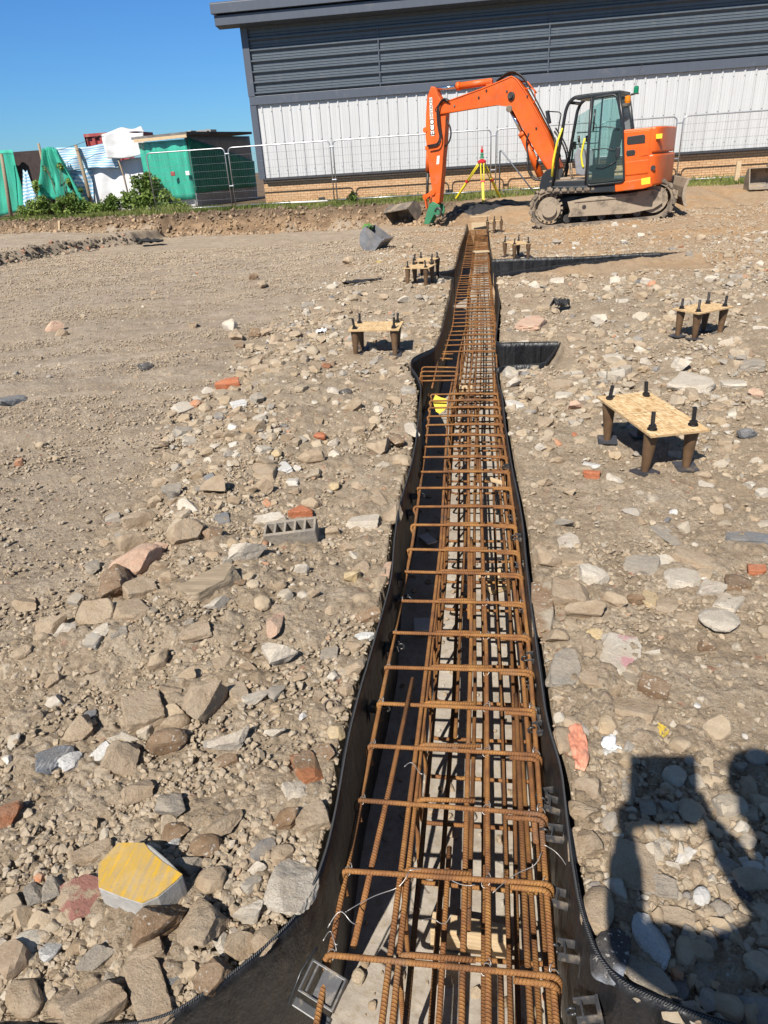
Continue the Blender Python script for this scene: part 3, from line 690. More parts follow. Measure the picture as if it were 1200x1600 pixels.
# the big near-left spacer
r = empty('liner_clip', (0, 0, 0), 0, 'large black plastic clip with a square window at the near left corner of the cage', 'clip')
mb = MB()
for s in (-1, 1): mb.box((0, s*0.033, 0), (0.095, 0.006, 0.03), bev=0.0015)
mb.box((0.045, 0, 0), (0.006, 0.07, 0.03), bev=0.0015); mb.box((-0.045, 0, 0), (0.006, 0.07, 0.03), bev=0.0015); mb.box((0.012, 0, 0.004), (0.05, 0.062, 0.005), bev=0.001); mb.box((-0.030, 0.0, 0.004), (0.006, 0.062, 0.012), bev=0.001)
mb.build('window_frame', M['grey plastic'], r)
mb = MB(); mb.box((0.0, -0.056, -0.012), (0.10, 0.022, 0.018), bev=0.003); mb.box((0.04, -0.075, -0.01), (0.03, 0.04, 0.02), bev=0.003); mb.tube([(-0.052, 0.06, 0.01), (-0.060, 0, 0.012), (-0.055, -0.07, 0.0)], 0.003, 6); mb.build('jaw', M['black plastic'], r)
p = gnd(505, 1540, -0.085); r.location = p; r.rotation_euler = (0.35, 0.15, -0.35)

# timber and offcuts in the trench
def offcut(name, label, cat, px_, py_, z, size, rz, mat, tilt=0.0, group=None):
    mb = MB(); mb.box((0, 0, 0), size, bev=min(size)*0.08); o = mb.build(name, mat); p = gnd(px_, py_, z); o.location = p; o.rotation_euler = (tilt, 0.02, rz); return tag(o, label, cat, group)
offcut('timber_block', 'pale timber batten lying across the concrete bed under the near cage links', 'timber', 735, 1462, FLOOR+0.05, (0.24, 0.06, 0.085), -0.08, M['timber'])
offcut('timber_offcut', 'small wedge of pale wood on the bed in the middle of the cage', 'timber', 775, 908, FLOOR+0.03, (0.15, 0.16, 0.03), 0.5, M['timber'], 0.1)
offcut('timber_offcut', 'long thin pale wood chip lying low in the right of the cage', 'timber', 776, 752, -0.3, (0.16, 0.03, 0.015), -0.6, M['timber'], 0.1)
offcut('timber_offcut', 'pale board laid across the far part of the rusty cage', 'timber', 752, 393, -0.045, (0.30, 0.20, 0.02), 0.25, M['timber'])
offcut('timber_board', 'pale end board standing across the far end of the cage', 'timber', 749, 353, 0.0, (0.40, 0.03, 0.16), 0.0, M['timber'])
offcut('timber_offcut', 'pale wooden spacer block on the bed beyond the yellow tag', 'timber', 728, 606, FLOOR+0.1, (0.13, 0.10, 0.06), 0.05, M['timber'])
M['paper'] = simple('pale paper', (0.50, 0.50, 0.50), 0.8, 0.1, 8, 0.2)
offcut('paper_scrap', 'folded pale paper scrap in the shade beside the cage', 'scrap', 660, 976, FLOOR+0.06, (0.085, 0.10, 0.012), 0.1, M['paper'])
offcut('paper_scrap', 'small pale scrap on the dark bed left of the cage, beyond the folded paper', 'scrap', 668, 842, FLOOR+0.05, (0.07, 0.12, 0.01), 0.6, M['paper'])

# ------------------------------------------------------------------ holding-down bolt templates
FEET = []
def template(label, cx, cy, rz, bx, by, ox, oy, h=0.25, lean=0.0, nbolt=4, plates=True, seed=0):
    r = empty('bolt_template', (cx, cy, gz(cx, cy)), rz, label, 'bolt template', 'strand board bolt templates standing on the rubble')
    rr = random.Random(seed)
    W, D = bx/2+ox, by/2+oy
    mb = MB(); t = 0.006
    V = [(x*W, y*D, h+z*t) for x in (-1, 1) for y in (-1, 1) for z in (-1, 1)]
    mb.add(V, [(1, 5, 7, 3)], 0, [[(0, 0), (1, 0), (1, 1), (0, 1)]]); mb.add(V, [(0, 1, 3, 2), (4, 6, 7, 5), (0, 4, 5, 1), (2, 3, 7, 6), (0, 2, 6, 4)], 1)
    b = mb.build('board', [M['osb'], M['osb edge']], r); b.rotation_euler = (lean, lean*0.5, 0)
    for sx in (-1, 1):
        for sy in (-1, 1):
            x, y = sx*bx/2, sy*by/2
            lx, ly = rr.uniform(-.012, .012), rr.uniform(-.012, .012)
            mb = MB(); zb = 0.0
            prof = [(0.019, zb), (0.021, zb+0.01), (0.039, h-0.02), (0.039, h-t)]
            n = 18; V = []
            for q, z in prof:
                f = (z-zb)/(h-zb)
                for k in range(n): V.append((x+lx*(1-f)+q*math.cos(2*PI*k/n), y+ly*(1-f)+q*math.sin(2*PI*k/n), z))
            mb.add(V, [(i*n+k, i*n+(k+1) % n, (i+1)*n+(k+1) % n, (i+1)*n+k) for i in range(len(prof)-1) for k in range(n)], smooth=True)
            mb.build('sleeve', M['cone'], r)
            if plates:
                mb = MB(); a = rr.uniform(-.4, .4); FEET.append((cx+(x+lx)*math.cos(rz)-(y+ly)*math.sin(rz), cy+(x+lx)*math.sin(rz)+(y+ly)*math.cos(rz), 0.12)); mb.box((x+lx, y+ly, 0.010), (0.115, 0.115, 0.008), Matrix.Rotation(a, 3, 'Z') @ Matrix.Rotation(rr.uniform(-.12, .12), 3, 'X')); mb.build('washer_plate', M['steel plate'], r)
            bm_ = MB(); bl = 0.095+rr.uniform(-.008, .008); tx, ty = rr.uniform(-.012, .012), rr.uniform(-.012, .012)
            zz = np.linspace(h+t, h+t+bl, 28); bm_.tube([(x+tx*(q-h)/bl, y+ty*(q-h)/bl, q) for q in zz], [0.0105 if k % 2 else 0.0120 for k in range(28)], 10, smooth=False)
            bo = bm_.build('bolt', M['black bolt'], r)
            nb = MB(); nb.tube([(x, y, h+t), (x, y, h+t+0.022)], 0.021, 6, smooth=False); nb.tube([(x, y, h+t), (x, y, h+t+0.004)], 0.027, 14); nb.build('nut', M['black bolt'], bo)
    return r
def T(label, legs_px, lx, ly, ox, oy, seed, h=0.25, lean=0.0, plates=True):
    """legs_px: two measured foot pixels joined by the side of length lx (first is left)"""
    a, b = gnd(*legs_px[0]), gnd(*legs_px[1]); d = b-a; rz = math.atan2(d[1], d[0]); n = np.array([-math.sin(rz), math.cos(rz), 0]); c = (a+b)/2+n*ly/2
    return template(label, c[0], c[1], rz, lx, ly, ox, oy, h, lean, seed=seed, plates=plates)
a = gnd(1012, 744); b = gnd(1068, 736)
T('largest four-legged strand board bolt template, nearest one on the right', [(1012, 745), (1069, 738)], 0.235, 0.52, 0.05, 0.075, 1, 0.255, 0.02)
T('strand board bolt template on four brown cones, right of the dark side branch', [(1084, 537), (1124, 528)], 0.34, 0.185, 0.06, 0.06, 2, 0.25)
T('tilted-looking strand board bolt template left of the trench, beside the liner bulge', [(559, 558), (616, 557)], 0.37, 0.24, 0.055, 0.06, 3, 0.25, 0.01)
T('front one of the two overlapping bolt templates left of the trench', [(640, 448), (664, 448)], 0.27, 0.30, 0.06, 0.05, 4, 0.26)
T('rear bolt template half hidden behind another one, left of the trench', [(650, 435), (674, 435)], 0.27, 0.30, 0.03, 0.03, 5, 0.25)
T('bolt template right of the trench, just beyond the long side branch', [(803, 408), (825, 406)], 0.25, 0.45, 0.02, 0.04, 6, 0.24)
T('farthest bolt template, close to the excavator track and the trench end', [(770, 364), (785, 362)], 0.22, 0.24, 0.02, 0.02, 7, 0.24)
o = M
M['rubber'] = simple('black torn rubber', (0.022, 0.022, 0.024), 0.6, 0.3, 20, 0.4)

def sheet_mound():
    a, b = gnd(690, 349, 0.02), gnd(822, 337, 0.06); V, F, nx, ny = [], [], 60, 26; y1 = 21.9
    for j in range(ny+1):
        for i in range(nx+1):
            u, v = i/nx, j/ny; x = a[0]*(1-u)+b[0]*u+0.12*math.sin(v*9+u*3); y0 = a[1]*(1-u)+b[1]*u+0.15*math.sin(u*11); e = math.sin(PI*u)**0.6
            y = y0+(y1-y0)*v*(0.25+0.75*e); q = math.sin(PI*v)**0.7*e
            z = gz(x, y)+0.012+q*(0.07+0.07*mnoise.noise((x*2.2, y*1.6, 3))+0.06*mnoise.noise((x*7, y*4, 5)))-0.03*(1-min(1, 6*min(u, 1-u, v, 1-v)))
            V.append((x, y, z))
    F = [(j*(nx+1)+i, j*(nx+1)+i+1, (j+1)*(nx+1)+i+1, (j+1)*(nx+1)+i) for j in range(ny) for i in range(nx)]
    mb = MB(); mb.add(V, F, smooth=True); o = link_mesh('polythene_sheet', mb.mesh('polythene_sheet', False), M['rubber']); m = o.modifiers.new('t', 'SOLIDIFY'); m.thickness = 0.004
    tag(o, 'crumpled black sheet heaped on the ground at the far end of the trench', 'sheet')
M['rubber'] = simple('black torn rubber', (0.022, 0.022, 0.024), 0.6, 0.3, 20, 0.4)
sheet_mound()
mb = MB(); p = gnd(750, 338, 0.25); mb.box((p[0], p[1], p[2]), (0.5, 0.05, 0.02), Matrix.Rotation(0.1, 3, 'Z')); tag(mb.build('timber_lath', M['timber']), 'thin pale lath lying on the crumpled black sheet', 'timber')
# ------------------------------------------------------------------ stones
def ico(level):
    bm = bmesh.new(); bmesh.ops.create_icosphere(bm, subdivisions=level, radius=1.0)
    V = np.array([v.co[:] for v in bm.verts]); F = np.array([[v.index for v in f.verts] for f in bm.faces]); bm.free(); return V, F
ICO = {k: ico(k) for k in (1, 2, 3, 4, 5)}
def rock_shape(seed, kind='rock', level=4):
    r = np.random.default_rng(seed); V, F = ICO[level]; V = V.copy()
    if kind in ('brick', 'slab'):
        q = np.abs(V).max(1, keepdims=True); V = V/q*(0.93+0.07*q/np.abs(V).max()) ; V = V*0.92
        npl, lo, hi = (5, 0.85, 1.15) if kind == 'brick' else (7, 0.75, 1.1)
    elif kind == 'round': npl, lo, hi = 9, 0.68, 0.95
    elif kind == 'shard': npl, lo, hi = 9, 0.26, 0.58
    else: npl, lo, hi = 12, 0.36, 0.68
    for _ in range(npl):
        n = r.normal(size=3)
        if kind == 'slab': n[2] *= 0.25
        n /= np.linalg.norm(n); d = r.uniform(lo, hi); s = V @ n-d; V = V-np.maximum(0, s)[:, None]*n*0.97
    V -= (V.max(0)+V.min(0))/2; V /= (V.max(0)-V.min(0))/2
    nrm = V/np.linalg.norm(V, axis=1, keepdims=True)
    a = 0.085 if kind in ('rock', 'shard') else 0.06
    V = V+nrm*(a*1.6*vnoise3(V*2.2+seed, seed)+a*0.8*vnoise3(V*5.1+seed, seed+1)+(a*0.45*vnoise3(V*12+seed, seed+2) if level > 2 else 0)+(a*0.25*vnoise3(V*25+seed, seed+3) if level > 3 else 0))[:, None]
    return V, F
def rotm(rx, ry, rz):
    return np.array((Matrix.Rotation(rz, 3, 'Z') @ Matrix.Rotation(ry, 3, 'Y') @ Matrix.Rotation(rx, 3, 'X')))
SOIL = [(*gnd(q[0], q[1])[:2], q[2]) for q in ((60, 1255, .30), (150, 1230, .13), (450, 1195, .13), (520, 925, .22), (560, 880, .15), (450, 965, .16), (110, 1100, .16), (930, 800, .28), (960, 700, .35), (880, 760, .2), (1100, 780, .3), (1150, 1080, .3), (1040, 1130, .22), (1160, 860, .2), (1000, 480, .8), (900, 430, .9), (480, 620, .5), (560, 600, .4))]
def soil_mask(x, y):
    m = np.zeros(np.shape(x))
    for a, b, r_ in SOIL: m = np.maximum(m, np.exp(-(((x-a)/r_)**2+((y-b)/(r_*1.15))**2)**2))
    return m*(0.75+0.5*fbm(np.asarray(x)*6, np.asarray(y)*6, 610, 2))
LAND = []       # (phrase, x, y)
TAKEN = []      # (x, y, r)
STONES = []     # bookkeeping for labels
def place_stone(px_, py_, wp, hp, color, kind='rock', label=None, name='stone', flat=None, rz=None, mat=None, lift=0.0, cat='stone', group='loose stones and rubble lumps', level=None, tilt=None):
    seed = int(px_*7+py_*13) % 100000; r = random.Random(seed)
    p = gnd(px_, py_+hp*0.12, 0.02); zc = depth_of(p); W = wp*zc/CAM_F; Hh = hp*zc/CAM_F
    dep = math.atan2(CAM_H, math.hypot(p[0], p[1])); az = math.atan2(p[0], p[1])
    sz = flat*W if flat else W*{'slab': 0.30, 'brick': 0.55, 'shard': 0.5, 'round': 0.6, 'rock': 0.72}[kind]
    vis = sz*0.62
    sy = (Hh-vis*math.cos(dep))/max(0.12, math.sin(dep)); sy = min(max(sy, 0.45*W), 2.3*W)
    if Hh > 1.3*W: sy = Hh/math.sin(dep)*0.9
    lv = level or (5 if wp > 62 else (4 if wp > 20 else 3))
    V, F = rock_shape(seed, kind, lv)
    V = V*np.array([W/2, sy/2, sz/2])
    rz_ = rz if rz is not None else r.uniform(-0.25, 0.25)
    t = tilt or (r.uniform(-.16, .16), r.uniform(-.16, .16))
    V = V @ rotm(t[0], t[1], rz_-az).T
    me = np_mesh(name, V, F, smooth=True); me.set_sharp_from_angle(angle=math.radians(13 if kind != 'round' else 26))
    o = link_mesh(name, me, mat or M['st '+color]); x, y = float(p[0]), float(p[1])
    o.location = (x, y, gz(x, y)+sz*0.5-sz*(0.26 if kind == 'slab' else 0.19)+lift)
    TAKEN.append((x, y, max(W, sy)*0.45)); tag(o, label, cat, group)
    STONES.append(dict(o=o, x=x, y=y, w=W, color=color, kind=kind, label=label, d=zc, px=px_, py=py_))
    return o
def painted(base, paint, name, thr=0.5, sc_=9, stripes=False):
    m = M['st '+base].copy(); m.name = name; nt = m.node_tree
    b = next(n for n in nt.nodes if n.type == 'BSDF_PRINCIPLED'); src = b.inputs['Base Color'].links[0].from_socket
    tc = nt.nodes.new('ShaderNodeTexCoord'); nz = nt.nodes.new('ShaderNodeTexNoise'); nz.inputs['Scale'].default_value = sc_; nz.inputs['Detail'].default_value = 6
    nt.links.new(tc.outputs['Object'], nz.inputs['Vector']); rm = nt.nodes.new('ShaderNodeMapRange'); rm.inputs[1].default_value = thr; rm.inputs[2].default_value = thr+0.08
    nt.links.new(nz.outputs['Fac'], rm.inputs[0]); mx = nt.nodes.new('ShaderNodeMix'); mx.data_type = 'RGBA'
    nt.links.new(rm.outputs[0], mx.inputs[0]); nt.links.new(src, mx.inputs[6]); mx.inputs[7].default_value = (*paint, 1); nt.links.new(mx.outputs[2], b.inputs['Base Color']); return m
# --- named, special pieces ------------------------------------------------
def yellow_block():
    r = empty('paving_block', (0, 0, 0), 0, 'broken grey concrete block with its top sprayed yellow', 'paving block')
    top = [(184, 1316), (152, 1350), (153, 1386), (188, 1400), (222, 1411), (247, 1400), (278, 1374), (286, 1366), (262, 1342), (236, 1320), (225, 1316)]
    cen = gnd(216, 1362, 0.1); zt_ = 0.115
    P = [gnd(*p, zt_+0.0)-np.array([cen[0], cen[1], 0]) for p in top]
    n = len(P); h = 0.075
    body = MB(); V = [(p[0], p[1], -h) for p in P]+[(p[0], p[1], -0.002) for p in P]
    body.add(V, [list(range(n))[::-1]]+[(i, (i+1) % n, (i+1) % n+n, i+n) for i in range(n)]+[list(range(n, 2*n))])
    t = NT('block concrete'); o = t.coord(); c = t.ramp(t.noise(o, 20, 7, 0.7), [(0.3, (0.25, 0.24, 0.225)), (0.7, (0.40, 0.385, 0.36))])
    cm = t.fin(c, 0.9, t.bump(t.noise(o, 90, 6, 0.7), 0.5, 0.004), 0, 0.2)
    body.build('concrete', cm, r, 0.004)
    ctr = np.mean([p for p in P], 0); T = []
    Vt = []
    # painted face stops short of the broken far right edge
    for k, p in enumerate(P):
        f = 0.80 if k in (8, 9) else 0.985
        q = ctr+(p-ctr)*f; Vt.append((q[0], q[1], 0.0))
    tp = MB(); tp.add(Vt+[(v[0], v[1], -0.003) for v in Vt], [list(range(n))]+[(i, i+n, (i+1) % n+n, (i+1) % n) for i in range(n)])
    t = NT('yellow sprayed concrete'); o = t.coord(); m = t.mapped(o, (34, 3.0, 1), (0, 0, 0), (0, 0, math.radians(52)))
    st = t.noise(m, 2.0, 4, 0.6, 0.4); pa = t.noise(o, 26, 6, 0.7)
    f = t.math('ADD', t.math('MULTIPLY', st, 0.7), t.math('MULTIPLY', pa, 0.3))
    c = t.ramp(f, [(0.36, (0.30, 0.235, 0.145)), (0.46, (0.40, 0.27, 0.09)), (0.55, (0.46, 0.285, 0.045)), (0.63, (0.56, 0.325, 0.016))])
    c = t.mix(t.rng(t.noise(o, 120, 3), 0.60, 0.68, 0, 0.7), c, (0.28, 0.215, 0.13)); c = t.mix(t.rng(t.noise(o, 9, 8, 0.75), 0.5, 0.66, 0, 0.55), c, (0.40, 0.32, 0.22))
    tp.build('painted_face', t.fin(c, 0.85, t.bump(pa, 0.35, 0.003), 0, 0.2), r)
    r.location = (cen[0], cen[1], zt_); TAKEN.append((cen[0], cen[1], 0.10)); LAND.append(('yellow-sprayed block', cen[0], cen[1]))
yellow_block()
def hollow_block():
    p = gnd(457, 842, 0.03); zc = depth_of(p); W = 80*zc/CAM_F; r = empty('hollow_block', (p[0], p[1], gz(p[0], p[1])+0.035), math.radians(8), 'half buried grey block with a row of five square holes', 'block')
    mb = MB(); L, D, Hh = W, 0.11, 0.10; t = W/28; n = 5; cw = (L-t*6)/5
    mb.box((0, -D/2+t, 0), (L, t*2, Hh), bev=0.003); mb.box((0, D/2-t, 0), (L, t*2, Hh), bev=0.003)
    for k in range(n+1): mb.box((-L/2+t/2+k*(cw+t), 0, 0), (t*1.3, D-0.004, Hh-0.003))
    mb.box((0, 0, -0.04), (L-0.004, D-0.004, 0.02))
    t_ = M['st grey']; mb.build('body', t_, r, 0.002); r.rotation_euler = (math.radians(10), math.radians(-4), math.radians(8))
    TAKEN.append((p[0], p[1], W*0.6)); LAND.append(('five-hole grey block', p[0], p[1]))
hollow_block()
def P_(lm, *a, **k):
    o = place_stone(*a, **k)
    if lm: LAND.append((lm, o.location.x, o.location.y))
    return o
P_('pink boulder', 220, 898, 86, 46, 'pinkish', 'round', 'large smooth pink sandstone boulder in the rubble ridge', flat=0.5)
P_('dark hulking boulder', 186, 930, 60, 62, 'brown', 'rock', 'dark brown boulder leaning against the pink boulder')
P_('big pale concrete lump', 457, 1382, 90, 108, 'pale grey', 'rock', 'biggest pale concrete lump, leaning on the left liner by its near bend', flat=0.45)
P_('flat red tile piece', 130, 1408, 64, 58, 'reddish brown', 'slab', 'flat dusty red tile piece touching the yellow-sprayed block', mat=painted('tan', (0.30, 0.145, 0.115), 'dusty red tile', 0.42, 22))
P_('pale stone with yellow spot', 195, 1155, 46, 34, 'pale grey', 'shard', 'pale grey split stone with a faint yellow spot', mat=painted('pale grey', (0.52, 0.40, 0.16), 'yellow spotted stone', 0.60, 12))
P_('pink-sprayed slab', 968, 1021, 62, 62, 'pale grey', 'slab', 'pale concrete slab with pink spray paint on it', mat=painted('pale grey', (0.50, 0.27, 0.27), 'pink sprayed concrete', 0.55, 9), flat=0.22)
P_('speckled pale block', 1143, 932, 34, 48, 'pale grey', 'slab', 'pale block full of small dark holes, lying beside a brown brick', mat=painted('pale grey', (0.05, 0.05, 0.05), 'pitted concrete', 0.62, 70))
P_('standing brown brick', 848, 945, 34, 80, 'brown', 'brick', 'long brown brick with a mortar patch standing against the right liner', mat=painted('brown', (0.40, 0.34, 0.26), 'brick with mortar', 0.55, 6), rz=0.05)
P_('orange brick left of the ridge', 357, 608, 38, 12, 'orange red', 'brick', 'flat orange brick lying alone beyond the rubble ridge')
P_('broken orange brick', 470, 801, 38, 20, 'orange red', 'brick', 'broken orange brown brick just beyond the five-hole grey block')
P_('dark blue-grey boulder', 953, 1483, 56, 84, 'dark', 'round', 'dark boulder with chalky patches by the right liner, in the photographer\'s shadow', mat=painted('dark', (0.30, 0.32, 0.36), 'chalky dark boulder', 0.57, 7))
P_('pointed white stone', 1017, 1465, 58, 84, 'white', 'shard', 'pointed white stone half in the photographer\'s shadow', flat=0.5)
P_('big flat tan slab', 990, 1347, 76, 74, 'tan', 'slab', 'big tan slab at the left edge of the photographer\'s shadow', flat=0.3)
P_('round pale concrete disc', 1122, 968, 60, 50, 'pale grey', 'round', 'round pale concrete lump like a broken disc', flat=0.35)
P_('wedge brick by the liner', 481, 1199, 36, 52, 'reddish brown', 'brick', 'upright wedge of red brown brick near the left liner', mat=painted('brown', (0.36, 0.15, 0.07), 'red brick face', 0.45, 8))
P_('red brick by the big template', 924, 744, 26, 13, 'orange red', 'brick', 'small red brick end lying left of the nearest bolt template')
P_(None, 924, 727, 26, 10, 'white', 'slab', 'small flat white tile lying left of the nearest bolt template')
P_(None, 1182, 890, 26, 20, 'orange red', 'brick', 'rough red brick lump right of the brown brick and the pitted block')
P_('leaning grey flat stone', 883, 1043, 46, 60, 'grey', 'slab', 'ribbed grey slab leaning beside the right liner', flat=0.4)
P_(None, 930, 997, 32, 26, 'yellowish', 'shard', 'yellowish triangular stone beside the pink-sprayed slab', flat=0.25)
P_('slate grey flake', 89, 1189, 56, 40, 'slate grey', 'slab', 'veined blue grey slate flake at the left of the stone pile', mat=stone_mat('veined slate', (0.10, 0.115, 0.135), (0.24, 0.26, 0.29), 0.25, veins=(0.38, 0.39, 0.40)))
P_(None, 1170, 842, 66, 13, 'slate grey', 'slab', 'long thin grey slate strip on the open ground right of the trench', flat=0.1)
P_(None, 1043, 828, 27, 31, 'grey', 'slab', 'diamond shaped grey tile lying alone right of the trench', flat=0.15, rz=0.7)
P_('pink slab beyond the branch', 830, 503, 40, 20, 'pinkish', 'slab', 'flat pinkish slab just beyond the short side branch')
P_('old timber piece', 336, 940, 92, 30, 'tan', 'slab', 'weathered timber stump lying in the rubble, grain along its length', name='timber_piece', mat=M['old timber'], rz=0.42, flat=0.3, cat='timber', group=None)
P_(None, 1052, 787+12, 14, 10, 'white', 'shard', 'small white chip of tile on open ground right of the trench')
P_('black rubbery lump', 540, 612, 22, 14, 'dark', 'shard', 'black crumbling lump far left of the yellow tag')
P_('dark slate lump', 22, 630, 40, 18, 'slate grey', 'slab', 'dark slate lump at the far left of the smooth ground')
P_('white curved stone', 186, 1442, 18, 56, 'white', 'shard', 'curved white ceramic shard at the near side of the yellow-sprayed block', flat=0.6)
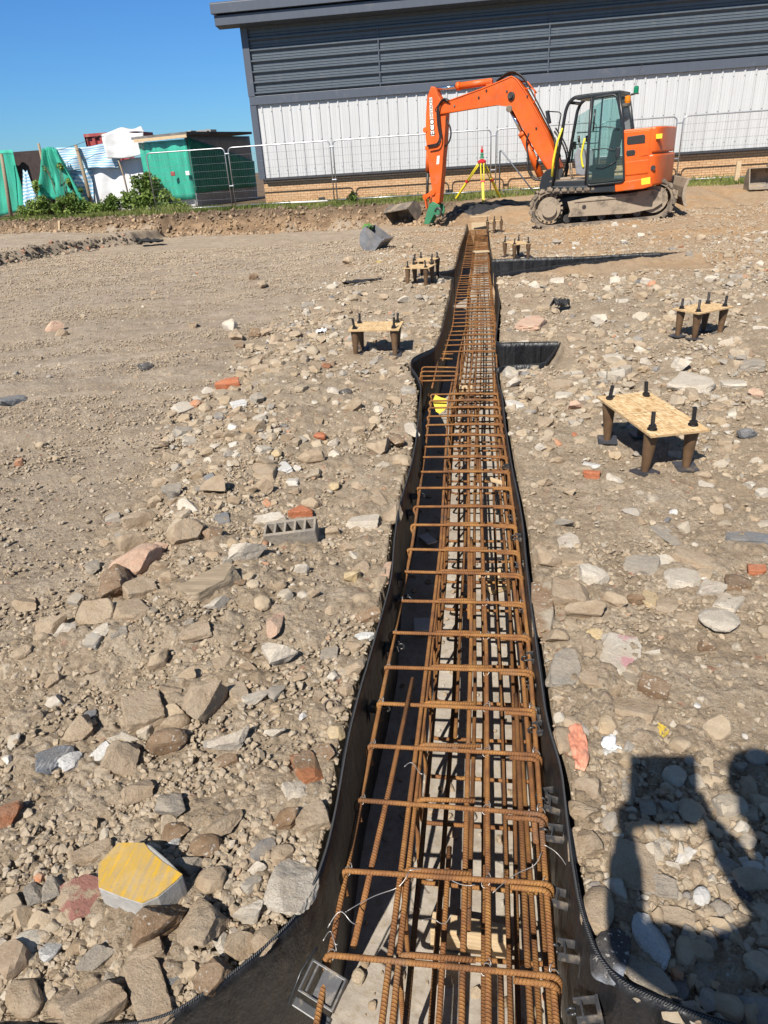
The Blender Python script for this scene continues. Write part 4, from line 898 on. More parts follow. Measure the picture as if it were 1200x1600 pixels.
# --- ordinary stones traced from the photograph: x, y, width, height, colour, kind
ROWS = '''256 1443 96 78 brown rock|321 1447 82 90 tan rock|299 1356 42 42 grey rock|347 1290 72 50 tan shard|325 1325 50 40 brown round|277 1304 40 36 brown shard|446 1278 56 50 brown rock|488 1280 50 44 tan brick|461 1238 42 35 pale rock|264 1165 66 40 brown round|197 1194 62 62 tan rock|115 1196 36 30 white rock|158 1182 42 28 white shard|357 1166 72 30 pale shard|269 1265 46 50 grey rock|219 1240 50 44 tan rock|228 1120 58 58 tan brick|328 1105 78 72 tan rock|277 1138 46 28 tan round|43 1556 50 66 tan round|100 1569 52 66 tan rock|152 1573 88 66 tan brick|234 1541 52 104 tan brick|232 1490 50 42 tan brick|269 1502 30 62 slate slab|338 1521 66 60 brown rock|377 1473 50 60 tan rock|416 1465 42 50 tan rock|347 1476 26 36 pale rock|158 1497 66 40 grey shard|84 1491 34 32 white shard|58 1407 30 40 grey rock|88 1400 36 40 grey rock|147 1338 62 26 tan slab|19 1277 44 42 reddish rock|143 1119 19 18 slate slab|128 1149 50 42 tan rock|442 1335 38 32 tan round|390 1430 50 32 pale rock|403 1361 30 18 pale rock|333 1381 50 42 tan round|273 1322 26 18 white rock|440 1029 56 48 pale rock|436 989 38 42 pinkish shard|311 1009 46 30 tan slab|342 965 44 25 pale shard|375 1090 27 34 tan slab|525 1145 28 34 yellowish round|509 1180 30 30 brown rock|461 1240 36 34 pale round|431 1147 36 22 pale shard|575 962 40 28 brown rock|566 938 32 22 tan round|515 1021 28 22 grey slab|554 1040 38 42 tan rock|521 1057 26 26 pale rock|570 994 30 13 white slab|356 1191 32 22 brown slab|474 1121 16 13 white shard|225 944 46 36 tan brick|160 982 58 58 tan rock|213 982 60 42 tan slab|296 858 58 50 tan rock|337 859 32 30 brown rock|220 819 50 26 tan brick|213 861 52 38 tan rock|254 878 27 19 pinkish rock|300 812 34 26 pale shard|273 781 32 30 grey rock|337 784 42 30 tan rock|390 881 64 38 pale rock|43 948 34 30 tan shard|88 996 48 32 tan rock|150 898 26 24 grey rock|350 829 24 19 slate slab|423 817 52 20 pale slab|592 697 40 34 tan rock|618 688 26 28 brown rock|642 662 20 36 pale shard|613 798 34 38 tan rock|567 813 52 22 pale slab|602 890 15 38 pinkish slab|550 902 28 25 yellowish rock|487 719 44 22 tan round|442 733 23 22 white slab|412 770 32 24 tan rock|413 744 38 30 tan slab|500 680 20 15 orange round|522 756 18 16 yellowish round|433 716 17 15 yellowish round|487 786 28 20 tan rock|590 770 23 34 tan slab|563 888 28 26 tan shard|473 898 24 19 pale rock|403 633 26 15 grey shard|520 616 22 14 pale rock|928 903 47 36 pale rock|890 933 58 44 tan brick|853 876 46 32 tan rock|897 874 38 22 tan slab|887 841 34 28 pale slab|880 817 36 17 grey shard|1002 881 52 30 grey slab|1065 903 52 36 pale slab|1083 873 62 28 tan slab|1110 925 42 33 pale rock|1152 912 36 40 brown brick|868 995 40 34 tan rock|918 1011 30 46 tan shard|928 1064 48 26 tan slab|1020 1079 46 32 brown brick|990 1108 64 42 tan slab|913 958 58 36 tan rock|960 943 38 22 tan rock|993 936 28 20 brown round|1015 933 27 27 yellowish slab|1042 944 33 30 tan slab|1073 966 33 19 tan slab|1103 1011 30 19 brown rock|1020 1024 26 16 pale rock|1090 1100 11 10 white shard|953 1170 30 26 white shard|880 1152 34 46 tan round|897 1104 28 18 tan slab|1023 1381 66 34 grey slab|933 1414 50 72 tan round|1018 1528 80 42 grey slab|1012 1258 29 36 grey rock|1045 1259 32 19 grey round|1097 1394 25 32 white round|1090 1358 28 36 tan rock|1052 1348 24 19 pale rock|1033 1314 30 26 pale slab|1057 1428 52 28 tan slab|1128 1414 32 30 grey round|1108 1464 28 34 grey round|1160 1388 34 36 dark shard|1137 1348 38 34 grey shard|1103 1511 32 42 grey slab|1142 1534 21 21 grey round|1063 1538 26 42 slate slab|910 1268 48 36 tan rock|898 1314 21 48 tan slab|923 1314 42 52 tan rock|1177 1294 17 16 grey shard|1157 1191 22 21 grey rock|982 1228 19 42 grey slab|902 640 28 15 pinkish rock|898 680 11 12 orange rock|1083 602 62 34 pale slab|1144 599 38 19 pale slab|1171 577 40 19 grey slab|1063 573 30 23 pale rock|1165 686 30 21 slate rock|1169 758 20 17 pale rock|1098 742 27 15 tan round|959 752 30 15 pale rock|1150 700 16 12 tan rock|1188 517 24 10 pale slab|802 600 22 16 pale rock|876 602 38 17 tan slab|882 616 27 15 pale slab|88 518 30 9 pinkish rock|96 524 22 8 tan rock|360 516 25 15 pale rock|370 527 23 17 tan rock|375 540 15 10 brown brick|415 521 20 12 tan rock|430 536 24 12 tan rock|462 522 21 18 tan shard|400 521 23 15 brown rock|411 450 15 13 tan rock|510 572 15 10 reddish rock|230 577 25 12 dark shard|302 508 16 13 tan rock|397 437 16 9 brown rock|830 620 20 14 tan rock|852 660 24 14 tan slab|960 560 30 13 pale slab|1000 545 22 11 tan rock|900 530 30 12 tan slab|935 505 26 10 pale rock|1040 640 22 12 tan rock|1120 640 26 13 tan slab|870 720 22 14 tan rock|845 700 20 13 pale rock|850 755 26 16 tan rock|1180 620 22 10 pinkish rock|940 600 20 10 grey rock|1010 570 22 11 pale rock|60 1130 24 18 tan rock|30 1090 20 14 tan rock|88 1075 30 24 tan rock|150 1060 30 22 tan rock|48 1045 30 22 tan round|112 1015 34 24 pale rock|170 1020 26 20 pale shard|195 1020 28 14 grey slab|250 1045 40 30 tan rock|292 1068 34 28 tan rock|270 1090 34 30 tan rock|300 1000 20 14 grey rock|245 1100 30 22 slate shard|390 1050 26 20 tan rock|350 1045 30 20 tan slab|400 1100 40 14 pale slab|470 1060 22 18 tan rock|500 1090 24 20 tan rock|540 1080 26 24 tan rock|556 1010 26 20 tan rock|520 960 24 18 tan rock|490 940 26 16 tan rock|545 935 24 14 tan slab|440 930 22 14 tan rock|410 910 24 14 tan slab|380 935 24 14 brown rock|258 905 24 16 tan rock|270 930 30 20 tan rock|190 880 22 16 tan rock|165 850 20 14 tan rock|240 790 22 14 tan rock|250 755 24 16 tan rock|310 755 24 16 tan rock|300 735 20 13 tan slab|330 760 22 14 slate shard|325 715 24 14 tan rock|345 690 22 14 tan rock|370 650 24 14 tan rock|375 635 26 12 white slab|330 672 20 12 tan slab|450 690 22 12 tan rock|470 655 18 11 tan rock|520 690 20 12 pale rock|545 730 22 13 tan rock|560 670 20 12 tan rock|590 640 18 12 pale rock|600 735 22 14 tan rock|560 760 22 14 tan rock|520 830 26 18 tan rock|545 855 26 18 tan rock|575 850 24 18 tan rock|395 780 20 12 tan rock|370 800 24 14 tan rock|460 770 18 12 tan rock|590 560 18 10 grey rock|560 470 18 9 tan rock|600 470 16 8 tan rock|630 475 20 9 pale rock|655 470 14 8 grey rock|620 500 18 9 tan rock|640 520 16 9 tan rock|520 500 18 9 tan rock|480 480 20 9 grey slab|545 410 20 7 tan rock|835 450 20 8 pale rock|870 440 22 8 pale slab|910 450 18 7 tan rock|960 440 20 7 pale rock|1000 470 22 9 tan rock|850 480 22 9 tan slab|1010 440 18 7 pale rock|1110 440 18 6 pale rock|900 378 12 6 pale slab|1000 372 12 6 pale rock|1076 402 14 8 grey rock|1185 415 14 6 pale rock|1095 375 14 7 tan rock|960 360 12 5 pale rock|870 380 14 7 grey rock|640 385 14 5 tan rock|560 520 18 9 tan rock'''.split('|')
CM_ = {'pale': 'pale grey', 'slate': 'slate grey', 'reddish': 'reddish brown', 'orange': 'orange red'}
for row in ROWS:
    a = row.split(); place_stone(float(a[0]), float(a[1]), float(a[2]), float(a[3]), CM_.get(a[4], a[4]), a[5])
LAND += [('nearest bolt template', 1.05, 3.9), ('bolt template on the left', -0.97, 6.55), ('template right of the short branch', 2.05, 6.75), ('two overlapping bolt templates', -0.85, 10.4), ('left liner\'s bulge', -0.58, 6.0), ('short side branch', 0.6, 6.15), ('long side branch', 2.0, 11.8), ('white paint-marked stones', 9e3, 9e3)]
LAND = [l for l in LAND if l[1] < 1e3]
SHAPE = {'rock': 'angular', 'shard': 'split', 'round': 'rounded', 'brick': 'blocky', 'slab': 'flat'}
def phrase(s):
    w = s['w']; size = 'large' if w > 0.105 else ('hand-sized' if w > 0.075 else ('fist-sized' if w > 0.05 else 'small'))
    l = min(LAND, key=lambda q: (q[1]-s['x'])**2+((q[2]-s['y'])*0.8)**2+1e3*(abs(q[1]-s['x'])+abs(q[2]-s['y']) < 1e-3))
    dx, dy = s['x']-l[1], (s['y']-l[2])*0.7
    rel = ('beyond' if dy > 0 else 'in front of') if abs(dy) > abs(dx) else ('right of' if dx > 0 else 'left of')
    return '%s %s %s stone' % (size, SHAPE[s['kind']], s['color']), rel, l
cl = {}
for s in STONES:
    if s['label']: continue
    a, rel, l = phrase(s); cl.setdefault((a, rel, l[0]), []).append((math.hypot(s['x']-l[1], s['y']-l[2]), s))
NTH = ['', 'second ', 'third ', 'fourth ', 'fifth ', 'sixth ', 'seventh ', 'eighth ', 'ninth ', 'tenth ', 'eleventh ', 'twelfth ', 'thirteenth ', 'fourteenth ']
for (a, rel, ln), lst in cl.items():
    lst.sort(key=lambda q: q[0])
    for k, (_, s) in enumerate(lst):
        s['o']['label'] = '%s %s the %s' % (a, rel, ln) if len(lst) == 1 else '%s, %snearest one %s the %s' % (a, NTH[min(k, 13)], rel, ln)
# ------------------------------------------------------------------ the uncountable rubble and gravel
COLS = np.array([(0.34, 0.27, 0.19), (0.30, 0.235, 0.165), (0.36, 0.30, 0.225), (0.40, 0.355, 0.29), (0.27, 0.20, 0.13), (0.45, 0.42, 0.365), (0.22, 0.16, 0.11), (0.28, 0.265, 0.24), (0.38, 0.17, 0.09), (0.58, 0.56, 0.52), (0.16, 0.165, 0.175), (0.34, 0.26, 0.17)])
COLS = COLS*np.array([1.10, 1.09, 1.07])
CP = np.array([16, 15, 16, 13, 8, 10, 5, 9, 0.8, 1.4, 2.5, 7.0]); CP /= CP.sum()
def scatter(name, label, n, smin, smax, power, level, nvar, seed, ymax, density, flat=(0.4, 0.8), bury=0.3, ymin=0.55):
    r = np.random.default_rng(seed)
    vars_ = [rock_shape(seed*31+k, ('rock', 'shard', 'slab', 'rock', 'brick', 'shard', 'rock', 'round')[k % 8], level) for k in range(nvar)]
    # sample in picture-like density: depth
    N = n*4; u = r.random(N); y = ymin+(ymax-ymin)*u**(1.9 if ymin < 1 else 1.2)
    s = smin*(smax/smin)**(r.random(N)**power)
    s = np.maximum(s, 1.6*np.sqrt(y*y+2.7)/688)
    wl, wr = 1.25+0.84*y, 0.95+0.56*y
    x = -wl+(wl+wr)*r.random(N)
    xl, xr = XL(y)-0.02-s*0.4, XR(y)+0.02+s*0.4
    ok = (x < xl) | (x > xr)
    ok &= carve(x, y) < 0.01
    for q in ((B1N, B1F, B1X), (B2N, B2F, B2X)): ok &= ~((y > q[0]-0.03-s*.5) & (y < q[1]+0.03+s*.5) & (x > 0) & (x < q[2]+0.06))
    ok &= r.random(N) < density(x, y)
    tk = np.array(TAKEN+FEET)
    x, y, s = x[ok], y[ok], s[ok]
    keep = np.ones(len(x), bool)
    for i in range(0, len(x), 4000):
        d = np.hypot(x[i:i+4000, None]-tk[None, :, 0], y[i:i+4000, None]-tk[None, :, 1])
        keep[i:i+4000] = (d > tk[None, :, 2]*0.75+s[i:i+4000, None]*0.3).all(1)
    x, y, s = x[keep][:n], y[keep][:n], s[keep][:n]; m = len(x)
    z = h_base(x, y); vi = r.integers(0, nvar, m); ang = r.random((m, 3))*np.array([0.7, 0.7, 6.28])-np.array([0.35, 0.35, 0])
    ca = COLS[r.choice(len(COLS), m, p=CP)]*(0.85+0.3*r.random((m, 1)))
    if level == 1: ca = ca*0.38+np.array((0.36, 0.285, 0.20))*0.62*(0.8+0.4*r.random((m, 1)))
    VS, FS, CS, off = [], [], [], 0
    asp = np.c_[0.75+0.5*r.random(m), 0.7+0.4*r.random(m), flat[0]+(flat[1]-flat[0])*r.random(m)]
    for k in range(nvar):
        I = np.where(vi == k)[0]
        if not len(I): continue
        V, F = vars_[k]; c, sn = np.cos(ang[I]), np.sin(ang[I])
        W = V[None]*asp[I][:, None, :]*(s[I]/2)[:, None, None]
        X, Y, Z = W[..., 0], W[..., 1], W[..., 2]
        Y, Z = Y*c[:, 0:1]-Z*sn[:, 0:1], Y*sn[:, 0:1]+Z*c[:, 0:1]
        X, Z = X*c[:, 1:2]+Z*sn[:, 1:2], -X*sn[:, 1:2]+Z*c[:, 1:2]
        X, Y = X*c[:, 2:3]-Y*sn[:, 2:3], X*sn[:, 2:3]+Y*c[:, 2:3]
        Z = Z+(z[I]+s[I]*asp[I][:, 2]*(0.5-bury)+0.004)[:, None]
        VS.append(np.stack([X+x[I][:, None], Y+y[I][:, None], Z], -1).reshape(-1, 3))
        FS.append((F[None]+(np.arange(len(I))*len(V))[:, None, None]+off).reshape(-1, 3)); off += len(I)*len(V)
        CS.append(np.repeat(ca[I], len(V), 0))
    me = np_mesh(name, np.vstack(VS), np.vstack(FS), smooth=level > 1, vcol={'tone': np.vstack(CS)})
    if level > 1: me.set_sharp_from_angle(angle=math.radians(16))
    o = link_mesh(name, me, M['rubble']); tag(o, label, kind='stuff'); return o
def rubble_mat():
    t = NT('mixed rubble'); o = t.coord(); a = t.n('ShaderNodeVertexColor', layer_name='tone')
    n = t.noise(o, 60, 5, 0.7); c = t.mix(t.rng(n, 0.3, 0.7, 0.4, 0.0), a.outputs[0], (0.16, 0.115, 0.075))
    g = t.n('ShaderNodeNewGeometry'); sx = t.n('ShaderNodeSeparateXYZ'); t.l(g.outputs['Normal'], sx.inputs[0])
    d = t.math('MULTIPLY', t.rng(t.noise(o, 22, 5, 0.7), 0.38, 0.62), t.rng(sx.outputs[2], -0.3, 0.8)); c = t.mix(t.math('MULTIPLY', d, 0.5), c, (0.42, 0.345, 0.255))
    b = t.bump(t.noise(o, 80, 8, 0.75), 0.9, 0.006)
    return t.fin(c, 0.93, b, 0, 0.2)
M['rubble'] = rubble_mat()
def dens_big(x, y): return (1-0.95*soil_mask(x, y))*np.clip(rubmask(x, y)*1.0+0.05, 0, 1)*(0.12+0.88*sstep(-0.12, 0.28, fbm(x*1.3, y*1.1, 400, 3)))
def dens_mid(x, y): return (1-0.85*soil_mask(x, y))*np.clip(rubmask(x, y)*1.1, 0, 1)*sstep(3.4, 5.0, y)*(0.25+0.75*sstep(-0.2, 0.25, fbm(x*1.1, y*0.7, 430, 3)))
def dens_small(x, y): return (1-0.8*soil_mask(x, y))*np.where(x > 0, 0.62, 1.0)*(1-0.8*np.exp(-(((x-1.05)/0.42)**2+((y-1.85)/0.42)**2)**2))*np.clip(0.5+0.5*rubmask(x, y), 0, 1)*(0.25+0.75*sstep(-0.3, 0.3, fbm(x*1.6, y*1.6, 410, 3)))
scatter('rubble', 'broken stone and brick rubble spread over the site', 7600, 0.020, 0.085, 1.7, 3, 22, 21, 17.5, dens_big, bury=0.40)
scatter('rubble', 'grey broken concrete and stone rubble spread over the middle of the site', 5200, 0.035, 0.15, 2.4, 3, 22, 61, 15.5, dens_mid, (0.35, 0.75), 0.40, 3.6)
scatter('gravel', 'small stones and clods strewn across the dusty ground', 105000, 0.006, 0.030, 1.6, 1, 20, 22, 19.0, dens_small, (0.45, 0.9), 0.3)

def bank_clods():
    r = np.random.default_rng(99); n = 3600; x = r.uniform(-24, -0.6, n); yt = ytop(x); w = wbank(x); f = r.random(n)*1.35-0.3; y = yt-w+w*f+0.15*r.normal(size=n); z = h_base(x, y); sh = [rock_shape(700+k, ('shard', 'rock')[k % 2], 2) for k in range(6)]; VS, FS, CS = [], [], []; off = 0
    for i in range(n):
        V, F = sh[i % 6]; s = 0.03+0.11*r.random()**3; VS.append((V*s*np.array([.6, .6, .45])) @ rotm(*(r.random(3)*6)).T+np.array([x[i], y[i], z[i]+s*0.05])); FS.append(F+off); off += len(V)
        c = np.array((0.09, 0.058, 0.035))*(0.5+r.random()) if f[i] > 0.55 else np.array((0.30, 0.20, 0.115))*(0.6+0.7*r.random()); CS.append(np.repeat(c[None], len(V), 0))
    tag(link_mesh('bank_clods', np_mesh('bank_clods', np.vstack(VS), np.vstack(FS), True, vcol={'tone': np.vstack(CS)}), M['rubble']), 'lumps of earth on the face of the cut bank', kind='stuff')
bank_clods()

def bed_debris():
    r = np.random.default_rng(123); n = 900; y = 0.6+14*r.random(n)**1.7; f = r.random(n); x = XL(y)+0.02+(XR(y)-XL(y)-0.04)*f; sh = [rock_shape(900+k, ('rock', 'shard', 'slab')[k % 3], 2) for k in range(6)]; VS, FS, CS = [], [], []; off = 0
    for i in range(n):
        V, F = sh[i % 6]; s = 0.006+0.028*r.random()**3; VS.append((V*s*np.array([.6, .6, .4])) @ rotm(0.2, 0.2, r.random()*6).T+np.array([x[i], y[i], FLOOR+0.006+s*0.2])); FS.append(F+off); off += len(V); CS.append(np.repeat(COLS[r.choice(len(COLS), p=CP)][None], len(V), 0))
    tag(link_mesh('bed_debris', np_mesh('bed_debris', np.vstack(VS), np.vstack(FS), False, vcol={'tone': np.vstack(CS)}), M['rubble']), 'grit and crumbs of soil fallen on the trench bed', kind='stuff')
bed_debris()
# ------------------------------------------------------------------ excavator
def paint_mat(name, c, rough=0.48, dirt=0.65, fade=0.22):
    t = NT(name); o = t.coord(); n = t.noise(o, 1.6, 6, 0.6)
    cc = t.ramp(n, [(0.3, mulc(c, 1-fade)), (0.7, mulc(c, 1+fade))])
    d = t.rng(t.noise(o, 3.5, 9, 0.72), 0.66-dirt*0.25, 0.86-dirt*0.2, 0, 0.7)
    g = t.n('ShaderNodeSeparateXYZ'); t.l(o, g.inputs[0]); low = t.rng(g.outputs[2], 1.5, 0.7, 0.35, 1.0)
    d = t.math('MULTIPLY', d, low); cc = t.mix(d, cc, (0.25, 0.19, 0.13))
    ch = t.rng(t.noise(o, 26, 4, 0.7), 0.70, 0.73, 0, 0.7); cc = t.mix(ch, cc, mulc(c, 0.35))
    return t.fin(cc, t.math('MAXIMUM', t.math('MULTIPLY', d, 0.9), rough), t.bump(t.noise(o, 9, 4), 0.06, 0.01), 0, 0.4)
M['orange'] = paint_mat('orange machine paint', (0.62, 0.098, 0.010)); M['orange hood'] = paint_mat('orange engine cover paint', (0.62, 0.100, 0.010), 0.38, 0.35)
M['cab paint'] = paint_mat('charcoal cab paint', (0.022, 0.024, 0.027), 0.35, 0.3); M['dark steel'] = simple('dark greasy steel', (0.03, 0.028, 0.026), 0.5, 0.3, 14, 0.2, dirt=0.35)
M['track'] = simple('mud caked track pad', (0.10, 0.083, 0.066), 0.9, 0.35, 7, 0.6, 30, dirt=0.75, dirtc=(0.27, 0.21, 0.15), dscale=5, bdist=0.01)
M['track frame'] = simple('mud caked track frame', (0.13, 0.105, 0.08), 0.9, 0.3, 5, 0.7, 24, dirt=0.95, dirtc=(0.30, 0.24, 0.175), dscale=2.5, bdist=0.015)
M['chrome'] = simple('chrome rod', (0.75, 0.76, 0.78), 0.12, 0.05, 5, 0, metal=1.0); M['hose'] = simple('black rubber hose', (0.014, 0.013, 0.013), 0.5, 0.3, 20, 0.1, dirt=0.2)
M['green paint'] = paint_mat('worn green paint', (0.045, 0.20, 0.10), 0.5, 0.5); M['yellow paint'] = simple('bright yellow paint', (0.66, 0.56, 0.035), 0.45, 0.1, 20, 0.03)
M['seat'] = simple('dark grey seat cloth', (0.045, 0.045, 0.05), 0.9, 0.2, 20, 0.2); M['grey trim'] = simple('grey cab moulding', (0.20, 0.205, 0.22), 0.6, 0.15, 14, 0.1, dirt=0.3)
M['grille'] = simple('black louvre', (0.016, 0.015, 0.014), 0.6, 0.3, 30, 0.3); M['white vinyl'] = simple('white vinyl', (0.72, 0.70, 0.64), 0.5, 0.06, 8, 0.0, dirt=0.1)
def glass_mat(name, tint, tr=0.75):
    t = NT(name); g = t.n('ShaderNodeBsdfGlossy'); g.inputs['Roughness'].default_value = 0.03; g.inputs['Color'].default_value = (0.9, 0.95, 0.95, 1)
    tr_ = t.n('ShaderNodeBsdfTransparent'); tr_.inputs[0].default_value = (*tint, 1)
    df = t.n('ShaderNodeBsdfDiffuse'); df.inputs[0].default_value = (0.17, 0.24, 0.24, 1)
    m0 = t.n('ShaderNodeMixShader'); m0.inputs[0].default_value = 1-tr; t.l(tr_.outputs[0], m0.inputs[1]); t.l(df.outputs[0], m0.inputs[2])
    fr_ = t.n('ShaderNodeFresnel'); fr_.inputs[0].default_value = 1.5
    m = t.n('ShaderNodeMixShader'); t.l(fr_.outputs[0], m.inputs[0]); t.l(m0.outputs[0], m.inputs[1]); t.l(g.outputs[0], m.inputs[2])
    t.l(m.outputs[0], t.out.inputs[0]); return t.m
M['glass'] = glass_mat('green tinted cab glass', (0.80, 0.92, 0.90), 0.92)
def lamp_glass(name, c):
    t = NT(name); t.b.inputs['Transmission Weight'].default_value = 0.25; return t.fin(c, 0.2)
TH = math.radians(23); C0 = np.array([2.6, 18.25, 0.11]); AX = np.array([-math.cos(TH), math.sin(TH), 0]); NX = np.array([-math.sin(TH), -math.cos(TH), 0])
EX = empty('excavator', tuple(C0), math.atan2(AX[1], AX[0]), 'orange crawler excavator with charcoal cab, boom folded down beside the trench end', 'excavator')
def SP(px_, py_, off):
    p = onplane(px_, py_, C0+NX*off, NX)-C0; return (float(np.dot(p, AX)), float(p[2]))
def poly(pts, off): return [SP(*p, off) for p in pts]
# --- tracks (turned a little against the upper body)
T2 = math.radians(5); rel = math.atan2(math.sin(T2), -math.cos(T2))-math.atan2(AX[1], AX[0])
XT = Matrix.Rotation(rel, 4, 'Z') @ Matrix.Rotation(math.radians(2.6), 4, 'Y')
_a2 = np.array([-math.cos(T2), math.sin(T2), 0]); _n2 = np.array([-math.sin(T2), -math.cos(T2), 0])
def ST(px_, py_): return float(np.dot(onplane(px_, py_, C0+_n2*1.06, _n2)-C0, _a2))
def track(side):
    y0 = side*0.86; w = 0.45; r = 0.385; sF, sR = ST(829, 340)-0.42, ST(1055, 325)+0.42; zc = r+0.0
    path = []
    for a in np.linspace(PI/2, 3*PI/2, 15): path.append((sR+r*math.cos(a), zc+r*math.sin(a)*(1 if a > PI else 0.92)))
    for q in np.linspace(sR, sF, 16)[1:-1]: path.append((q, zc-r))
    for a in np.linspace(-PI/2, PI/2, 15): path.append((sF+r*math.cos(a), zc+r*math.sin(a)))
    for q in np.linspace(sF, sR, 16)[1:-1]: path.append((q, zc+r-0.045*math.sin(PI*(q-sR)/(sF-sR))-0.02))
    P = np.array(path); P = np.vstack([P, P[:1]]); d = np.r_[0, np.cumsum(np.linalg.norm(np.diff(P, axis=0), axis=1))]
    mb = MB(XT); belt = []
    for q in np.arange(0, d[-1], 0.03): belt.append((np.interp(q, d, P[:, 0]), np.interp(q, d, P[:, 1])))
    inn = [(sF-(sF-sR)/2+(x-(sF+sR)/2)*0.965, zc+(z-zc)*0.88) for x, z in belt]; n = len(belt)
    V = [(x, y0-w*0.42, z) for x, z in inn]+[(x, y0+w*0.42, z) for x, z in inn]+[(x, y0-w*0.42, z) for x, z in belt]+[(x, y0+w*0.42, z) for x, z in belt]
    F = []
    for i in range(n):
        j = (i+1) % n; F += [(i, j, n+j, n+i), (2*n+i, 2*n+j, 3*n+j, 3*n+i), (i, j, 2*n+j, 2*n+i), (n+i, n+j, 3*n+j, 3*n+i)]
    mb.add(V, F)
    rr = random.Random(side+5); N = int(d[-1]/0.158)
    for k in range(N):
        q = d[-1]*k/N; x, z = np.interp(q, d, P[:, 0]), np.interp(q, d, P[:, 1]); x2, z2 = np.interp((q+0.02) % d[-1], d, P[:, 0]), np.interp((q+0.02) % d[-1], d, P[:, 1])
        t = np.array([x2-x, z2-z]); t /= max(1e-6, np.linalg.norm(t)); nn = np.array([t[1], -t[0]])
        if np.dot(nn, np.array([x-(sF+sR)/2, z-zc])) < 0: nn = -nn
        Rm = Matrix(((t[0], 0, nn[0]), (0, 1, 0), (t[1], 0, nn[1])))
        c = Vector((x+nn[0]*0.02, y0, z+nn[1]*0.02)); mb.box(c, (0.128, w*rr.uniform(.97, 1.02), 0.062+rr.uniform(-.006, .008)), Rm, bev=0.022)
        mb.box(c+Vector((nn[0]*0.03, 0, nn[1]*0.03)), (0.055, w*0.86, 0.045), Rm, bev=0.015)
    tr = mb.build('track', M['track'], EX)
    yo = y0+side*w*0.36
    fr_ = MB(XT); pl = [(sF-0.42, 0.19), (sF-0.46, 0.30), (sF-0.40, 0.50), (sF-0.9, 0.56), (sR+0.6, 0.56), (sR+0.02, 0.60), (sR-0.14, 0.50), (sR-0.16, 0.30), (sR+0.02, 0.20), (sR+0.5, 0.15)]
    fr_.prism(pl, yo-side*0.20, yo+side*0.045); fr_.box((sF-1.2, yo+side*0.05, 0.50), (1.3, 0.03, 0.05), bev=0.01)
    f = fr_.build('track_frame', M['track frame'], tr, 0.02)
    hl = MB(XT); hl.cyl((0.15, yo+side*0.046, 0.37), (0.15, yo+side*0.052, 0.37), 0.045, 16); hl.build('grease_hole', M['dark steel'], tr)
    sp = MB(XT); sp.lathe([(0.0, 0), (0.235, 0), (0.245, 0.06), (0.20, 0.075), (0.20, 0.05), (0.14, 0.05), (0.13, 0.10), (0.0, 0.10)], n=28)
    Vn = []
    so_ = MB(XT)
    for (rad, dy) in ((0.255, 0.0), (0.165, 0.075)):
        so_.cyl((sF, yo-side*0.10+side*dy, zc), (sF, yo-side*0.02+side*dy, zc), rad, 26)
    for k in range(18):
        a = 2*PI*k/18; so_.box((sF+0.27*math.cos(a), yo-side*0.1, zc+0.27*math.sin(a)), (0.07, 0.04, 0.05), Matrix.Rotation(-a, 3, 'Y'))
    so_.build('sprocket', M['track frame'], tr)
    idl = MB(XT); idl.cyl((sR, yo-side*0.12, zc), (sR, yo-side*0.02, zc), 0.27, 24); idl.build('idler', M['track frame'], tr)
    for q in np.linspace(sR+0.35, sF-0.4, 5): ro = MB(XT); ro.cyl((q, y0-0.12, 0.15), (q, y0+0.12, 0.15), 0.085, 14); ro.build('roller', M['dark steel'], tr)
track(1); track(-1)
mb = MB(XT); mb.box((0.15, 0, 0.46), (1.3, 1.3, 0.26), bev=0.04); mb.cyl((0.1, 0, 0.58), (0.1, 0, 0.80), 0.50, 28); mb.build('carbody', M['dark steel'], EX)
bl = MB(XT); pts = [(-1.98, 0.10), (-1.93, 0.14), (-1.88, 0.30), (-1.90, 0.50), (-1.97, 0.66), (-2.02, 0.66), (-1.96, 0.50), (-1.945, 0.30), (-2.0, 0.13)]
bl.prism([(x, z+0.08) for x, z in pts], -1.1, 1.1); bo = bl.build('dozer_blade', M['track frame'], EX)
ar = MB(XT)
for s in (-1, 1): ar.beam((-0.3, s*0.42, 0.42), (-1.92, s*0.42, 0.40), 0.12, 0.16)
ar.build('blade_arm', M['track frame'], bo)
# --- house
def plate(name, pts, off, depth, mat, parent=EX, bev=0.02):
    pl = poly(pts, off); mb = MB(); mb.prism(pl, off-depth, off); return mb.build(name, mat, parent, bev)
fl = MB(); fl.box((-0.1, 0.05, 0.845), (1.62, 1.86, 0.12), bev=0.02); fl.build('platform', M['cab paint'], EX)
sk_ = plate('side_skirt', [(862, 291), (917, 291), (962, 288), (961, 300), (866, 304)], 1.02, 0.10, M['cab paint'])
hood = plate('engine_cover', [(973, 203), (1019, 198.5), (1018, 288), (960, 297), (961, 288), (974, 286)], 1.0, 1.95, M['orange hood'], bev=0.03)
sk2 = plate('rear_skirt', [(960, 286), (1017, 277), (1019, 291), (1005, 295), (961, 300)], 1.035, 0.3, M['orange hood'], bev=0.02)
cw = MB()
hs_, hz_ = SP(1018, 198.5, 1.0); hb_ = SP(1018, 290, 1.0)[1]; tl_ = SP(1047, 240, 0.0)[0]; zm_ = SP(1018, 240, 1.0)[1]
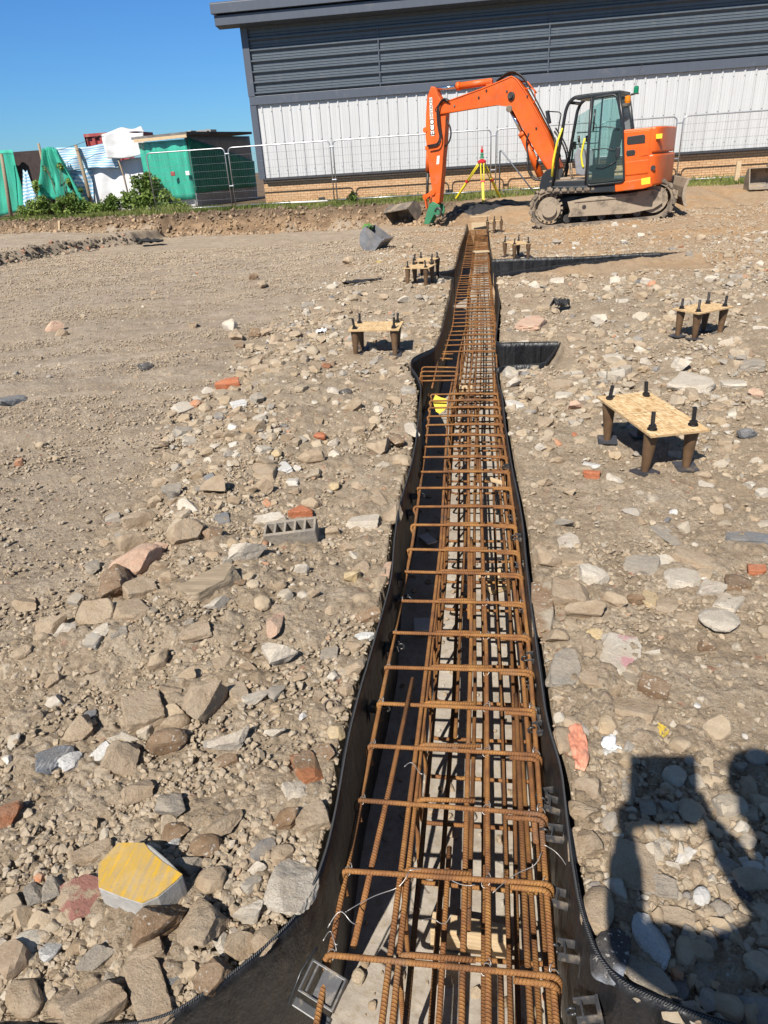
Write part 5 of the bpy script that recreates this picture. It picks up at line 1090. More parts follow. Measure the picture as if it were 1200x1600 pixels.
for (za, zb, bulge) in ((zm_+0.012, hz_+0.005, 0.0), (hb_, zm_-0.012, 0.025)):
    loop = []
    for a in np.linspace(-PI/2, PI/2, 33):
        y, q = math.sin(a), math.cos(a); y = math.copysign(abs(y)**0.62, y); q = abs(q)**0.62
        loop.append((hs_+0.01+(tl_-hs_-bulge)*q, y*(0.998+bulge*0.5)))
    n = len(loop); V = [(x, y, za) for x, y in loop]+[(x, y, zb) for x, y in loop]
    cw.add(V, [list(range(n)), list(range(2*n-1, n-1, -1))]+[(i, (i+1) % n, (i+1) % n+n, i+n) for i in range(n)])
cwo = cw.build('counterweight', M['orange hood'], EX, 0.035)
def panel(name, px4, off, mat, parent, d=0.006, bev=0.012):
    pl = poly(px4, off); mb = MB(); mb.prism(pl, off-0.03, off+d); return mb.build(name, mat, parent, bev)
dr = panel('engine_door', [(975, 207), (1016, 202.5), (1014, 271), (977, 275)], 1.002, M['orange hood'], EX, 0.012, 0.01)
panel('vent_grille', [(980, 213.5), (1007, 209.5), (1008.5, 213), (1008, 224), (981, 227), (979, 224)], 1.018, M['grille'], dr, 0.002)
panel('vent_grille', [(979, 235), (991, 233.5), (993, 237), (992, 243), (980, 245), (978, 241)], 1.018, M['grille'], dr, 0.002)
panel('lower_recess', [(977, 253), (1014, 249), (1013, 270), (977, 274)], 1.016, M['orange hood'], dr, 0.004, 0.01)
panel('warning_label', [(1025, 209.5), (1035, 208.5), (1034.5, 216), (1025, 217)], 1.0, M['yellow paint'], cwo, 0.004, 0)
panel('hazard_plate', [(1002, 279), (1016, 276.5), (1016, 287), (1002, 289)], 1.037, M['yellow paint'], sk2, 0.004, 0)
panel('lock_plate', [(1001, 233), (1013, 231), (1013, 242), (1001, 244)], 1.016, M['orange hood'], dr, 0.008, 0)
mb = MB(); mb.cyl((-1.55, 1.0, 1.08), (-1.55, 1.016, 1.08), 0.05, 14); mb.build('lifting_eye', M['dark steel'], cwo)
# --- cab
CI, CO = 0.06, 1.0           # inner and outer side of the cab
side_prof = poly([(862, 291), (866, 268), (885, 172), (889, 160), (895, 153), (906, 149.5), (925, 147), (968, 142.5), (972, 146), (974, 175), (976, 288)], CO)
cab = empty('cab', (0, 0, 0)); cab.parent = EX
sx = [p[0] for p in side_prof]
fr_ = MB()
def ring(y): 
    pass
def bar(pts, y, r=0.035):
    P = [(s, y, z) for s, z in pts]; fr_.tube(fillet(P, 0.10, 4), r, 8)
frontP = poly([(863.5, 292), (884, 172), (889, 160), (897, 152.5), (920, 149), (967, 144)], CO-0.03)
rearP = poly([(967, 144), (974, 200), (977, 289)], CO-0.03); midP = poly([(925, 149), (919, 230), (915, 291)], CO-0.03)
for y in (CO-0.035, CI+0.035):
    bar(frontP, y, 0.036); bar(rearP, y, 0.036)
    if y > 0.5: bar(midP, y, 0.032)
    fr_.tube([(frontP[0][0], y, frontP[0][1]), (rearP[-1][0], y, rearP[-1][1])], 0.034, 8)
bar([(p[0], p[1]) for p in poly([(925, 149), (919, 230), (915, 291)], CO-0.03)], CI+0.035, 0.02)
for s, z in (frontP[0], frontP[2], frontP[-1], rearP[-1], frontP[4]): fr_.tube([(s, CI+0.035, z), (s, CO-0.035, z)], 0.032, 8)
for q in ((890, 228), (890, 244)):
    a = SP(*q, CI); 
fr_.tube([(midP[0][0]-0.0, CI+.035, 1.85), (frontP[1][0]-0.02, CI+.035, 1.85)], 0.012, 6); fr_.tube([(midP[0][0], CI+.035, 1.62), (frontP[1][0]+0.05, CI+.035, 1.62)], 0.012, 6)
fr_.build('cab_frame', M['cab paint'], cab)
rf = MB(); rz_ = frontP[-1][1]
rf.prism([(frontP[3][0]-0.05, frontP[3][1]-0.01), (frontP[4][0], frontP[4][1]+0.025), (frontP[-1][0]-0.03, rz_+0.035), (frontP[-1][0]-0.03, rz_-0.03), (frontP[4][0], frontP[4][1]-0.05), (frontP[3][0]-0.05, frontP[3][1]-0.05)], CI-0.01, CO-0.0); rf.build('cab_roof', M['cab paint'], cab, 0.015)
rw = MB(); rw.prism([(rearP[1][0]-0.025, rearP[1][1]-0.1), (rearP[1][0]-0.01, rearP[1][1]-0.1), (rearP[-1][0]-0.0, rearP[-1][1]), (rearP[-1][0]-0.02, rearP[-1][1])], CI, CO-0.02); rw.build('rear_panel', M['cab paint'], cab)
rg = MB(); rg.prism([(rearP[0][0]-0.012, rearP[0][1]-0.06), (rearP[0][0]-0.004, rearP[0][1]-0.06), (rearP[1][0]-0.004, rearP[1][1]-0.07), (rearP[1][0]-0.012, rearP[1][1]-0.07)], CI+0.07, CO-0.06); rg.build('rear_glass', glass_mat('pale rear cab glass', (0.75, 0.85, 0.88), 0.6), cab)
sg = MB(); sg.prism([(midP[0][0]-0.03, midP[0][1]-0.06), (midP[-1][0]-0.03, 1.35), (rearP[1][0]+0.04, 1.35), (rearP[0][0]+0.04, rearP[0][1]-0.06)], CI+0.03, CI+0.036); sg.build('off_side_glass', M['glass'], cab)
sg = MB(); sg.prism([(midP[0][0]-0.02, midP[0][1]-0.07), (midP[-1][0]-0.02, 1.3), (frontP[1][0]+0.1, 1.3), (frontP[1][0]-0.02, frontP[1][1]-0.1)], CI+0.03, CI+0.036); sg.build('off_side_glass', M['glass'], cab)
# door folded back against the cab side
dq = [(927, 153), (962, 147.5), (966, 160), (973, 200), (975, 284), (917.5, 290), (920, 230)]
door = empty('cab_door', (0, 0, 0)); door.parent = cab
fo = MB(); Pd = poly(dq, CO+0.05); fo.tube(fillet([(s, CO+0.05, z) for s, z in Pd], 0.07, 4, True), 0.022, 8, closed=True); fo.build('door_frame', M['cab paint'], door)
ci = np.mean(Pd, 0); gl = MB(); gl.prism([tuple(ci+(np.array(p)-ci)*0.96) for p in Pd], CO+0.046, CO+0.052); gl.build('door_glass', M['glass'], door)
for q in ([(926, 200), (945, 198), (955, 199), (968, 202)], [(925, 234), (945, 232), (953, 233), (968, 236)], [(931, 262), (940, 263), (950, 259), (963, 252)]):
    P_q = poly(q, CO+0.07); hb = MB(); hb.tube([(s, CO+0.075, z) for s, z in P_q], 0.011, 6); hb.build('door_rail', M['cab paint'], door)
hb = MB(); hb.tube([(Pd[0][0]-0.06, CO+0.07, 2.25), (Pd[0][0]-0.05, CO+0.07, 1.85)], 0.02, 6)
hb.build('door_rail', M['cab paint'], door)
lk = MB(); s_, z_ = SP(966, 238, CO+0.06); lk.box((s_, CO+0.08, z_), (0.09, 0.05, 0.20), bev=0.02); lk.build('door_latch', M['cab paint'], door)
# cab inside
ins = MB(); ins.box((-0.38, 0.52, 1.12), (0.50, 0.52, 0.14), bev=0.05); ins.box((-0.60, 0.52, 1.50), (0.14, 0.50, 0.72), Matrix.Rotation(-0.14, 3, 'Y'), bev=0.05); ins.box((-0.66, 0.52, 1.95), (0.10, 0.28, 0.2), bev=0.04); ins.box((-0.4, 0.52, 0.98), (0.4, 0.4, 0.16)); ins.build('seat', M['seat'], cab)
for y in (0.86, 0.18):
    cn = MB(); cn.prism([(-0.10, 0.98), (0.10, 1.02), (0.18, 1.42), (0.08, 1.56), (-0.05, 1.50), (-0.12, 1.2)], y-0.07, y+0.07)
    cn.build('side_console', M['grey trim'], cab, 0.03)
lv = MB()
for y in (0.84, 0.2): lv.tube([(0.05, y, 1.5), (0.10, y, 1.68)], 0.018, 7); lv.tube([(0.10, y, 1.66), (0.115, y, 1.78)], 0.028, 8)
lv.build('control_lever', M['dark steel'], cab)
cf = MB(); cf.box((0.25, 0.52, 0.90), (0.85, 0.86, 0.03)); cf.build('cab_floor', M['track frame'], cab)
fm = MB(); fm.box((0.42, 0.62, 0.94), (0.24, 0.34, 0.05), Matrix.Rotation(0.3, 3, 'Z'), bev=0.02); fm.tube([(0.30, 0.45, 0.92), (0.36, 0.45, 1.25)], 0.015, 6); fm.tube([(0.30, 0.6, 0.92), (0.36, 0.6, 1.25)], 0.015, 6); fm.build('pedal', M['track frame'], cab)
mn = MB(); mn.box((0.40, 0.16, 1.60), (0.05, 0.2, 0.16), bev=0.02); mn.tube([(0.45, 0.16, 1.1), (0.42, 0.16, 1.55)], 0.02, 6); mn.build('monitor', M['dark steel'], cab)
yl = MB(); yl.tube(fillet([(s, 0.93, z) for s, z in poly([(914, 216), (911.5, 226), (908, 243), (910, 258), (912, 262)], 0.93)], 0.05, 3), 0.024, 7); yl.build('grab_rail', M['yellow paint'], cab)
yr = MB(); Py = poly([(879, 200), (871, 222), (865, 250), (862.5, 276)], CO+0.03); yr.tube([(s, CO+0.04, z) for s, z in Py], [0.019, 0.026, 0.028, 0.028], 7); yr.build('grab_rail', M['yellow paint'], cab)
ml = MB(); Pm = poly([(872, 206), (877, 178), (874, 175), (856, 174)], CO+0.03); ml.tube(fillet([(s, CO+0.04, z) for s, z in Pm], 0.05, 3), 0.013, 6)
s_, z_ = SP(853, 186, CO+0.03); ml.build('mirror_arm', M['cab paint'], cab)
mm = MB(); s_, z_ = SP(857, 183, CO+0.03); mm.box((s_, CO+0.04, z_), (0.06, 0.14, 0.26), Matrix.Rotation(0.25, 3, 'Y'), bev=0.02); mm.build('mirror', M['cab paint'], cab)
s_, z_ = SP(981, 155, 0.9); am = MB(); am.lathe([(0.052, -0.02), (0.062, 0.02), (0.062, 0.07), (0.055, 0.10), (0.03, 0.115)], (s_, 0.9, z_-0.05), 18); bk = am.build('amber_beacon', lamp_glass('amber lens', (0.78, 0.25, 0.01)), EX)
mb = MB(); mb.box((s_+0.03, 0.9, z_-0.10), (0.16, 0.10, 0.05), bev=0.01); mb.tube([(s_, 0.9, z_-0.1), (s_-0.02, 0.93, z_-0.24), (s_+0.08, 0.95, z_-0.26)], 0.008, 5); mb.build('beacon_bracket', M['dark steel'], bk)
s_, z_ = SP(994, 141.5, 0.75); am = MB(); am.lathe([(0.05, -0.045), (0.05, 0.05), (0.042, 0.075), (0.02, 0.085)], (s_, 0.75, z_), 18); bk = am.build('green_beacon', lamp_glass('green lens', (0.01, 0.22, 0.10)), EX)
mb = MB(); mb.box((s_+0.02, 0.75, z_-0.055), (0.14, 0.12, 0.02)); mb.tube([(s_+0.02, 0.75, z_-0.06), (s_+0.18, 0.8, z_-0.09)], 0.014, 6); mb.tube([(s_+0.03, 0.75, z_), (s_-0.02, 0.5, z_+0.5)], 0.004, 4); mb.build('beacon_bracket', M['dark steel'], bk)
# --- boom
BO = 0.04
ub = [(866, 295), (849, 292), (846, 268), (838, 254)]
pivot = MB(); pivot.prism(poly([(848, 303), (846, 290), (850, 274), (858, 264), (872, 262), (880, 303)], 0.15), -0.22, 0.32); pivot.build('swing_post', M['cab paint'], EX, 0.02)
boomP = poly([(862, 270), (841, 236), (818, 196), (806, 173), (797, 166), (780, 164), (762, 166.5), (690, 178.5), (684, 172), (688, 164), (716, 154), (756, 139.5), (776, 131.5), (803, 120), (810, 124), (822, 140), (838, 168), (858, 206), (872, 240), (878, 262)], BO)
bm_ = MB(); bm_.prism(boomP, BO-0.15, BO+0.15); boom = bm_.build('boom', M['orange'], EX, 0.018)
edge = MB()
topl = boomP[8:19]
edge.tube([(s, BO+0.15, z) for s, z in topl], 0.016, 6); edge.tube([(s, BO+0.15, z) for s, z in boomP[:8]], 0.013, 6); edge.build('weld_flange', M['orange'], boom)
mb = MB(); s_, z_ = SP(799, 150, BO+0.16); mb.cyl((s_, -0.16, z_), (s_, BO+0.19, z_), 0.085, 18); mb.cyl((s_, BO+0.18, z_), (s_, BO+0.23, z_), 0.05, 12); s2, z2 = SP(796, 170, BO+0.16); mb.cyl((s2, -0.18, z2), (s2, BO+0.2, z2), 0.07, 14); mb.build('boom_pin', M['dark steel'], boom)
for q in ((760, 139), (792, 140), (710, 163), (838, 198), (748, 150), (824, 148)):
    s_, z_ = SP(*q, BO+0.16); mb = MB(); mb.cyl((s_, BO+0.14, z_-0.03), (s_, BO+0.175, z_-0.03), 0.022, 10); mb.build('hose_clamp', M['dark steel'], boom)
rod = MB(); a, b = SP(799, 174, BO), SP(815.5, 207, BO); rod.cyl((a[0], BO+0.0, a[1]), (b[0], BO, b[1]), 0.045, 14); rod.build('boom_cylinder_rod', M['chrome'], boom)
cyl = MB(); c = SP(846, 278, BO); cyl.cyl((b[0], BO, b[1]), (c[0], BO, c[1]), 0.085, 16); cyl.cyl((b[0], BO, b[1]), (b[0]+(c[0]-b[0])*0.08, BO, b[1]+(c[1]-b[1])*0.08), 0.10, 16)
for f in (0.25, 0.4, 0.62): cyl.box((b[0]+(c[0]-b[0])*f-0.06, BO+0.02, b[1]+(c[1]-b[1])*f+0.03), (0.10, 0.10, 0.06), Matrix.Rotation(0.6, 3, 'Y'))
cyl.build('boom_cylinder', M['orange'], boom)
# hoses along the boom
def hose(pts, off, r=0.016): hs = MB(); hs.tube(fillet([(s, off, z) for s, z in poly(pts, off)], 0.25, 5), r, 7); hs.build('hydraulic_hose', M['hose'], boom)
for k, off in enumerate((-0.10, -0.05, 0.0, 0.05, 0.10)):
    d = k*1.2; hose([(776, 128-d*.3), (790, 119-d), (803, 113-d*.6), (818, 122-d*.4), (828, 138), (848, 176), (864, 210), (876, 245)], off, 0.017)
hose([(700, 160), (694, 156), (686, 162), (683, 172), (684, 195), (688, 215), (684, 225), (668, 228)], 0.21, 0.022); hose([(702, 157), (694, 153), (687, 160), (685, 172), (687, 196), (690, 214), (686, 227), (670, 230)], 0.26, 0.018)
hose([(697, 185), (704, 200), (705, 210), (702, 222), (695, 229)], 0.12, 0.02)
hose([(826, 208), (822, 222), (826, 250), (830, 272), (840, 280), (848, 276)], 0.20, 0.02); hose([(828, 205), (836, 222), (842, 240), (838, 262)], 0.16, 0.02); hose([(824, 246), (825, 268), (834, 281), (846, 282)], 0.24, 0.022)
hose([(866, 205), (878, 222), (886, 244), (884, 262), (876, 280)], 0.3, 0.02); hose([(868, 200), (884, 225), (890, 250), (885, 275)], 0.24, 0.018); hose([(866, 215), (872, 250), (870, 280), (874, 296)], 0.36, 0.03)
lp = MB(); lp.tube(fillet([(s, BO+0.05, z) for s, z in poly([(815, 138), (836, 139), (838, 158), (832, 162)], BO)], 0.06, 3), 0.014, 6); lp.tube([(s, BO-0.1, z) for s, z in poly([(808, 126), (822, 128), (836, 145)], BO)], 0.02, 6); lp.build('hose_guard', M['orange'], boom)
ac = MB(); a, b, e = SP(768, 127.5, BO), SP(714, 135, BO), SP(680, 139, BO); dz = 0.06
ac.cyl((a[0], BO, a[1]+0.0), (b[0], BO, b[1]), 0.075, 16); ac.cyl((b[0], BO, b[1]), (b[0]-0.09, BO, b[1]+0.003), 0.09, 16); ac.box((a[0]+0.05, BO, a[1]-0.02), (0.16, 0.12, 0.16), bev=0.03); ac.build('arm_cylinder', M['orange'], boom)
ar = MB(); ar.cyl((b[0], BO, b[1]), (e[0], BO, e[1]), 0.042, 14); ar.build('arm_cylinder_rod', M['chrome'], boom)
# --- arm
armP = poly([(677, 135), (683, 137), (688, 150), (694, 160), (700, 172), (699, 195), (697, 225), (693.5, 270), (689.5, 316), (684, 319), (678, 316), (678, 296), (673.5, 268), (670.5, 234), (668, 215), (668.5, 180), (670.5, 152)], BO)
am = MB(); am.prism(armP, BO-0.12, BO+0.12); arm = am.build('arm', M['orange'], EX, 0.014)
bc = MB(); a, b = SP(670, 231, BO), SP(668.5, 268, BO); bc.cyl((a[0], BO, a[1]), (b[0], BO, b[1]), 0.065, 14); bc.box((a[0], BO, a[1]), (0.14, 0.16, 0.10), bev=0.02); s_, z_ = SP(669, 203, BO); bc.cyl((s_+0.02, BO-0.14, z_), (s_+0.02, BO+0.14, z_), 0.06, 14); bc.cyl((s_, BO, z_), (a[0], BO, a[1]), 0.055, 12); bc.build('bucket_cylinder', M['orange'], arm)
br = MB(); c = SP(667.5, 306, BO); br.cyl((b[0], BO, b[1]), (c[0], BO, c[1]), 0.036, 12); br.build('bucket_cylinder_rod', M['dark steel'], arm)
lk = MB()
for y in (BO-0.13, BO+0.13):
    a, b, d = SP(668, 307, BO), SP(680, 300, BO), SP(671, 325, BO); lk.beam((a[0], y, a[1]), (b[0], y, b[1]), 0.03, 0.09); lk.beam((a[0], y, a[1]), (d[0], y, d[1]), 0.03, 0.09); lk.cyl((a[0], y-0.02, a[1]), (a[0], y+0.02, a[1]), 0.07, 12); lk.cyl((b[0], y-0.02, b[1]), (b[0], y+0.03, b[1]), 0.07, 12)
lk.build('bucket_link', M['orange'], arm)
cp = MB()
for y in (BO-0.12, BO+0.12): cp.prism(poly([(674, 319), (680, 314), (690, 320), (692, 331), (687, 338), (682, 334), (678, 342), (674, 350), (666, 349), (669, 336)], BO), y-0.02, y+0.02)
s_, z_ = SP(676, 335, BO); cp.box((s_, BO, z_), (0.18, 0.22, 0.14), Matrix.Rotation(0.8, 3, 'Y'), bev=0.02); cpo = cp.build('quick_coupler', M['green paint'], arm, 0.008)
ho = MB(); s_, z_ = SP(688, 331, BO); ho.tube([(s_+0.08*math.cos(q), BO+0.13, z_+0.10*math.sin(q)) for q in np.linspace(0.2, 5.6, 14)], 0.032, 8); ho.tube([(s_-0.04, BO-0.1, z_-0.08), (s_-0.12, BO+0.1, z_-0.16)], 0.03, 8); ho.build('coupler_hook', M['dark steel'], cpo)
panel('grease_label', [(683, 244), (687, 243), (686, 256), (682, 257)], BO+0.12, M['white vinyl'], arm, 0.003, 0)
# lettering on the arm (reads upwards)
stp = panel('name_strip', [(670.8, 152.5), (675.3, 152.2), (676.6, 183), (671.8, 183.5)], BO+0.12, M['white vinyl'], arm, 0.003, 0)
def letters(txt, p0, p1, size, mat, name, parent, ext=0.0015, off=BO+0.1255):
    cu = bpy.data.curves.new(name, 'FONT'); cu.body = txt; cu.align_x = 'CENTER'; cu.align_y = 'CENTER'; cu.size = size; cu.extrude = ext
    tmp = bpy.data.objects.new('tmp_text', cu); col.objects.link(tmp); dg = bpy.context.evaluated_depsgraph_get(); dg.update()
    me = bpy.data.meshes.new_from_object(tmp.evaluated_get(dg)); bpy.data.objects.remove(tmp)
    co_ = np.array([v.co[:] for v in me.vertices]); a, b = np.array(SP(*p0, off)), np.array(SP(*p1, off)); L = np.linalg.norm(b-a); u = (b-a)/L; vv = np.array([u[1], -u[0]])
    vv = -vv if vv[0] < 0 else vv
    k = L/(co_[:, 0].max()-co_[:, 0].min()); cx = (co_[:, 0].max()+co_[:, 0].min())/2; c = (a+b)/2
    cy = (co_[:, 1].max()+co_[:, 1].min())/2
    for v in me.vertices:
        x, y, z = v.co; s = c+u*(x-cx)*k+vv*(y-cy)*k; v.co = (s[0], off+z, s[1])
    return link_mesh(name, me, mat, parent)

est = panel('name_strip', [(671.9, 184.3), (677.2, 184.0), (678.6, 212), (673.4, 212.4)], BO+0.12, M['white vinyl'], arm, 0.003, 0)
letters('ECO', (676.0, 211), (674.6, 185.3), 0.2, M['grille'], 'lettering', est)
letters('HITACHI', (674.2, 181.8), (673.0, 154), 0.2, M['grille'], 'lettering', stp)
# ------------------------------------------------------------------ warehouse
WY = 27.0
bx0 = aty(407, 281, WY)[0]-0.02; bx1 = 24.0
z_brick = 1.235; z_white = 3.60; z_gt = 5.55
def panel_mat(name, c, rough=0.45, streak=0.1):
    t = NT(name); o = t.coord(); n = t.noise(t.mapped(o, (6, 1, 0.25)), 1.0, 5, 0.6)
    cc = t.ramp(n, [(0.3, mulc(c, 1-streak)), (0.7, mulc(c, 1+streak*0.6))]); cc = t.mix(t.rng(t.noise(o, 2.2, 6, 0.7), 0.55, 0.8, 0, 0.18), cc, (0.35, 0.30, 0.24))
    return t.fin(cc, rough, t.bump(t.noise(o, 1.5, 3), 0.05, 0.02), 0, 0.4)
M['white clad'] = panel_mat('pale ribbed cladding', (0.49, 0.495, 0.495)); M['grey clad'] = panel_mat('slate grey cladding', (0.085, 0.103, 0.122), 0.42, 0.08); M['grey trim2'] = panel_mat('slate grey flashing', (0.078, 0.090, 0.114), 0.4, 0.06)
M['dark trim'] = panel_mat('dark drip flashing', (0.035, 0.036, 0.04), 0.5)
def brick_mat():
    t = NT('buff brick'); o = t.coord(); s = t.n('ShaderNodeSeparateXYZ'); t.l(o, s.inputs[0]); c = t.n('ShaderNodeCombineXYZ'); t.l(s.outputs[0], c.inputs[0]); t.l(s.outputs[2], c.inputs[1])
    b = t.n('ShaderNodeTexBrick'); t.l(c.outputs[0], b.inputs['Vector']); b.inputs['Scale'].default_value = 1.0; b.inputs['Brick Width'].default_value = 0.24; b.inputs['Row Height'].default_value = 0.082; b.inputs['Mortar Size'].default_value = 0.010; b.inputs['Mortar Smooth'].default_value = 0.2
    b.inputs['Color1'].default_value = (0.50, 0.30, 0.155, 1); b.inputs['Color2'].default_value = (0.60, 0.375, 0.205, 1); b.inputs['Mortar'].default_value = (0.24, 0.145, 0.075, 1)
    cc = t.mix(t.rng(t.noise(o, 2, 5), 0.4, 0.7, 0, 0.3), b.outputs['Color'], (0.56, 0.40, 0.25))
    return t.fin(cc, 0.9, t.bump(b.outputs['Fac'], -0.4, 0.01), 0, 0.2)
M['brick'] = brick_mat()
WH = empty('warehouse', (bx0, WY, 0.42), 0, 'long warehouse with slate grey upper cladding, pale ribbed panels and a buff brick plinth', 'warehouse')
WM = Matrix.Translation((-bx0, -WY, -0.42))
mb = MB(WM); mb.box(((bx0+0.1+bx1)/2, WY+4.09, (z_brick+0.1-0.6)/2), (bx1-bx0-0.1, 8.0, z_brick+0.7)); mb.build('brick_plinth', M['brick'], WH)
# ribbed pale cladding: profile in plan
pitch = 0.3375; pr = []
x = bx0+0.34
pr.append((x-0.14, 0.0))
while x < bx1: pr += [(x, 0.0), (x+0.022, -0.036), (x+0.058, -0.036), (x+0.08, 0.0)]+[q for k in (1, 2) for q in ((x+0.08+0.085*k-0.02, 0.0), (x+0.08+0.085*k-0.01, -0.004), (x+0.08+0.085*k+0.01, -0.004), (x+0.08+0.085*k+0.02, 0.0))]; x += pitch
mb = MB(WM); n = len(pr); V = [(a, WY+0.03+b, z_brick+0.10) for a, b in pr]+[(a, WY+0.03+b, z_white+0.03) for a, b in pr]
mb.add(V, [(i, i+1, i+1+n, i+n) for i in range(n-1)]); mb.build('pale_cladding', M['white clad'], WH)
# horizontal grey cladding: profile in elevation
ph = []; z = z_white+0.30; P_ = (z_gt+0.05-z)/5.5
while z < 6.0:
    ph += [(z, 0.06), (z+0.055, -0.02), (z+0.095, -0.02), (z+0.10, 0.06)]
    for f in (0.45, 0.70): ph += [(z+P_*f-0.012, 0.06), (z+P_*f, 0.045), (z+P_*f+0.012, 0.06)]
    z += P_
mb = MB(WM); n = len(ph); V = [(bx0+0.22, WY-0.03+b, a) for a, b in ph]+[(bx1, WY-0.03+b, a) for a, b in ph]
mb.add(V, [(i, i+1, i+1+n, i+n) for i in range(n-1)]); mb.build('grey_cladding', M['grey clad'], WH)
core = MB(WM); core.box(((bx0+0.06+bx1)/2, WY+4.1, (6.0+z_brick+0.1)/2), (bx1-bx0-0.06, 8.0, 6.0-z_brick-0.1)); core.build('wall', M['grey clad'], WH)
tr = MB(WM); tr.box(((bx0+bx1)/2+0.0, WY-0.02, z_white+0.15), (bx1-bx0, 0.10, 0.26)); tr.box((bx0+0.10, WY-0.015, (z_white+0.28+6.0)/2), (0.235, 0.13, 6.0-z_white-0.28)); tr.box((bx0+0.10, WY+0.0, (z_brick+0.06+z_white+0.02)/2), (0.23, 0.11, z_white-z_brick-0.04)); tr.build('corner_flashing', M['grey trim2'], WH, 0.006)
dk = MB(WM); dk.box(((bx0+bx1)/2+0.1, WY+0.01, z_brick+0.045), (bx1-bx0-0.2, 0.13, 0.085)); dk.prism([(WY-0.10, z_brick+0.02), (WY-0.10, z_brick+0.05), (WY+0.02, z_brick+0.10), (WY+0.02, z_brick+0.06)], bx0+0.2, bx1, axis='x'); dk.build('drip_flashing', M['dark trim'], WH)
ge = aty(335, 25, WY-0.55); gx0 = ge[0]; gz1 = ge[2]
gt = MB(WM); sec = [(WY-0.62, gz1-0.28), (WY-0.62, gz1-0.02), (WY-0.60, gz1), (WY-0.2, gz1+0.02), (WY-0.2, gz1-0.33)]
gt.prism(sec, gx0, bx1, axis='x'); gt.build('gutter', M['grey trim2'], WH, 0.01)
rl = MB(WM); rl.prism([(WY-0.72, gz1+0.03), (WY-0.72, gz1+0.30), (WY-0.68, gz1+0.34), (WY+8.5, gz1+1.5), (WY+8.5, gz1+1.1), (WY-0.3, gz1+0.04)], gx0-0.06, bx1, axis='x'); rl.build('roof', M['grey trim2'], WH, 0.01)
z_sf = float(aty(366, 40, WY)[2]); sf = MB(WM); sf.prism([(WY-0.2, gz1-0.30), (WY-0.2, gz1-0.02), (WY+0.3, gz1+0.1), (WY+0.04, z_sf), (WY-0.10, z_sf)], gx0+0.03, bx1, axis='x'); sf.build('soffit', M['grey trim2'], WH)
gb = MB(WM); gb.prism([(WY-0.605, gz1-0.27), (WY-0.605, gz1-0.01), (WY+8, gz1+1.15), (WY+8, gz1+0.85)], gx0+0.012, bx0+0.02, axis='x'); gb.build('verge_board', M['grey trim2'], WH)
for qx, qy in ((592, 90), (857, 92)):
    p = aty(qx, qy, WY-0.05); jt = MB(WM); jt.box((p[0], WY-0.047, (z_white+0.30+5.55)/2), (0.035, 0.012, 5.55-z_white-0.30)); jt.build('panel_joint', M['grey trim2'], WH)
fxs = MB(WM); rr_ = random.Random(9); x = bx0+0.34+0.04
while x < 12:
    for z in (1.55, 2.45, 3.40): fxs.box((x+rr_.uniform(-.004, .004), WY-0.010, z), (0.022, 0.012, 0.022))
    x += 0.3375
fxs.build('cladding_fixing', M['grey trim2'], WH)
vm = MB(WM)
for qx, qy in ((502, 311), (701, 299)): 
    p = aty(qx, qy, WY-0.0); vm.box((p[0], WY+0.075, p[2]+0.02), (0.24, 0.04, 0.075))
vm.build('air_brick', M['dark trim'], WH)

# ------------------------------------------------------------------ steel mesh fence panels
M['galv'] = simple('galvanised tube', (0.42, 0.43, 0.45), 0.38, 0.15, 6, 0.03, metal=0.75); M['galv dark'] = simple('dull galvanised tube', (0.16, 0.17, 0.19), 0.5, 0.15, 6, 0.03, metal=0.5)
def fence_panel(x0, x1, y, z0, label, h=1.9, y1=None):
    y1 = y if y1 is None else y1; L = math.hypot(x1-x0, y1-y)
    r = empty('mesh_fence', (x0, y, z0), math.atan2(y1-y, x1-x0), label, 'mesh fence', 'steel mesh fence panels in front of the warehouse')
    mb = MB(); mb.tube(fillet([(0.02, 0, 0.0), (0.02, 0, h), (L-0.02, 0, h), (L-0.02, 0, 0.0)], 0.16, 6), 0.021, 8); mb.tube([(0.02, 0, 0.12), (L-0.02, 0, 0.12)], 0.02, 8); mb.build('tube_frame', M['galv'], r)
    wm = MB()
    for k in range(1, 8): wm.tube([(0.02, 0, 0.12+(h-0.12)*k/8), (L-0.02, 0, 0.12+(h-0.12)*k/8)], 0.0030, 4, cap=False)
    nx = int(L/0.085)
    for k in range(1, nx): wm.tube([(L*k/nx, 0, 0.12), (L*k/nx, 0, h)], 0.0019, 3, cap=False)
    wm.build('wire_mesh', M['galv dark'], r)
    return r
FY = 25.75
def fx(px_, py_=225): return float(aty(px_, py_, FY)[0])
cols_ = [(226, 350, 'mesh fence panel in front of the green netted shed'), (355, 516, 'mesh fence panel crossing the left corner of the warehouse'), (520, 676, 'mesh fence panel between the warehouse corner and the excavator arm'), (681, 768, 'narrow looking mesh fence panel behind the yellow tripod'), (774, 931, 'mesh fence panel hidden mostly behind the excavator boom and cab'), (936, 1055, 'mesh fence panel ending just behind the excavator tail'), (1061, 1232, 'mesh fence panel right of the excavator, behind the wooden stake')]
prev = None
for a, b, lab in cols_:
    x0, x1 = fx(a, 235), fx(b, 225)
    zz = 0.42; fence_panel(x0, x1, FY+(0.02 if cols_.index((a, b, lab)) % 2 else 0), zz, lab, 1.93)
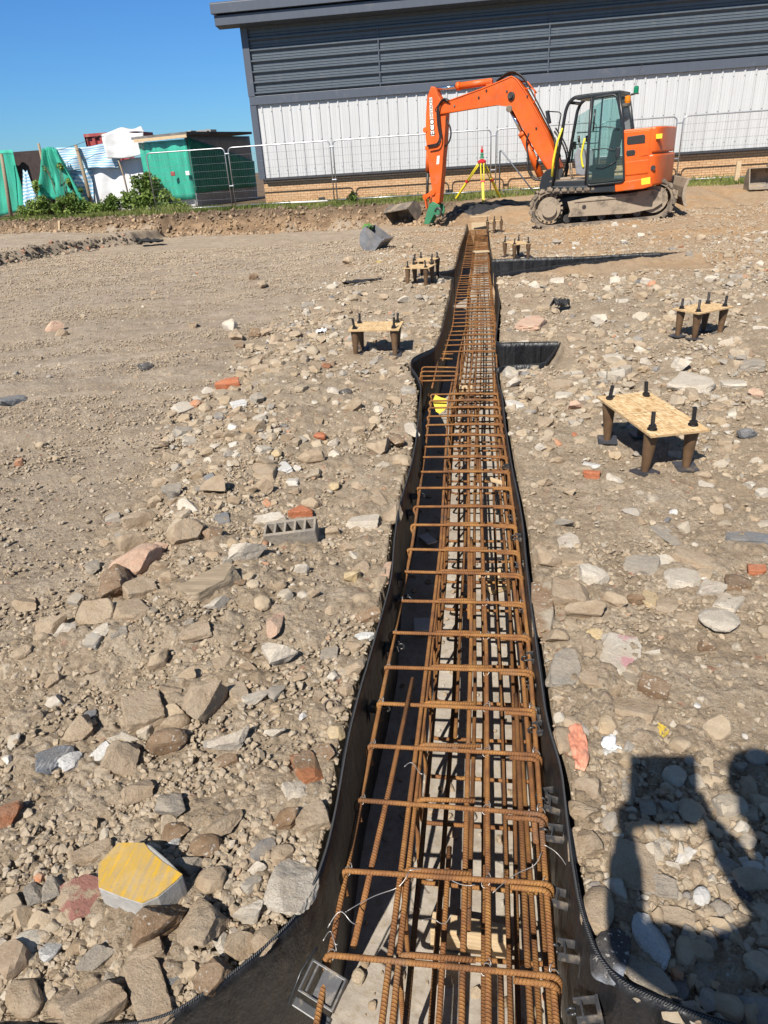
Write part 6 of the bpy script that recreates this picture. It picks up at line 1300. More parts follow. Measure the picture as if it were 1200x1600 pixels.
for k, (a, b) in enumerate(((350, 355), (516, 520), (768, 774), (1055, 1061))):
    x = (fx(a)+fx(b))/2; mb = MB()
    for z in (1.75, 0.75): mb.box((x, FY, 0.42+z), (0.16, 0.06, 0.04), bev=0.01)
    tag(mb.build('fence_coupler', M['galv']), ['clamps joining the panels in front of the shed and the warehouse corner', 'clamps on the fence joint left of the excavator arm', 'clamps on the fence joint beside the tripod', 'clamps on the fence joint just behind the excavator tail'][k], 'fence clamp', 'fence panel clamps')
br = MB(); xa, xb = fx(781, 235), fx(832, 290)
br.tube(fillet([(xa, FY-0.15, 0.42), (xa, FY-0.15, 1.72), (xa+0.05, FY-0.2, 1.72), (xb, FY-0.9, 0.46)], 0.1, 4), 0.024, 8); br.tube([(xa, FY-0.15, 0.5), (xb, FY-0.9, 0.46)], 0.016, 6); tag(br.build('fence_brace', M['galv dark']), 'dark tubular brace propping the fence behind the tripod', 'fence brace')
for k, (q0, q1, lab) in enumerate((((455, 316.5), (512, 314), 'pale pipe lying in the grass below the warehouse corner'), ((588, 316), (640, 313), 'pale pipe lying in the grass left of the excavator arm'), ((1085, 291), (1200, 282), 'pale pipe lying in the grass beside the wooden stake'))):
    a, b = aty(*q0, 25.2), aty(*q1, 25.2); mb = MB(); mb.tube([a, b], 0.03, 8); tag(mb.build('pipe', M['white vinyl']), lab, 'pipe', 'pale pipes in the grass')
# wooden stakes
def stake(label, q0, q1, Y, w, mat):
    a, b = aty(*q0, Y), aty(*q1, Y); mb = MB(); mb.beam((a[0], Y, a[2]-0.2), (b[0], Y, b[2]), w, w*0.7, bev=0.006); tag(mb.build('wooden_stake', M[mat]), label, 'stake')
stake('wooden stake standing in the grass right of the excavator', (1149, 295), (1155, 252), 24.6, 0.13, 'timber')
stake('short pale wooden stake at the foot of the bank, below the green bushes', (91, 365), (93, 345), 24.4, 0.10, 'timber')

# ------------------------------------------------------------------ survey tripod
M['tripod yellow'] = simple('yellow tripod leg', (0.66, 0.54, 0.02), 0.45, 0.1, 12, 0.03); M['red plastic'] = simple('red plastic', (0.52, 0.02, 0.025), 0.4, 0.1, 12, 0.03)
TYp = 22.6
ft = [aty(755, 330, 22.0), aty(711, 316, 23.2), aty(781, 310, 23.6)]; hd = aty(753, 253, TYp)
for f in ft: f[2] = gz(f[0], f[1])+0.01
TR = empty('survey_tripod', (float(hd[0]), TYp, gz(hd[0], TYp)), 0, 'yellow survey tripod with a red head, standing behind the trench end', 'tripod')
TMx = Matrix.Translation((-hd[0], -TYp, -gz(hd[0], TYp)))
for f in ft:
    d = (f-hd); dh = np.array([d[0], d[1], 0]); dh /= np.linalg.norm(dh); side_ = np.array([-dh[1], dh[0], 0]); top = hd+dh*0.07
    lg = MB(TMx)
    mid = top+(f-top)*0.52
    for s in (-1, 1): lg.tube([top+side_*0.045*s, mid+side_*0.040*s], 0.018, 6)
    lg.beam(top+(f-top)*0.46, f, 0.07, 0.05, bev=0.01); l = lg.build('leg', M['tripod yellow'], TR)
    cl_ = MB(TMx); cl_.beam(top+(f-top)*0.47, top+(f-top)*0.52, 0.12, 0.07, bev=0.01); cl_.build('clamp', M['red plastic'], l)
mb = MB(TMx); mb.lathe([(0.09, -0.04), (0.12, -0.02), (0.12, 0.03), (0.07, 0.06), (0.03, 0.08)], tuple(hd), 18); mb.build('head', M['red plastic'], TR)
mb = MB(TMx); h2 = tuple(hd+np.array([0, 0, 0.09])); mb.lathe([(0.07, 0), (0.07, 0.03), (0.045, 0.04), (0.045, 0.10), (0.055, 0.11), (0.02, 0.15)], h2, 14); mb.build('tribrach', M['green paint'], TR)
mb = MB(TMx); h3 = tuple(hd+np.array([0, 0, 0.23])); mb.lathe([(0.015, 0), (0.04, 0.02), (0.045, 0.08), (0.02, 0.10), (0.015, 0.18)], h3, 12); mb.build('prism_target', M['red plastic'], TR)

# ------------------------------------------------------------------ digging buckets
M['bucket steel'] = simple('worn bucket steel', (0.16, 0.135, 0.11), 0.6, 0.3, 6, 0.3, 30, metal=0.2, dirt=0.6, dscale=4); M['bucket bright'] = simple('polished bucket steel', (0.30, 0.30, 0.31), 0.38, 0.25, 8, 0.15, metal=0.55, dirt=0.35)
def bucket(label, loc, rot, w, R, mat, ears=None, teeth=0, scale=1.0):
    r = empty('excavator_bucket', tuple(loc), 0, label, 'bucket'); r.rotation_euler = rot
    prof = [(R*1.15*math.cos(a)-0.1*R, R*math.sin(a)) for a in np.linspace(math.radians(70), math.radians(250), 14)]+[(R*0.75, -R*0.98)]
    inn = [(x*0.93+0.01, z*0.93) for x, z in prof]
    sh = MB(); n = len(prof); V = [(x, -w/2, z) for x, z in prof]+[(x, w/2, z) for x, z in prof]+[(x, -w/2, z) for x, z in inn]+[(x, w/2, z) for x, z in inn]
    F = [f for i in range(n-1) for f in ((i, i+1, n+i+1, n+i), (2*n+i, 2*n+i+1, 3*n+i+1, 3*n+i), (i, i+1, 2*n+i+1, 2*n+i), (n+i, n+i+1, 3*n+i+1, 3*n+i))]+[(0, n, 3*n, 2*n), (n-1, 2*n-1, 4*n-1, 3*n-1)]
    sh.add(V, F); sh.build('shell', mat, r, 0.006)
    for s in (-1, 1):
        sd = MB(); sd.prism(prof, s*w/2-0.012, s*w/2+0.012); sd.build('side_plate', mat, r)
    lip = MB(); lip.box((R*0.72, 0, -R*0.985), (R*0.32, w*1.02, 0.03), bev=0.008)
    for k in range(teeth): lip.prism([(R*0.85, -R*1.01), (R*1.12, -R*0.985), (R*0.85, -R*0.93)], -w/2+w*(k+0.5)/teeth-0.04, -w/2+w*(k+0.5)/teeth+0.04)
    lip.build('cutting_lip', mat, r)
    ea = MB()
    for s in (-1, 1): ea.prism([(-R*0.5, R*0.72), (R*0.30, R*0.80), (R*0.15, R*1.30), (-R*0.25, R*1.28)], s*w*0.17-0.02, s*w*0.17+0.02)
    ea.cyl((0, -w*0.2, R*1.12), (0, w*0.2, R*1.12), 0.045, 12); ea.build('mounting_ear', ears or mat, r)
    return r
p = gnd(588, 390, -0.02)
bucket('narrow polished bucket with a green mounting ear, lying on its back left of the trench', (p[0], p[1], gz(p[0], p[1])+0.24), (math.radians(0), math.radians(-46), math.radians(-30)), 0.34, 0.26, M['bucket bright'], simple('lime green paint', (0.11, 0.25, 0.05), 0.6, 0.3, 10, 0.1, dirt=0.3), 0)
p = gnd(630, 356, -0.1)
bucket('wide dark grading bucket lying against the earth bank near the excavator arm', (p[0], p[1], gz(p[0], p[1])+0.26), (math.radians(8), math.radians(150), math.radians(62)), 0.85, 0.27, M['bucket steel'])
p = gnd(1190, 322, 0.05)
bucket('wide muddy bucket lying open on the ground at the right edge of the site', (p[0]+0.35, p[1]+0.2, gz(p[0], p[1])+0.24), (0, math.radians(-20), math.radians(-96)), 1.4, 0.30, M['bucket steel'])

# ------------------------------------------------------------------ hoardings and shed on the left
def net_mat(name, c, alpha=0.82, wx=90):
    t = NT(name); o = t.coord('UV'); n = t.noise(t.mapped(o, (9, 1.2, 1)), 1.5, 5, 0.6)
    cc = t.ramp(n, [(0.3, mulc(c, 0.72)), (0.7, mulc(c, 1.25))]); t.setv(t.b.inputs['Alpha'], t.rng(t.noise(o, 60, 2), 0.3, 0.5, alpha-0.25, min(1, alpha+0.1)))
    return t.fin(cc, 0.7, t.bump(n, 0.3, 0.03), 0, 0.3)
M['green net'] = net_mat('green debris netting', (0.045, 0.40, 0.28), 0.72); M['green net dense'] = net_mat('dense green netting', (0.022, 0.235, 0.145), 1.0)
M['white sheet'] = simple('white polythene sheet', (0.66, 0.66, 0.66), 0.5, 0.08, 3, 0.25, 6, bdist=0.03); M['brown board'] = simple('dark brown boarding', (0.035, 0.022, 0.020), 0.8, 0.3, 6, 0.3); M['grey board'] = simple('grey felted board', (0.33, 0.325, 0.31), 0.85, 0.15, 4, 0.2)
def stripe_mat():
    t = NT('blue and white striped sheeting'); o = t.coord('UV'); s = t.n('ShaderNodeSeparateXYZ'); t.l(o, s.inputs[0])
    w = t.math('SINE', t.math('ADD', t.math('MULTIPLY', s.outputs[1], 64), t.math('MULTIPLY', t.noise(o, 5, 3), 7)))
    return t.fin(t.mix(t.rng(w, -0.2, 0.4), (0.20, 0.42, 0.62), (0.60, 0.64, 0.67)), 0.6, t.bump(t.noise(o, 8, 4), 0.5, 0.04), 0, 0.3)
M['striped'] = stripe_mat()
def cloth(name, label, cat, quad, Y, mat, fold=0.08, nx=26, nz=18, freq=9, seed=0, group=None, dz=0):
    """hanging cloth through four picture corners (tl, tr, br, bl) at distance Y (or four distances)"""
    Ys = Y if isinstance(Y, (list, tuple)) else [Y]*4; C = [aty(*q, yy) for q, yy in zip(quad, Ys)]; V, F, U = [], [], []
    for j in range(nz+1):
        v = j/nz
        for i in range(nx+1):
            u = i/nx; p = (C[0]*(1-u)+C[1]*u)*(1-v)+(C[3]*(1-u)+C[2]*u)*v
            o_ = fold*(math.sin(u*freq+seed+1.5*v)*(0.3+0.7*v)+0.6*math.sin(u*freq*2.3+seed*2+v*3)+0.5*mnoise.noise((u*4+seed, v*3, seed)))
            V.append(p+np.array([0.3*o_, o_, 0.04*math.sin(u*7+seed)*(1-v)-0.05*v*math.sin(u*5+seed)]))
    for j in range(nz):
        for i in range(nx):
            F.append((j*(nx+1)+i, j*(nx+1)+i+1, (j+1)*(nx+1)+i+1, (j+1)*(nx+1)+i)); U.append([(i/nx, 1-j/nz), ((i+1)/nx, 1-j/nz), ((i+1)/nx, 1-(j+1)/nz), (i/nx, 1-(j+1)/nz)])
    mb = MB(); mb.add(V, F, 0, U, True); o = link_mesh(name, mb.mesh(name, fix=False), mat); so_ = o.modifiers.new('thickness', 'SOLIDIFY'); so_.thickness = 0.006
    return tag(o, label, cat, group)
HY = 30.0
cloth('green_netting', 'pale green netting draped over a leaning post at the far left', 'netting', [(-40, 230), (22, 236), (48, 330), (-40, 345)], HY-0.5, M['green net'], 0.10, seed=1)
mb = MB(); a, b = aty(14, 240, HY-0.1), aty(74, 238, HY-0.1); mb.box(((a[0]+b[0])/2, HY, a[2]-1.1), (b[0]-a[0]+0.4, 0.05, 2.3)); tag(mb.build('board_panel', M['brown board']), 'dark brown boarding between two green nets', 'hoarding')
cloth('green_netting', 'bunched bright green netting hanging from a leaning pole', 'netting', [(66, 230), (88, 232), (140, 318), (66, 312)], [HY-1.2, HY-1.2, HY-1.3, HY-1.3], M['green net'], 0.16, seed=4, freq=12)
cloth('striped_sheeting', 'blue and white striped sheeting stretched between two leaning posts', 'sheeting', [(88, 232), (196, 222), (184, 262), (96, 268)], HY-0.6, M['striped'], 0.06, seed=2)
cloth('striped_sheeting', 'lower sagging piece of blue and white striped sheeting behind the bright green net', 'sheeting', [(98, 268), (142, 264), (150, 330), (104, 332)], HY-0.45, M['striped'], 0.08, seed=6)
cloth('striped_sheeting', 'small tent-like scrap of striped sheeting in front of the brown boarding', 'sheeting', [(36, 266), (44, 268), (62, 318), (36, 322)], HY-0.9, M['striped'], 0.05, seed=8, nx=10)
cloth('white_sheeting', 'white sheeting on the lower hoarding behind the tall bush', 'sheeting', [(136, 262), (232, 244), (250, 330), (146, 332)], HY-0.35, M['white sheet'], 0.05, seed=3)
cloth('white_tarpaulin', 'clean white tarpaulin hung over the top of the hoarding', 'tarpaulin', [(159, 208), (223, 206), (227, 240), (168, 250)], HY-0.9, M['white sheet'], 0.05, seed=5, freq=4)
cloth('white_tarpaulin', 'white sheet over the shed roof, sloping up to a ridge', 'tarpaulin', [(186, 201), (222, 199), (226, 207), (160, 209)], [HY+1.0, HY+1.0, HY-0.85, HY-0.85], M['white sheet'], 0.03, seed=7, freq=4)
M['red steel'] = simple('faded red container steel', (0.30, 0.045, 0.045), 0.6, 0.2, 3, 0.1, dirt=0.25)
a, b = aty(131, 210, HY+3), aty(185, 207, HY+3)
mb = MB(); pr = []; x = a[0]
while x < b[0]+0.4: pr += [(x, 0), (x+0.10, 0), (x+0.16, 0.10), (x+0.28, 0.10), (x+0.34, 0)]; x += 0.36
n = len(pr); cz0, cz1 = 0.45, float(a[2]); V = [(q, HY+3+d, cz0) for q, d in pr]+[(q, HY+3+d, cz1-0.12) for q, d in pr]; mb.add(V, [(i, i+1, n+i+1, n+i) for i in range(n-1)])
R0 = empty('shipping_container', (float(a[0]), HY+3, 0.45), 0, 'faded red corrugated shipping container showing above the hoarding', 'container'); mb.xf = None
XF = Matrix.Translation((-a[0], -HY-3, -0.45)); mb.v = [XF @ Vector(v) for v in mb.v]; mb.build('corrugated_side', M['red steel'], R0)
mb = MB(XF); mb.box((x/2+a[0]/2, HY+4.2, cz1-0.05), (x-a[0], 2.5, 0.12)); mb.box((a[0]+0.03, HY+4.2, (cz0+cz1)/2), (0.08, 2.4, cz1-cz0-0.05)); mb.build('top_rail', M['red steel'], R0)
# posts
def post(label, q0, q1, Y, r0, mat='old timber'):
    a, b = aty(*q0, Y), aty(*q1, Y); mb = MB(); m_ = (a+b)/2+np.array([0.03, 0, 0]); mb.tube([(a[0], a[1], a[2]-0.3), m_, b], [r0, r0*0.95, r0*0.8], 8); tag(mb.build('timber_post', M[mat]), label, 'post')
post('leaning pole holding up the bunched green netting', (84, 335), (60, 224), HY-1.0, 0.06); post('leaning thick post between the striped sheets and the white sheeting', (146, 332), (118, 226), HY-0.8, 0.08); post('grey plank post showing through the pale green net at the far left', (16, 340), (2, 240), HY-0.9, 0.08); post('thin post tied to the white sheeting', (200, 300), (184, 248), HY-0.75, 0.035)
w_ = MB(); a, b = aty(0, 240, HY-1), aty(160, 210, HY-1); w_.tube([a+(b-a)*t+np.array([0, 0, -0.25*math.sin(PI*t)]) for t in np.linspace(0, 1, 12)], 0.008, 5); tag(w_.build('slack_wire', M['hose']), 'slack dark wire strung above the hoarding to the shed', 'wire')
# shed with netting
SHL, SHC, SHR = aty(226, 262, 28.6), aty(298, 262, 28.2), aty(398, 262, 34.0)
SH = empty('shed', (SHC[0], SHC[1], 0.45), 0, 'makeshift shed wrapped in green netting with a felt roof and a grey upper wall', 'shed'); SX = Matrix.Translation((-SHC[0], -SHC[1], -0.45))
zr = float(aty(296, 211, 28.2)[2])
def wallq(name, p0, p1, z0, z1, mat, off=0.0, nx=14, nz=10, fold=0.03, z1b=None):
    p0, p1 = np.array(p0), np.array(p1); d = p1-p0; nn = np.array([d[1], -d[0]]); nn /= np.linalg.norm(nn)
    if nn[1] > 0: nn = -nn
    V, F, U = [], [], []
    z1b = z1 if z1b is None else z1b
    for j in range(nz+1):
        for i in range(nx+1):
            u, v = i/nx, j/nz; q = p0+d*u+nn*(off+fold*(math.sin(u*17+v*2)+0.6*math.sin(u*41+2))); V.append((q[0], q[1], z0+((z1*(1-u)+z1b*u)-z0)*v))
    for j in range(nz):
        for i in range(nx): F.append((j*(nx+1)+i, j*(nx+1)+i+1, (j+1)*(nx+1)+i+1, (j+1)*(nx+1)+i)); U.append([(i/nx, j/nz), ((i+1)/nx, j/nz), ((i+1)/nx, (j+1)/nz), (i/nx, (j+1)/nz)])
    mb = MB(SX); mb.add(V, F, 0, U, True); o = link_mesh(name, mb.mesh(name, False), mat, SH); m = o.modifiers.new('t', 'SOLIDIFY'); m.thickness = 0.01; return o
wallq('net_front', SHL[:2], SHC[:2], 0.75, zr-0.12, M['green net'], 0.05, fold=0.04); wallq('front_board', SHL[:2], SHC[:2], 0.4, zr-0.42, M['white sheet'], -0.10, fold=0.0)
wallq('net_side', SHC[:2], SHR[:2], 0.95, zr-0.05, M['green net dense'], 0.03, fold=0.03, z1b=zr-0.95); wallq('side_board', SHC[:2], SHR[:2], 0.35, zr-0.02, M['grey board'], -0.06, fold=0.004, z1b=zr+0.05); wallq('base_sheet', SHC[:2], SHR[:2], 0.35, 0.95, M['grey board'], 0.0, fold=0.03)
rf = MB(SX); cL, cR = SHL+np.array([-0.2, -0.25, 0]), SHC+np.array([0.15, -0.25, 0])
V = [(cL[0], cL[1], zr-0.02), (cR[0], cR[1], zr+0.02), (SHR[0]+0.1, SHR[1]-0.1, zr+0.12), (cL[0]+2.0, SHR[1]+0.5, zr+0.12)]; V += [(x, y, z+0.09) for x, y, z in V]
rf.add(V, [(0, 1, 2, 3), (4, 7, 6, 5), (0, 4, 5, 1), (1, 5, 6, 2), (2, 6, 7, 3), (3, 7, 4, 0)]); rfo = rf.build('roof', simple('torn roofing felt', (0.13, 0.125, 0.12), 0.9, 0.4, 3, 0.5), SH)
fb = MB(SX); fb.beam((cL[0]+0.1, cL[1]-0.02, zr-0.06), (cR[0], cR[1]-0.02, zr-0.03), 0.04, 0.10); fb.build('fascia_board', M['timber'], rfo)
rr = random.Random(3)
jm = MB(SX)
for k in range(14):
    f = rr.random(); q = SHC+(SHR-SHC)*f; jm.box((q[0]-rr.uniform(0, 1), q[1]+rr.uniform(0, .5), zr+0.17+rr.uniform(0, .05)), (rr.uniform(.1, .5), rr.uniform(.1, .4), rr.uniform(.03, .09)), Matrix.Rotation(rr.uniform(0, 3), 3, 'Z'))
jm.build('roof_weight', M['grey board'], rfo)
for q, m_ in (((271, 271.5), 'red steel'), ((294, 270.5), 'white sheet')):
    p = aty(*q, 28.1); mb = MB(SX); mb.box((p[0], p[1]-0.05, p[2]), (0.16, 0.05, 0.15), bev=0.02); mb.build('net_patch', M[m_], SH)

# ------------------------------------------------------------------ plants
def leaf_mat(name, c1, c2):
    t = NT(name); o = t.coord(); a = t.n('ShaderNodeVertexColor', layer_name='tone'); c = t.mix(a.outputs[0], c1, c2)
    t.b.inputs['Subsurface Weight'].default_value = 0.0
    d = t.n('ShaderNodeBsdfTranslucent'); t.l(c, d.inputs[0]); mx = t.n('ShaderNodeMixShader'); mx.inputs[0].default_value = 0.28; t.fin(c, 0.6, None, 0, 0.3)
    t.l(t.b.outputs[0], mx.inputs[1]); t.l(d.outputs[0], mx.inputs[2]); t.l(mx.outputs[0], t.out.inputs[0]); return t.m
M['leaf'] = leaf_mat('bramble leaf', (0.055, 0.105, 0.018), (0.27, 0.36, 0.085)); M['grass'] = leaf_mat('grass blade', (0.070, 0.105, 0.018), (0.26, 0.28, 0.085)); M['stem'] = simple('brown stem', (0.09, 0.06, 0.035), 0.9, 0.3, 10, 0.2)
def leaf_cloud(centers, n, size, seed, dens=None):
    r = np.random.default_rng(seed); C = np.array([c[:3] for c in centers]); Rr = np.array([c[3] for c in centers]); k = r.choice(len(C), n, p=Rr**2/np.sum(Rr**2))
    d = r.normal(size=(n, 3)); d /= np.linalg.norm(d, axis=1)[:, None]; P = C[k]+d*(Rr[k]*r.random(n)**0.45)[:, None]*np.array([1, 0.9, 0.95])
    keep = vnoise3(P*3.1, seed) > -0.16; P = P[keep]; n = len(P)
    a = r.normal(size=(n, 3)); a[:, 2] += 0.9; a /= np.linalg.norm(a, axis=1)[:, None]; t = np.cross(a, r.normal(size=(n, 3))); t /= np.linalg.norm(t, axis=1)[:, None]; b = np.cross(a, t); s = size*(0.6+0.8*r.random(n))[:, None]
    V = np.stack([P-t*s*.55, P+b*s*.32-a*s*0.05, P+t*s*.65-a*s*0.15, P-b*s*.32-a*s*.05], 1).reshape(-1, 3); F = np.arange(n*4).reshape(n, 4)
    tone = np.clip(0.5+0.9*vnoise3(P*2.2, seed+5)+0.35*(r.random(n)-0.5), 0, 1); return V, F, np.repeat(np.repeat(tone[:, None], 4, 0), 3, 1)
def bush(label, blobs, n, size, seed, Y):
    """blobs: picture x, y and radius in metres"""
    cs = [(*aty(x, y, Y+dy), rr_) for x, y, rr_, dy in blobs]; base = np.mean([c[:3] for c in cs], 0); zb = gz(base[0], base[1])
    r = empty('bramble_bush', (float(base[0]), float(base[1]), zb), 0, label, 'bush', 'bushes along the hoarding'); off = np.array([base[0], base[1], zb])
    V, F, T_ = leaf_cloud([(c[0]-off[0], c[1]-off[1], c[2]-off[2], c[3]) for c in cs], n, size, seed); link_mesh('foliage', np_mesh('foliage', V, F, False, vcol={'tone': T_}), M['leaf'], r)
    st = MB(); rr = random.Random(seed)
    for c in cs:
        for k in range(3):
            e = Vector((c[0]-off[0]+rr.uniform(-.5, .5)*c[3], c[1]-off[1], c[2]-off[2]+c[3]*rr.uniform(.2, .9))); b = Vector((rr.uniform(-.4, .4)+(c[0]-off[0])*0.6, rr.uniform(-.2, .2), -0.05)); m = (b+e)/2+Vector((rr.uniform(-.2, .2), 0, .1)); st.tube([b, m, e], [0.02, 0.014, 0.006], 5)
    st.build('stem', M['stem'], r)
bush('tallest bramble bush in front of the white sheeting', [(222, 300, .50, 0), (238, 290, .40, 0), (216, 284, .32, 0), (228, 318, .55, -.2), (250, 315, .40, 0), (205, 316, .40, 0), (196, 308, .25, 0), (230, 276, .2, 0)], 3000, 0.12, 1, 28.0)
bush('low dark bramble bush between the leaning poles', [(104, 322, .45, 0), (120, 318, .40, 0), (96, 328, .35, 0), (133, 326, .35, 0), (112, 310, .25, 0)], 2800, 0.10, 2, 28.0)
bush('low bramble bush at the far left below the pale green net', [(50, 326, .35, 0), (66, 322, .40, 0), (36, 332, .3, 0), (76, 330, .35, 0)], 2200, 0.10, 3, 28.4)
bush('scrubby low growth left of the tall bush', [(165, 325, .35, 0), (182, 320, .35, 0), (150, 330, .3, 0), (175, 310, .22, 0)], 2000, 0.10, 4, 27.8)
bush('dry scrubby growth right of the tall bush, below the green netted shed', [(262, 318, .35, 0), (275, 322, .30, 0), (287, 325, .22, 0), (258, 305, .25, 0)], 1600, 0.10, 5, 27.6)
bush('small weed sprouting against the brick plinth', [(551, 309, .16, 0), (551, 303, .10, 0), (548, 313, .16, 0)], 260, 0.10, 6, 25.4)
bush('climbing bramble tangled in the bright green net', [(60, 292, .28, 0), (72, 262, .15, 0), (95, 260, .14, 0), (110, 285, .18, 0), (124, 300, .2, 0)], 900, 0.10, 7, 28.7)
# grass on the bank top
def grass():
    r = np.random.default_rng(77); n = 42000; x = r.uniform(-26, 13, n); y = ytop(x)-0.25+(27.3-ytop(x))*r.random(n)**0.9; 
    yt = ytop(x)+0.45*fbm(x*1.3, y*0.25, 71, 4)+0.12*fbm(x*6, y*2, 77, 3)
    keep = (y > yt-0.12) & (fbm(x*1.2, y*1.2, 500, 3)+0.35*sstep(0.2, 1.2, y-yt)+0.12 > r.random(n)*0.5-0.05) & ((x < 0.0) | (y > 22.9+0.9*fbm(x*0.7, y, 520, 3))); x, y = x[keep], y[keep]; n = len(x); z = h_base(x, y)
    h = (0.05+0.10*r.random(n)**2)*(1+0.9*sstep(0.0, 0.4, fbm(x*0.8, y*0.8, 530, 3))); a = r.random(n)*6.28; w = 0.010+0.012*r.random(n); l = r.normal(size=(n, 2))*0.35*h[:, None]
    dx, dy = np.cos(a)*w, np.sin(a)*w
    V = np.stack([np.c_[x-dx, y-dy, z-0.02], np.c_[x+dx, y+dy, z-0.02], np.c_[x+l[:, 0]+dx*.2, y+l[:, 1]+dy*.2, z+h], np.c_[x+l[:, 0]*.5-dx*.8, y+l[:, 1]*.5-dy*.8, z+h*.55]], 1).reshape(-1, 3)
    tone = np.clip(0.45+0.8*fbm(x*0.9, y*0.9, 540, 3)+0.4*(r.random(n)-0.5), 0, 1); me = np_mesh('grass', V, np.arange(n*4).reshape(n, 4), False, vcol={'tone': np.repeat(np.repeat(tone[:, None], 4, 0), 3, 1)})
    tag(link_mesh('grass', me, M['grass']), 'rough green grass along the top of the bank', kind='stuff')
grass()
# dark broken rubble along the raised slab edge
def slab_rubble():
    r = np.random.default_rng(88); n = 620; y = r.uniform(15.5, 21.8, n); xe = np.interp(y, [14, 17.5, 19.9, 21.8], [-13.2, -12.3, -11.9, -10.6]); x = xe+0.35*fbm(xe*0.9, y*0.9, 51, 3)+0.08+0.14*r.normal(size=n)
    z = h_base(x, y); V0, F0 = rock_shape(5, 'rock', 2); V1, F1 = rock_shape(6, 'shard', 2); VS, FS, CS = [], [], []; off = 0
    for i in range(n):
        V, F = (V0, F0) if i % 2 else (V1, F1); s = 0.03+0.075*r.random()**1.5; VS.append((V*s/1.4) @ rotm(*(r.random(3)*6)).T+np.array([x[i], y[i], z[i]-0.02])); FS.append(F+off); off += len(V); c = np.array((0.022, 0.021, 0.021)) if r.random() < 0.78 else np.array((0.30, 0.25, 0.19)) if r.random() < 0.7 else np.array((0.36, 0.16, 0.10)); CS.append(np.repeat(c[None], len(V), 0))
    tag(link_mesh('edge_rubble', np_mesh('edge_rubble', np.vstack(VS), np.vstack(FS), False, vcol={'tone': np.vstack(CS)}), M['rubble']), 'blackened rubble along the broken slab edge on the left', kind='stuff')
slab_rubble()
# odds and ends on the ground
def crumpled(name, label, cat, px_, py_, w, l, rz, mat, amp, seed, nx=14, ny=20, shape=None):
    p = gnd(px_, py_, 0.02); V, F = [], []
    for j in range(ny+1):
        for i in range(nx+1):
            u, v = i/nx-0.5, j/ny-0.5; k = shape(v) if shape else 1.0; V.append((u*w*k+0.15*w*math.sin(v*5+seed), v*l, amp*(0.9+mnoise.noise((u*3*k+seed, v*6, seed))+0.5*mnoise.noise((u*8+seed, v*14, 3)))))
    F = [(j*(nx+1)+i, j*(nx+1)+i+1, (j+1)*(nx+1)+i+1, (j+1)*(nx+1)+i) for j in range(ny) for i in range(nx)]
    mb = MB(); mb.add(V, F, smooth=True); o = link_mesh(name, mb.mesh(name, False), mat); m = o.modifiers.new('t', 'SOLIDIFY'); m.thickness = 0.003; o.location = (p[0], p[1], gz(p[0], p[1])+0.01); o.rotation_euler = (0, 0, rz); return tag(o, label, cat)
crumpled('plastic_scrap', 'torn orange pink plastic strip on the stones by the right liner', 'scrap', 903, 1170, 0.055, 0.20, -0.12, simple('faded orange plastic', (0.52, 0.215, 0.135), 0.55, 0.35, 35, 0.3, dirt=0.3, dscale=18), 0.018, 3, shape=lambda v: 0.45+0.55*math.cos(v*3.0))
crumpled('plastic_scrap', 'white torn plastic scrap near the top of the photographer\'s shadow', 'scrap', 953, 1166, 0.045, 0.055, 0.2, M['white sheet'], 0.012, 5, 8, 8)
crumpled('plastic_scrap', 'black folded scrap of liner sticking up right of the trench', 'scrap', 876, 486, 0.15, 0.18, 0.4, M['rubber'], 0.10, 8, 8, 8)
crumpled('plastic_scrap', 'black sheet scrap half buried in the foot of the bank', 'scrap', 232, 371, 0.7, 0.6, 0.2, M['rubber'], 0.16, 9, 8, 8)
crumpled('plastic_scrap', 'flattened dark sheet scrap between the narrow bucket and the left templates', 'scrap', 566, 447, 0.50, 0.14, 0.5, M['rubber'], 0.05, 11, 8, 8)
crumpled('plastic_scrap', 'white scrap lying just left of the left bolt template', 'scrap', 502, 520, 0.10, 0.14, 0.3, M['white sheet'], 0.03, 13, 8, 8)
def splash(label, px_, py_, r_, seed):
    p = gnd(px_, py_, 0.02); rr = random.Random(seed); mb = MB(); z = 0
    for k in range(34):
        a, d = rr.uniform(0, 6.28), r_*abs(rr.gauss(0, .55)); q = rr.uniform(.12, .34)*r_*(1 if d < r_ else .4); x, y = p[0]+d*math.cos(a), p[1]+1.3*d*math.sin(a); h = float(h_full(np.array([x]), np.array([y]), np.array([0.01]))[0])+0.006
        V = [(x+q*rr.uniform(.6, 1)*math.cos(t), y+q*rr.uniform(.6, 1)*math.sin(t), h+rr.uniform(0, .002)) for t in np.linspace(0, 6.28, 9)[:-1]]; V += [(a_, b_, c_-0.012) for a_, b_, c_ in V]
        mb.add(V, [list(range(8))]+[(i, (i+1) % 8, (i+1) % 8+8, i+8) for i in range(8)])
    tag(mb.build('paint_mark', simple('dusty yellow spray', (0.50, 0.36, 0.05), 0.9, 0.3, 40, 0.2, dirt=0.3, dscale=40)), label, 'paint mark')
splash('small splash of yellow spray paint on open ground right of the cage', 1035, 1142, 0.016, 2); splash('faint yellow paint mark behind the left templates', 590, 409, 0.09, 4)
rm = MB(); p = gnd(517, 1107, 0.03); rm.tube([(0.024*math.cos(a), 0.024*math.sin(a), 0.004*math.sin(2*a)) for a in np.linspace(0, 6.28, 25)[:-1]], 0.0025, 6, closed=True); rm.tube([(0.021*math.cos(a), 0.021*math.sin(a), -0.014) for a in np.linspace(0, 6.28, 25)[:-1]], 0.002, 6, closed=True)
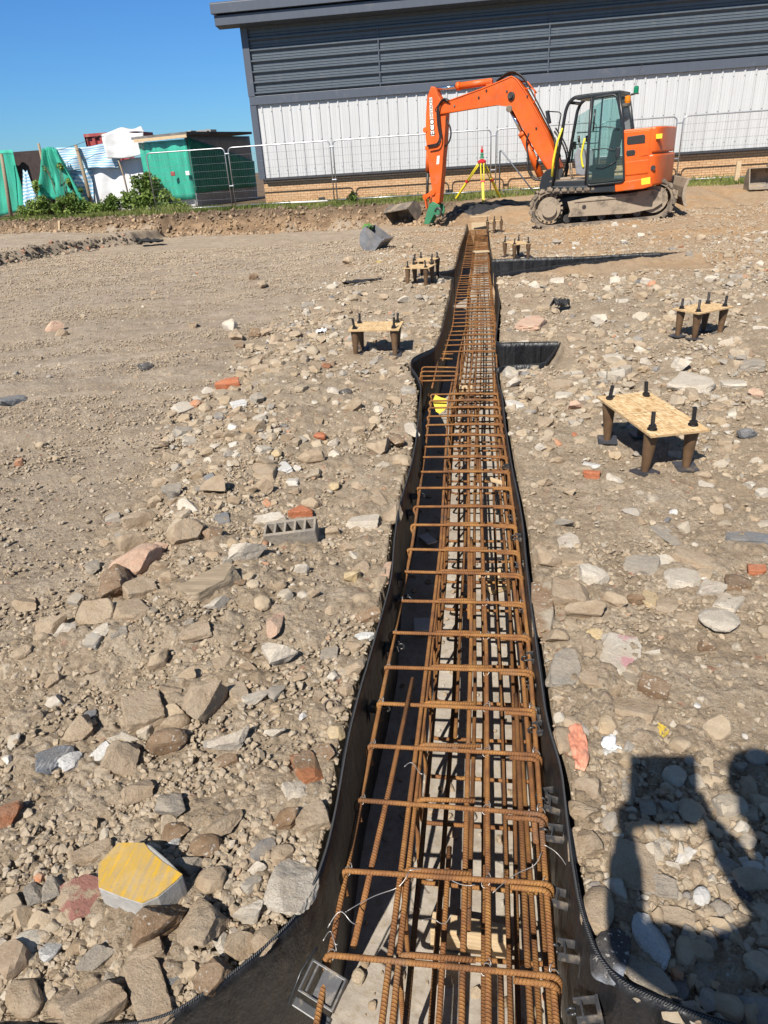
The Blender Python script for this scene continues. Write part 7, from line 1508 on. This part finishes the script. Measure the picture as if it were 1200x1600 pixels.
o = rm.build('tin_rim', simple('rusted tin', (0.16, 0.12, 0.09), 0.7, 0.3, 30, 0.2)); o.location = (p[0], p[1], gz(p[0], p[1])+0.02); o.rotation_euler = (0.5, 0.3, 0); tag(o, 'rusty round tin rim lying by the left liner', 'tin')
# ------------------------------------------------------------------ the photographer (stands behind the phone, seen as a shadow)
M['skin'] = simple('skin', (0.45, 0.27, 0.19), 0.55, 0.08, 10, 0.05); M['hi-vis'] = simple('orange work jacket', (0.62, 0.17, 0.03), 0.8, 0.12, 8, 0.3, 12); M['trousers'] = simple('navy work trousers', (0.02, 0.025, 0.04), 0.9, 0.2, 8, 0.3, 14); M['boot'] = simple('tan work boot', (0.16, 0.10, 0.05), 0.7, 0.2, 12, 0.2, dirt=0.4); M['hat'] = simple('white hard hat', (0.62, 0.62, 0.60), 0.35, 0.05, 5, 0); M['phone'] = simple('black phone case', (0.012, 0.012, 0.014), 0.3, 0.1, 5, 0)
PH = Vector(CPOS)-Vector(_fw)*0.022        # phone body just behind the lens
fwv, rtv, upv = Vector(_fw), Vector(_r2), -Vector(_d2)
Rp = Matrix((rtv, upv, -fwv)).transposed()
ph = MB(); ph.box(PH+upv*0.026+rtv*0.006, (0.196, 0.205, 0.011), Rp, bev=0.004); tag(ph.build('tablet', M['phone']), 'black tablet held out in both hands by the person in orange', 'tablet')
def skin_obj(name, pts, edges, radii, mat, parent, root=0, sub=2):
    me = bpy.data.meshes.new(name); me.from_pydata([tuple(p) for p in pts], edges, []); o = link_mesh(name, me, mat, parent)
    sk = o.modifiers.new('skin', 'SKIN'); sk.use_smooth_shade = True
    for v, r in zip(me.skin_vertices[0].data, radii): v.radius = r if isinstance(r, tuple) else (r, r)
    for v in me.skin_vertices[0].data: v.use_root = False
    me.skin_vertices[0].data[root].use_root = True
    s = o.modifiers.new('sub', 'SUBSURF'); s.levels = s.render_levels = sub; return o
shad = Vector((math.sin(SUN_AZ)/math.tan(SUN_EL), math.cos(SUN_AZ)/math.tan(SUN_EL), -1.0))
def on_shadow(px_, py_, z):
    g = Vector(gnd(px_, py_, 0.0)); return g-shad*z
gy = gz(0.42, -0.42)
PE = empty('person', (0.42, -0.42, 0), 0, 'person in orange jacket and white hard hat holding a tablet in both hands', 'person')
head = on_shadow(1200, 1258, 1.80); sh_c = Vector((head.x+0.03, head.y-0.07, 1.44)); pel = Vector((head.x+0.04, head.y-0.10, 0.96))
shL, shR = sh_c+Vector((-0.15, -0.07, -0.03)), sh_c+Vector((0.18, 0.05, -0.03))
handL = PH-rtv*0.100-upv*0.050-fwv*0.012; handR = PH+rtv*0.112-upv*0.03-fwv*0.012
elL = on_shadow(978, 1462, 1.16); elR = on_shadow(1185, 1405, 1.24)
if (elL-shL).length > 0.42: elL = shL+(elL-shL).normalized()*0.36
body = [pel, pel+Vector((0, 0.01, 0.18)), sh_c+Vector((0, 0, -0.16)), sh_c+Vector((0, 0, -0.03)), sh_c+Vector((0, 0.01, 0.07)), head+Vector((0, 0.0, -0.10)), shL, elL, handL+(elL-handL).normalized()*0.07, shR, elR, handR+(elR-handR).normalized()*0.07]
legs = []
for s in (-1, 1):
    hip = pel+Vector((0.10*s, 0, -0.06)); kn = Vector((pel.x+0.12*s, pel.y+0.03, 0.52)); an = Vector((pel.x+0.14*s, pel.y-0.02, 0.11)); legs.append((hip, kn, an))
skin_obj('body', [pel, body[1], body[2], body[3], body[4], body[5], body[6], body[7], body[8], body[9], body[10], body[11]]+[q for l in legs for q in l], [(0, 1), (1, 2), (2, 3), (3, 4), (4, 5), (3, 6), (6, 7), (7, 8), (3, 9), (9, 10), (10, 11), (0, 12), (12, 13), (13, 14), (0, 15), (15, 16), (16, 17)], [(0.15, 0.115), (0.145, 0.11), (0.165, 0.12), (0.14, 0.10), 0.062, 0.06, 0.07, 0.04, 0.030, 0.07, 0.04, 0.030, 0.10, 0.065, 0.048, 0.10, 0.065, 0.048], M['skin'], PE)
skin_obj('jacket', [pel+Vector((0, 0, 0.0)), body[1], body[2], body[3], shL, elL, elL+(body[8]-elL)*0.8, shR, elR, elR+(body[11]-elR)*0.8], [(0, 1), (1, 2), (2, 3), (3, 4), (4, 5), (5, 6), (3, 7), (7, 8), (8, 9)], [(0.18, 0.14), (0.175, 0.135), (0.19, 0.14), (0.155, 0.115), 0.085, 0.052, 0.042, 0.085, 0.052, 0.042], M['hi-vis'], PE)
for l in legs: skin_obj('trouser_leg', [l[0]+Vector((0, 0, 0.05)), l[1], l[2]+Vector((0, 0, -0.02))], [(0, 1), (1, 2)], [0.118, 0.085, 0.07], M['trousers'], PE)
for l in legs:
    b = MB(); b.box((l[2].x, l[2].y+0.06, 0.055+gy*0), (0.105, 0.29, 0.085), bev=0.035); b.box((l[2].x, l[2].y-0.02, 0.13), (0.10, 0.13, 0.13), bev=0.03); b.build('boot', M['boot'], PE)
# head with face
hm = MB(); bm = bmesh.new(); bmesh.ops.create_icosphere(bm, subdivisions=4, radius=1.0)
for v in bm.verts:
    x, y, z = v.co; v.co = (x*0.076*(1-0.12*max(0, -z)), y*0.098*(1-0.10*max(0, -z)), z*0.118)
    f = max(0, y)
    v.co.y += 0.020*math.exp(-((x/0.20)**2+((z+0.08)/0.22)**2))*(y > 0.5)-0.010*math.exp(-(((abs(x)-0.36)/0.2)**2+((z-0.12)/0.16)**2))*(y > 0.4)+0.006*math.exp(-((x/0.35)**2+((z+0.50)/0.12)**2))*(y > 0.3)
bm.verts.index_update(); tilt = Matrix.Rotation(-0.45, 3, 'X')
hm.add([head+tilt @ v.co for v in bm.verts], [[v.index for v in f.verts] for f in bm.faces], smooth=True); bm.free(); hd_ = hm.build('head', M['skin'], PE)
ey = MB()
for s in (-1, 1): ey.lathe([(0.001, -0.011), (0.008, -0.008), (0.011, 0), (0.008, 0.008), (0.001, 0.011)], head+tilt @ Vector((0.030*s, 0.083, 0.012)), 10)
ey.build('eye', M['white vinyl'], hd_)
e2 = MB()
for s in (-1, 1): e2.tube([head+tilt @ Vector((0.076*s, -0.012, z)) for z in (-0.03, 0.0, 0.03)], [0.012, 0.016, 0.012], 8)
e2.build('ear', M['skin'], hd_)
mo = MB(); mo.tube([head+tilt @ Vector((x, 0.094-abs(x)*0.3, -0.058)) for x in (-0.024, 0, 0.024)], 0.005, 6); mo.build('mouth', M['red plastic'], hd_)
ht = MB(); prof = [(0.102, 0.035), (0.104, 0.05), (0.100, 0.085), (0.082, 0.125), (0.045, 0.150), (0.01, 0.156)]
n = 28; V = [head+tilt @ Vector((q*0.98*math.cos(2*PI*k/n), q*1.18*math.sin(2*PI*k/n), z)) for q, z in prof for k in range(n)]
ht.add(V, [(i*n+k, i*n+(k+1) % n, (i+1)*n+(k+1) % n, (i+1)*n+k) for i in range(len(prof)-1) for k in range(n)]+[list(range(n))[::-1], [(len(prof)-1)*n+k for k in range(n)]], smooth=True)
ht.add([head+tilt @ Vector((x, y, 0.036-0.010*(y > 0.14))) for x, y in ((-0.085, 0.08), (-0.06, 0.15), (0, 0.172), (0.06, 0.15), (0.085, 0.08))]+[head+tilt @ Vector((x, y, 0.044-0.010*(y > 0.14))) for x, y in ((-0.085, 0.08), (-0.06, 0.15), (0, 0.172), (0.06, 0.15), (0.085, 0.08))], [(0, 1, 2, 3, 4), (9, 8, 7, 6, 5), (0, 5, 6, 1), (1, 6, 7, 2), (2, 7, 8, 3), (3, 8, 9, 4), (4, 9, 5, 0)])
tag(ht.build('hard_hat', M['hat'], PE))
def hand(w, el, s):
    """palm at w beside the phone; s=-1 left, +1 right"""
    d = (w-el).normalized(); pts = [w-d*0.06, w, w+d*0.03]; E_ = [(0, 1), (1, 2)]; R_ = [0.026, (0.034, 0.016), (0.034, 0.015)]
    fin = []
    for k, (a, ln) in enumerate(((0.030, 0.068), (0.010, 0.076), (-0.010, 0.072), (-0.030, 0.056))):
        b = w+upv*a+d*0.022; m = b+(-fwv)*0.012+upv*0.012+(-rtv*s)*(-0.004); t1 = b-fwv*0.018-rtv*s*ln*0.42+upv*0.006; t2 = t1-rtv*s*ln*0.36+fwv*0.002
        i0 = len(pts); pts += [b, m, t1, t2]; E_ += [(2, i0), (i0, i0+1), (i0+1, i0+2), (i0+2, i0+3)]; R_ += [0.010, 0.0095, 0.0085, 0.007]
    b = w-d*0.01+upv*0.005; i0 = len(pts); pts += [b-rtv*s*0.010-fwv*0.016, b-rtv*s*0.030-fwv*0.024+upv*0.02, b-rtv*s*0.040-fwv*0.022+upv*0.035]; E_ += [(1, i0), (i0, i0+1), (i0+1, i0+2)]; R_ += [0.013, 0.011, 0.009]
    skin_obj('hand', pts, E_, R_, M['skin'], PE, 1, 1)
hand(handL, elL, -1); hand(handR, elR, 1)
# sit every part under the person's own origin
for ch in PE.children: ch.matrix_parent_inverse = Matrix.Translation((-0.42, 0.42, 0))
# ------------------------------------------------------------------ camera, sun, sky
cam = bpy.data.cameras.new('camera'); co = bpy.data.objects.new('camera', cam); col.objects.link(co)
cam.sensor_fit = 'HORIZONTAL'; cam.sensor_width = 36.0; cam.lens = CAM_F/1200*36.0
cam.clip_start = 0.02; cam.clip_end = 2000
R = Matrix([[CM[i][0], -CM[i][1], -CM[i][2]] for i in range(3)])
co.matrix_world = Matrix.Translation(Vector(CPOS)) @ R.to_4x4()
sc.camera = co
SUN_EL, SUN_AZ = math.radians(47.0), math.radians(19.5)      # shadows fall towards +Y, a little to +X
to_sun = Vector((-math.sin(SUN_AZ)*math.cos(SUN_EL), -math.cos(SUN_AZ)*math.cos(SUN_EL), math.sin(SUN_EL)))
sl = bpy.data.lights.new('sun', 'SUN'); sl.energy = 5.0; sl.angle = math.radians(0.53); sl.color = (1.0, 0.94, 0.85)
so = bpy.data.objects.new('sun', sl); col.objects.link(so)
so.rotation_euler = to_sun.to_track_quat('Z', 'Y').to_euler()
w = bpy.data.worlds.new('World'); sc.world = w; w.use_nodes = True; nt = w.node_tree; nt.nodes.clear()
wo = nt.nodes.new('ShaderNodeOutputWorld'); bg = nt.nodes.new('ShaderNodeBackground'); sk = nt.nodes.new('ShaderNodeTexSky')
sk.sky_type = 'NISHITA'; sk.sun_disc = False; sk.sun_elevation = SUN_EL; sk.sun_rotation = math.atan2(to_sun.x, to_sun.y)
sk.air_density = 1.15; sk.dust_density = 0.05; sk.ozone_density = 3.0; sk.altitude = 50
tcw = nt.nodes.new('ShaderNodeTexCoord'); sxw = nt.nodes.new('ShaderNodeSeparateXYZ'); nt.links.new(tcw.outputs['Generated'], sxw.inputs[0])
mrw = nt.nodes.new('ShaderNodeMapRange'); nt.links.new(sxw.outputs[2], mrw.inputs[0])
for k, v in enumerate((0.55, 0.22, 0.0, 1.0)): mrw.inputs[k+1].default_value = v
tn = nt.nodes.new('ShaderNodeMix'); tn.data_type = 'RGBA'; nt.links.new(mrw.outputs[0], tn.inputs[0]); tn.inputs[6].default_value = (1.0, 0.93, 0.84, 1); tn.inputs[7].default_value = (0.38, 0.75, 1.25, 1)
ml_ = nt.nodes.new('ShaderNodeMix'); ml_.data_type = 'RGBA'; ml_.blend_type = 'MULTIPLY'; ml_.inputs[0].default_value = 1.0; nt.links.new(sk.outputs[0], ml_.inputs[6]); nt.links.new(tn.outputs[2], ml_.inputs[7])
nt.links.new(ml_.outputs[2], bg.inputs[0]); bg.inputs[1].default_value = 0.062; nt.links.new(bg.outputs[0], wo.inputs[0])
vs = sc.view_settings; vs.view_transform = 'Standard'; vs.look = 'None'; vs.exposure = 0.6; vs.gamma = 1.0; vs.use_curve_mapping = False
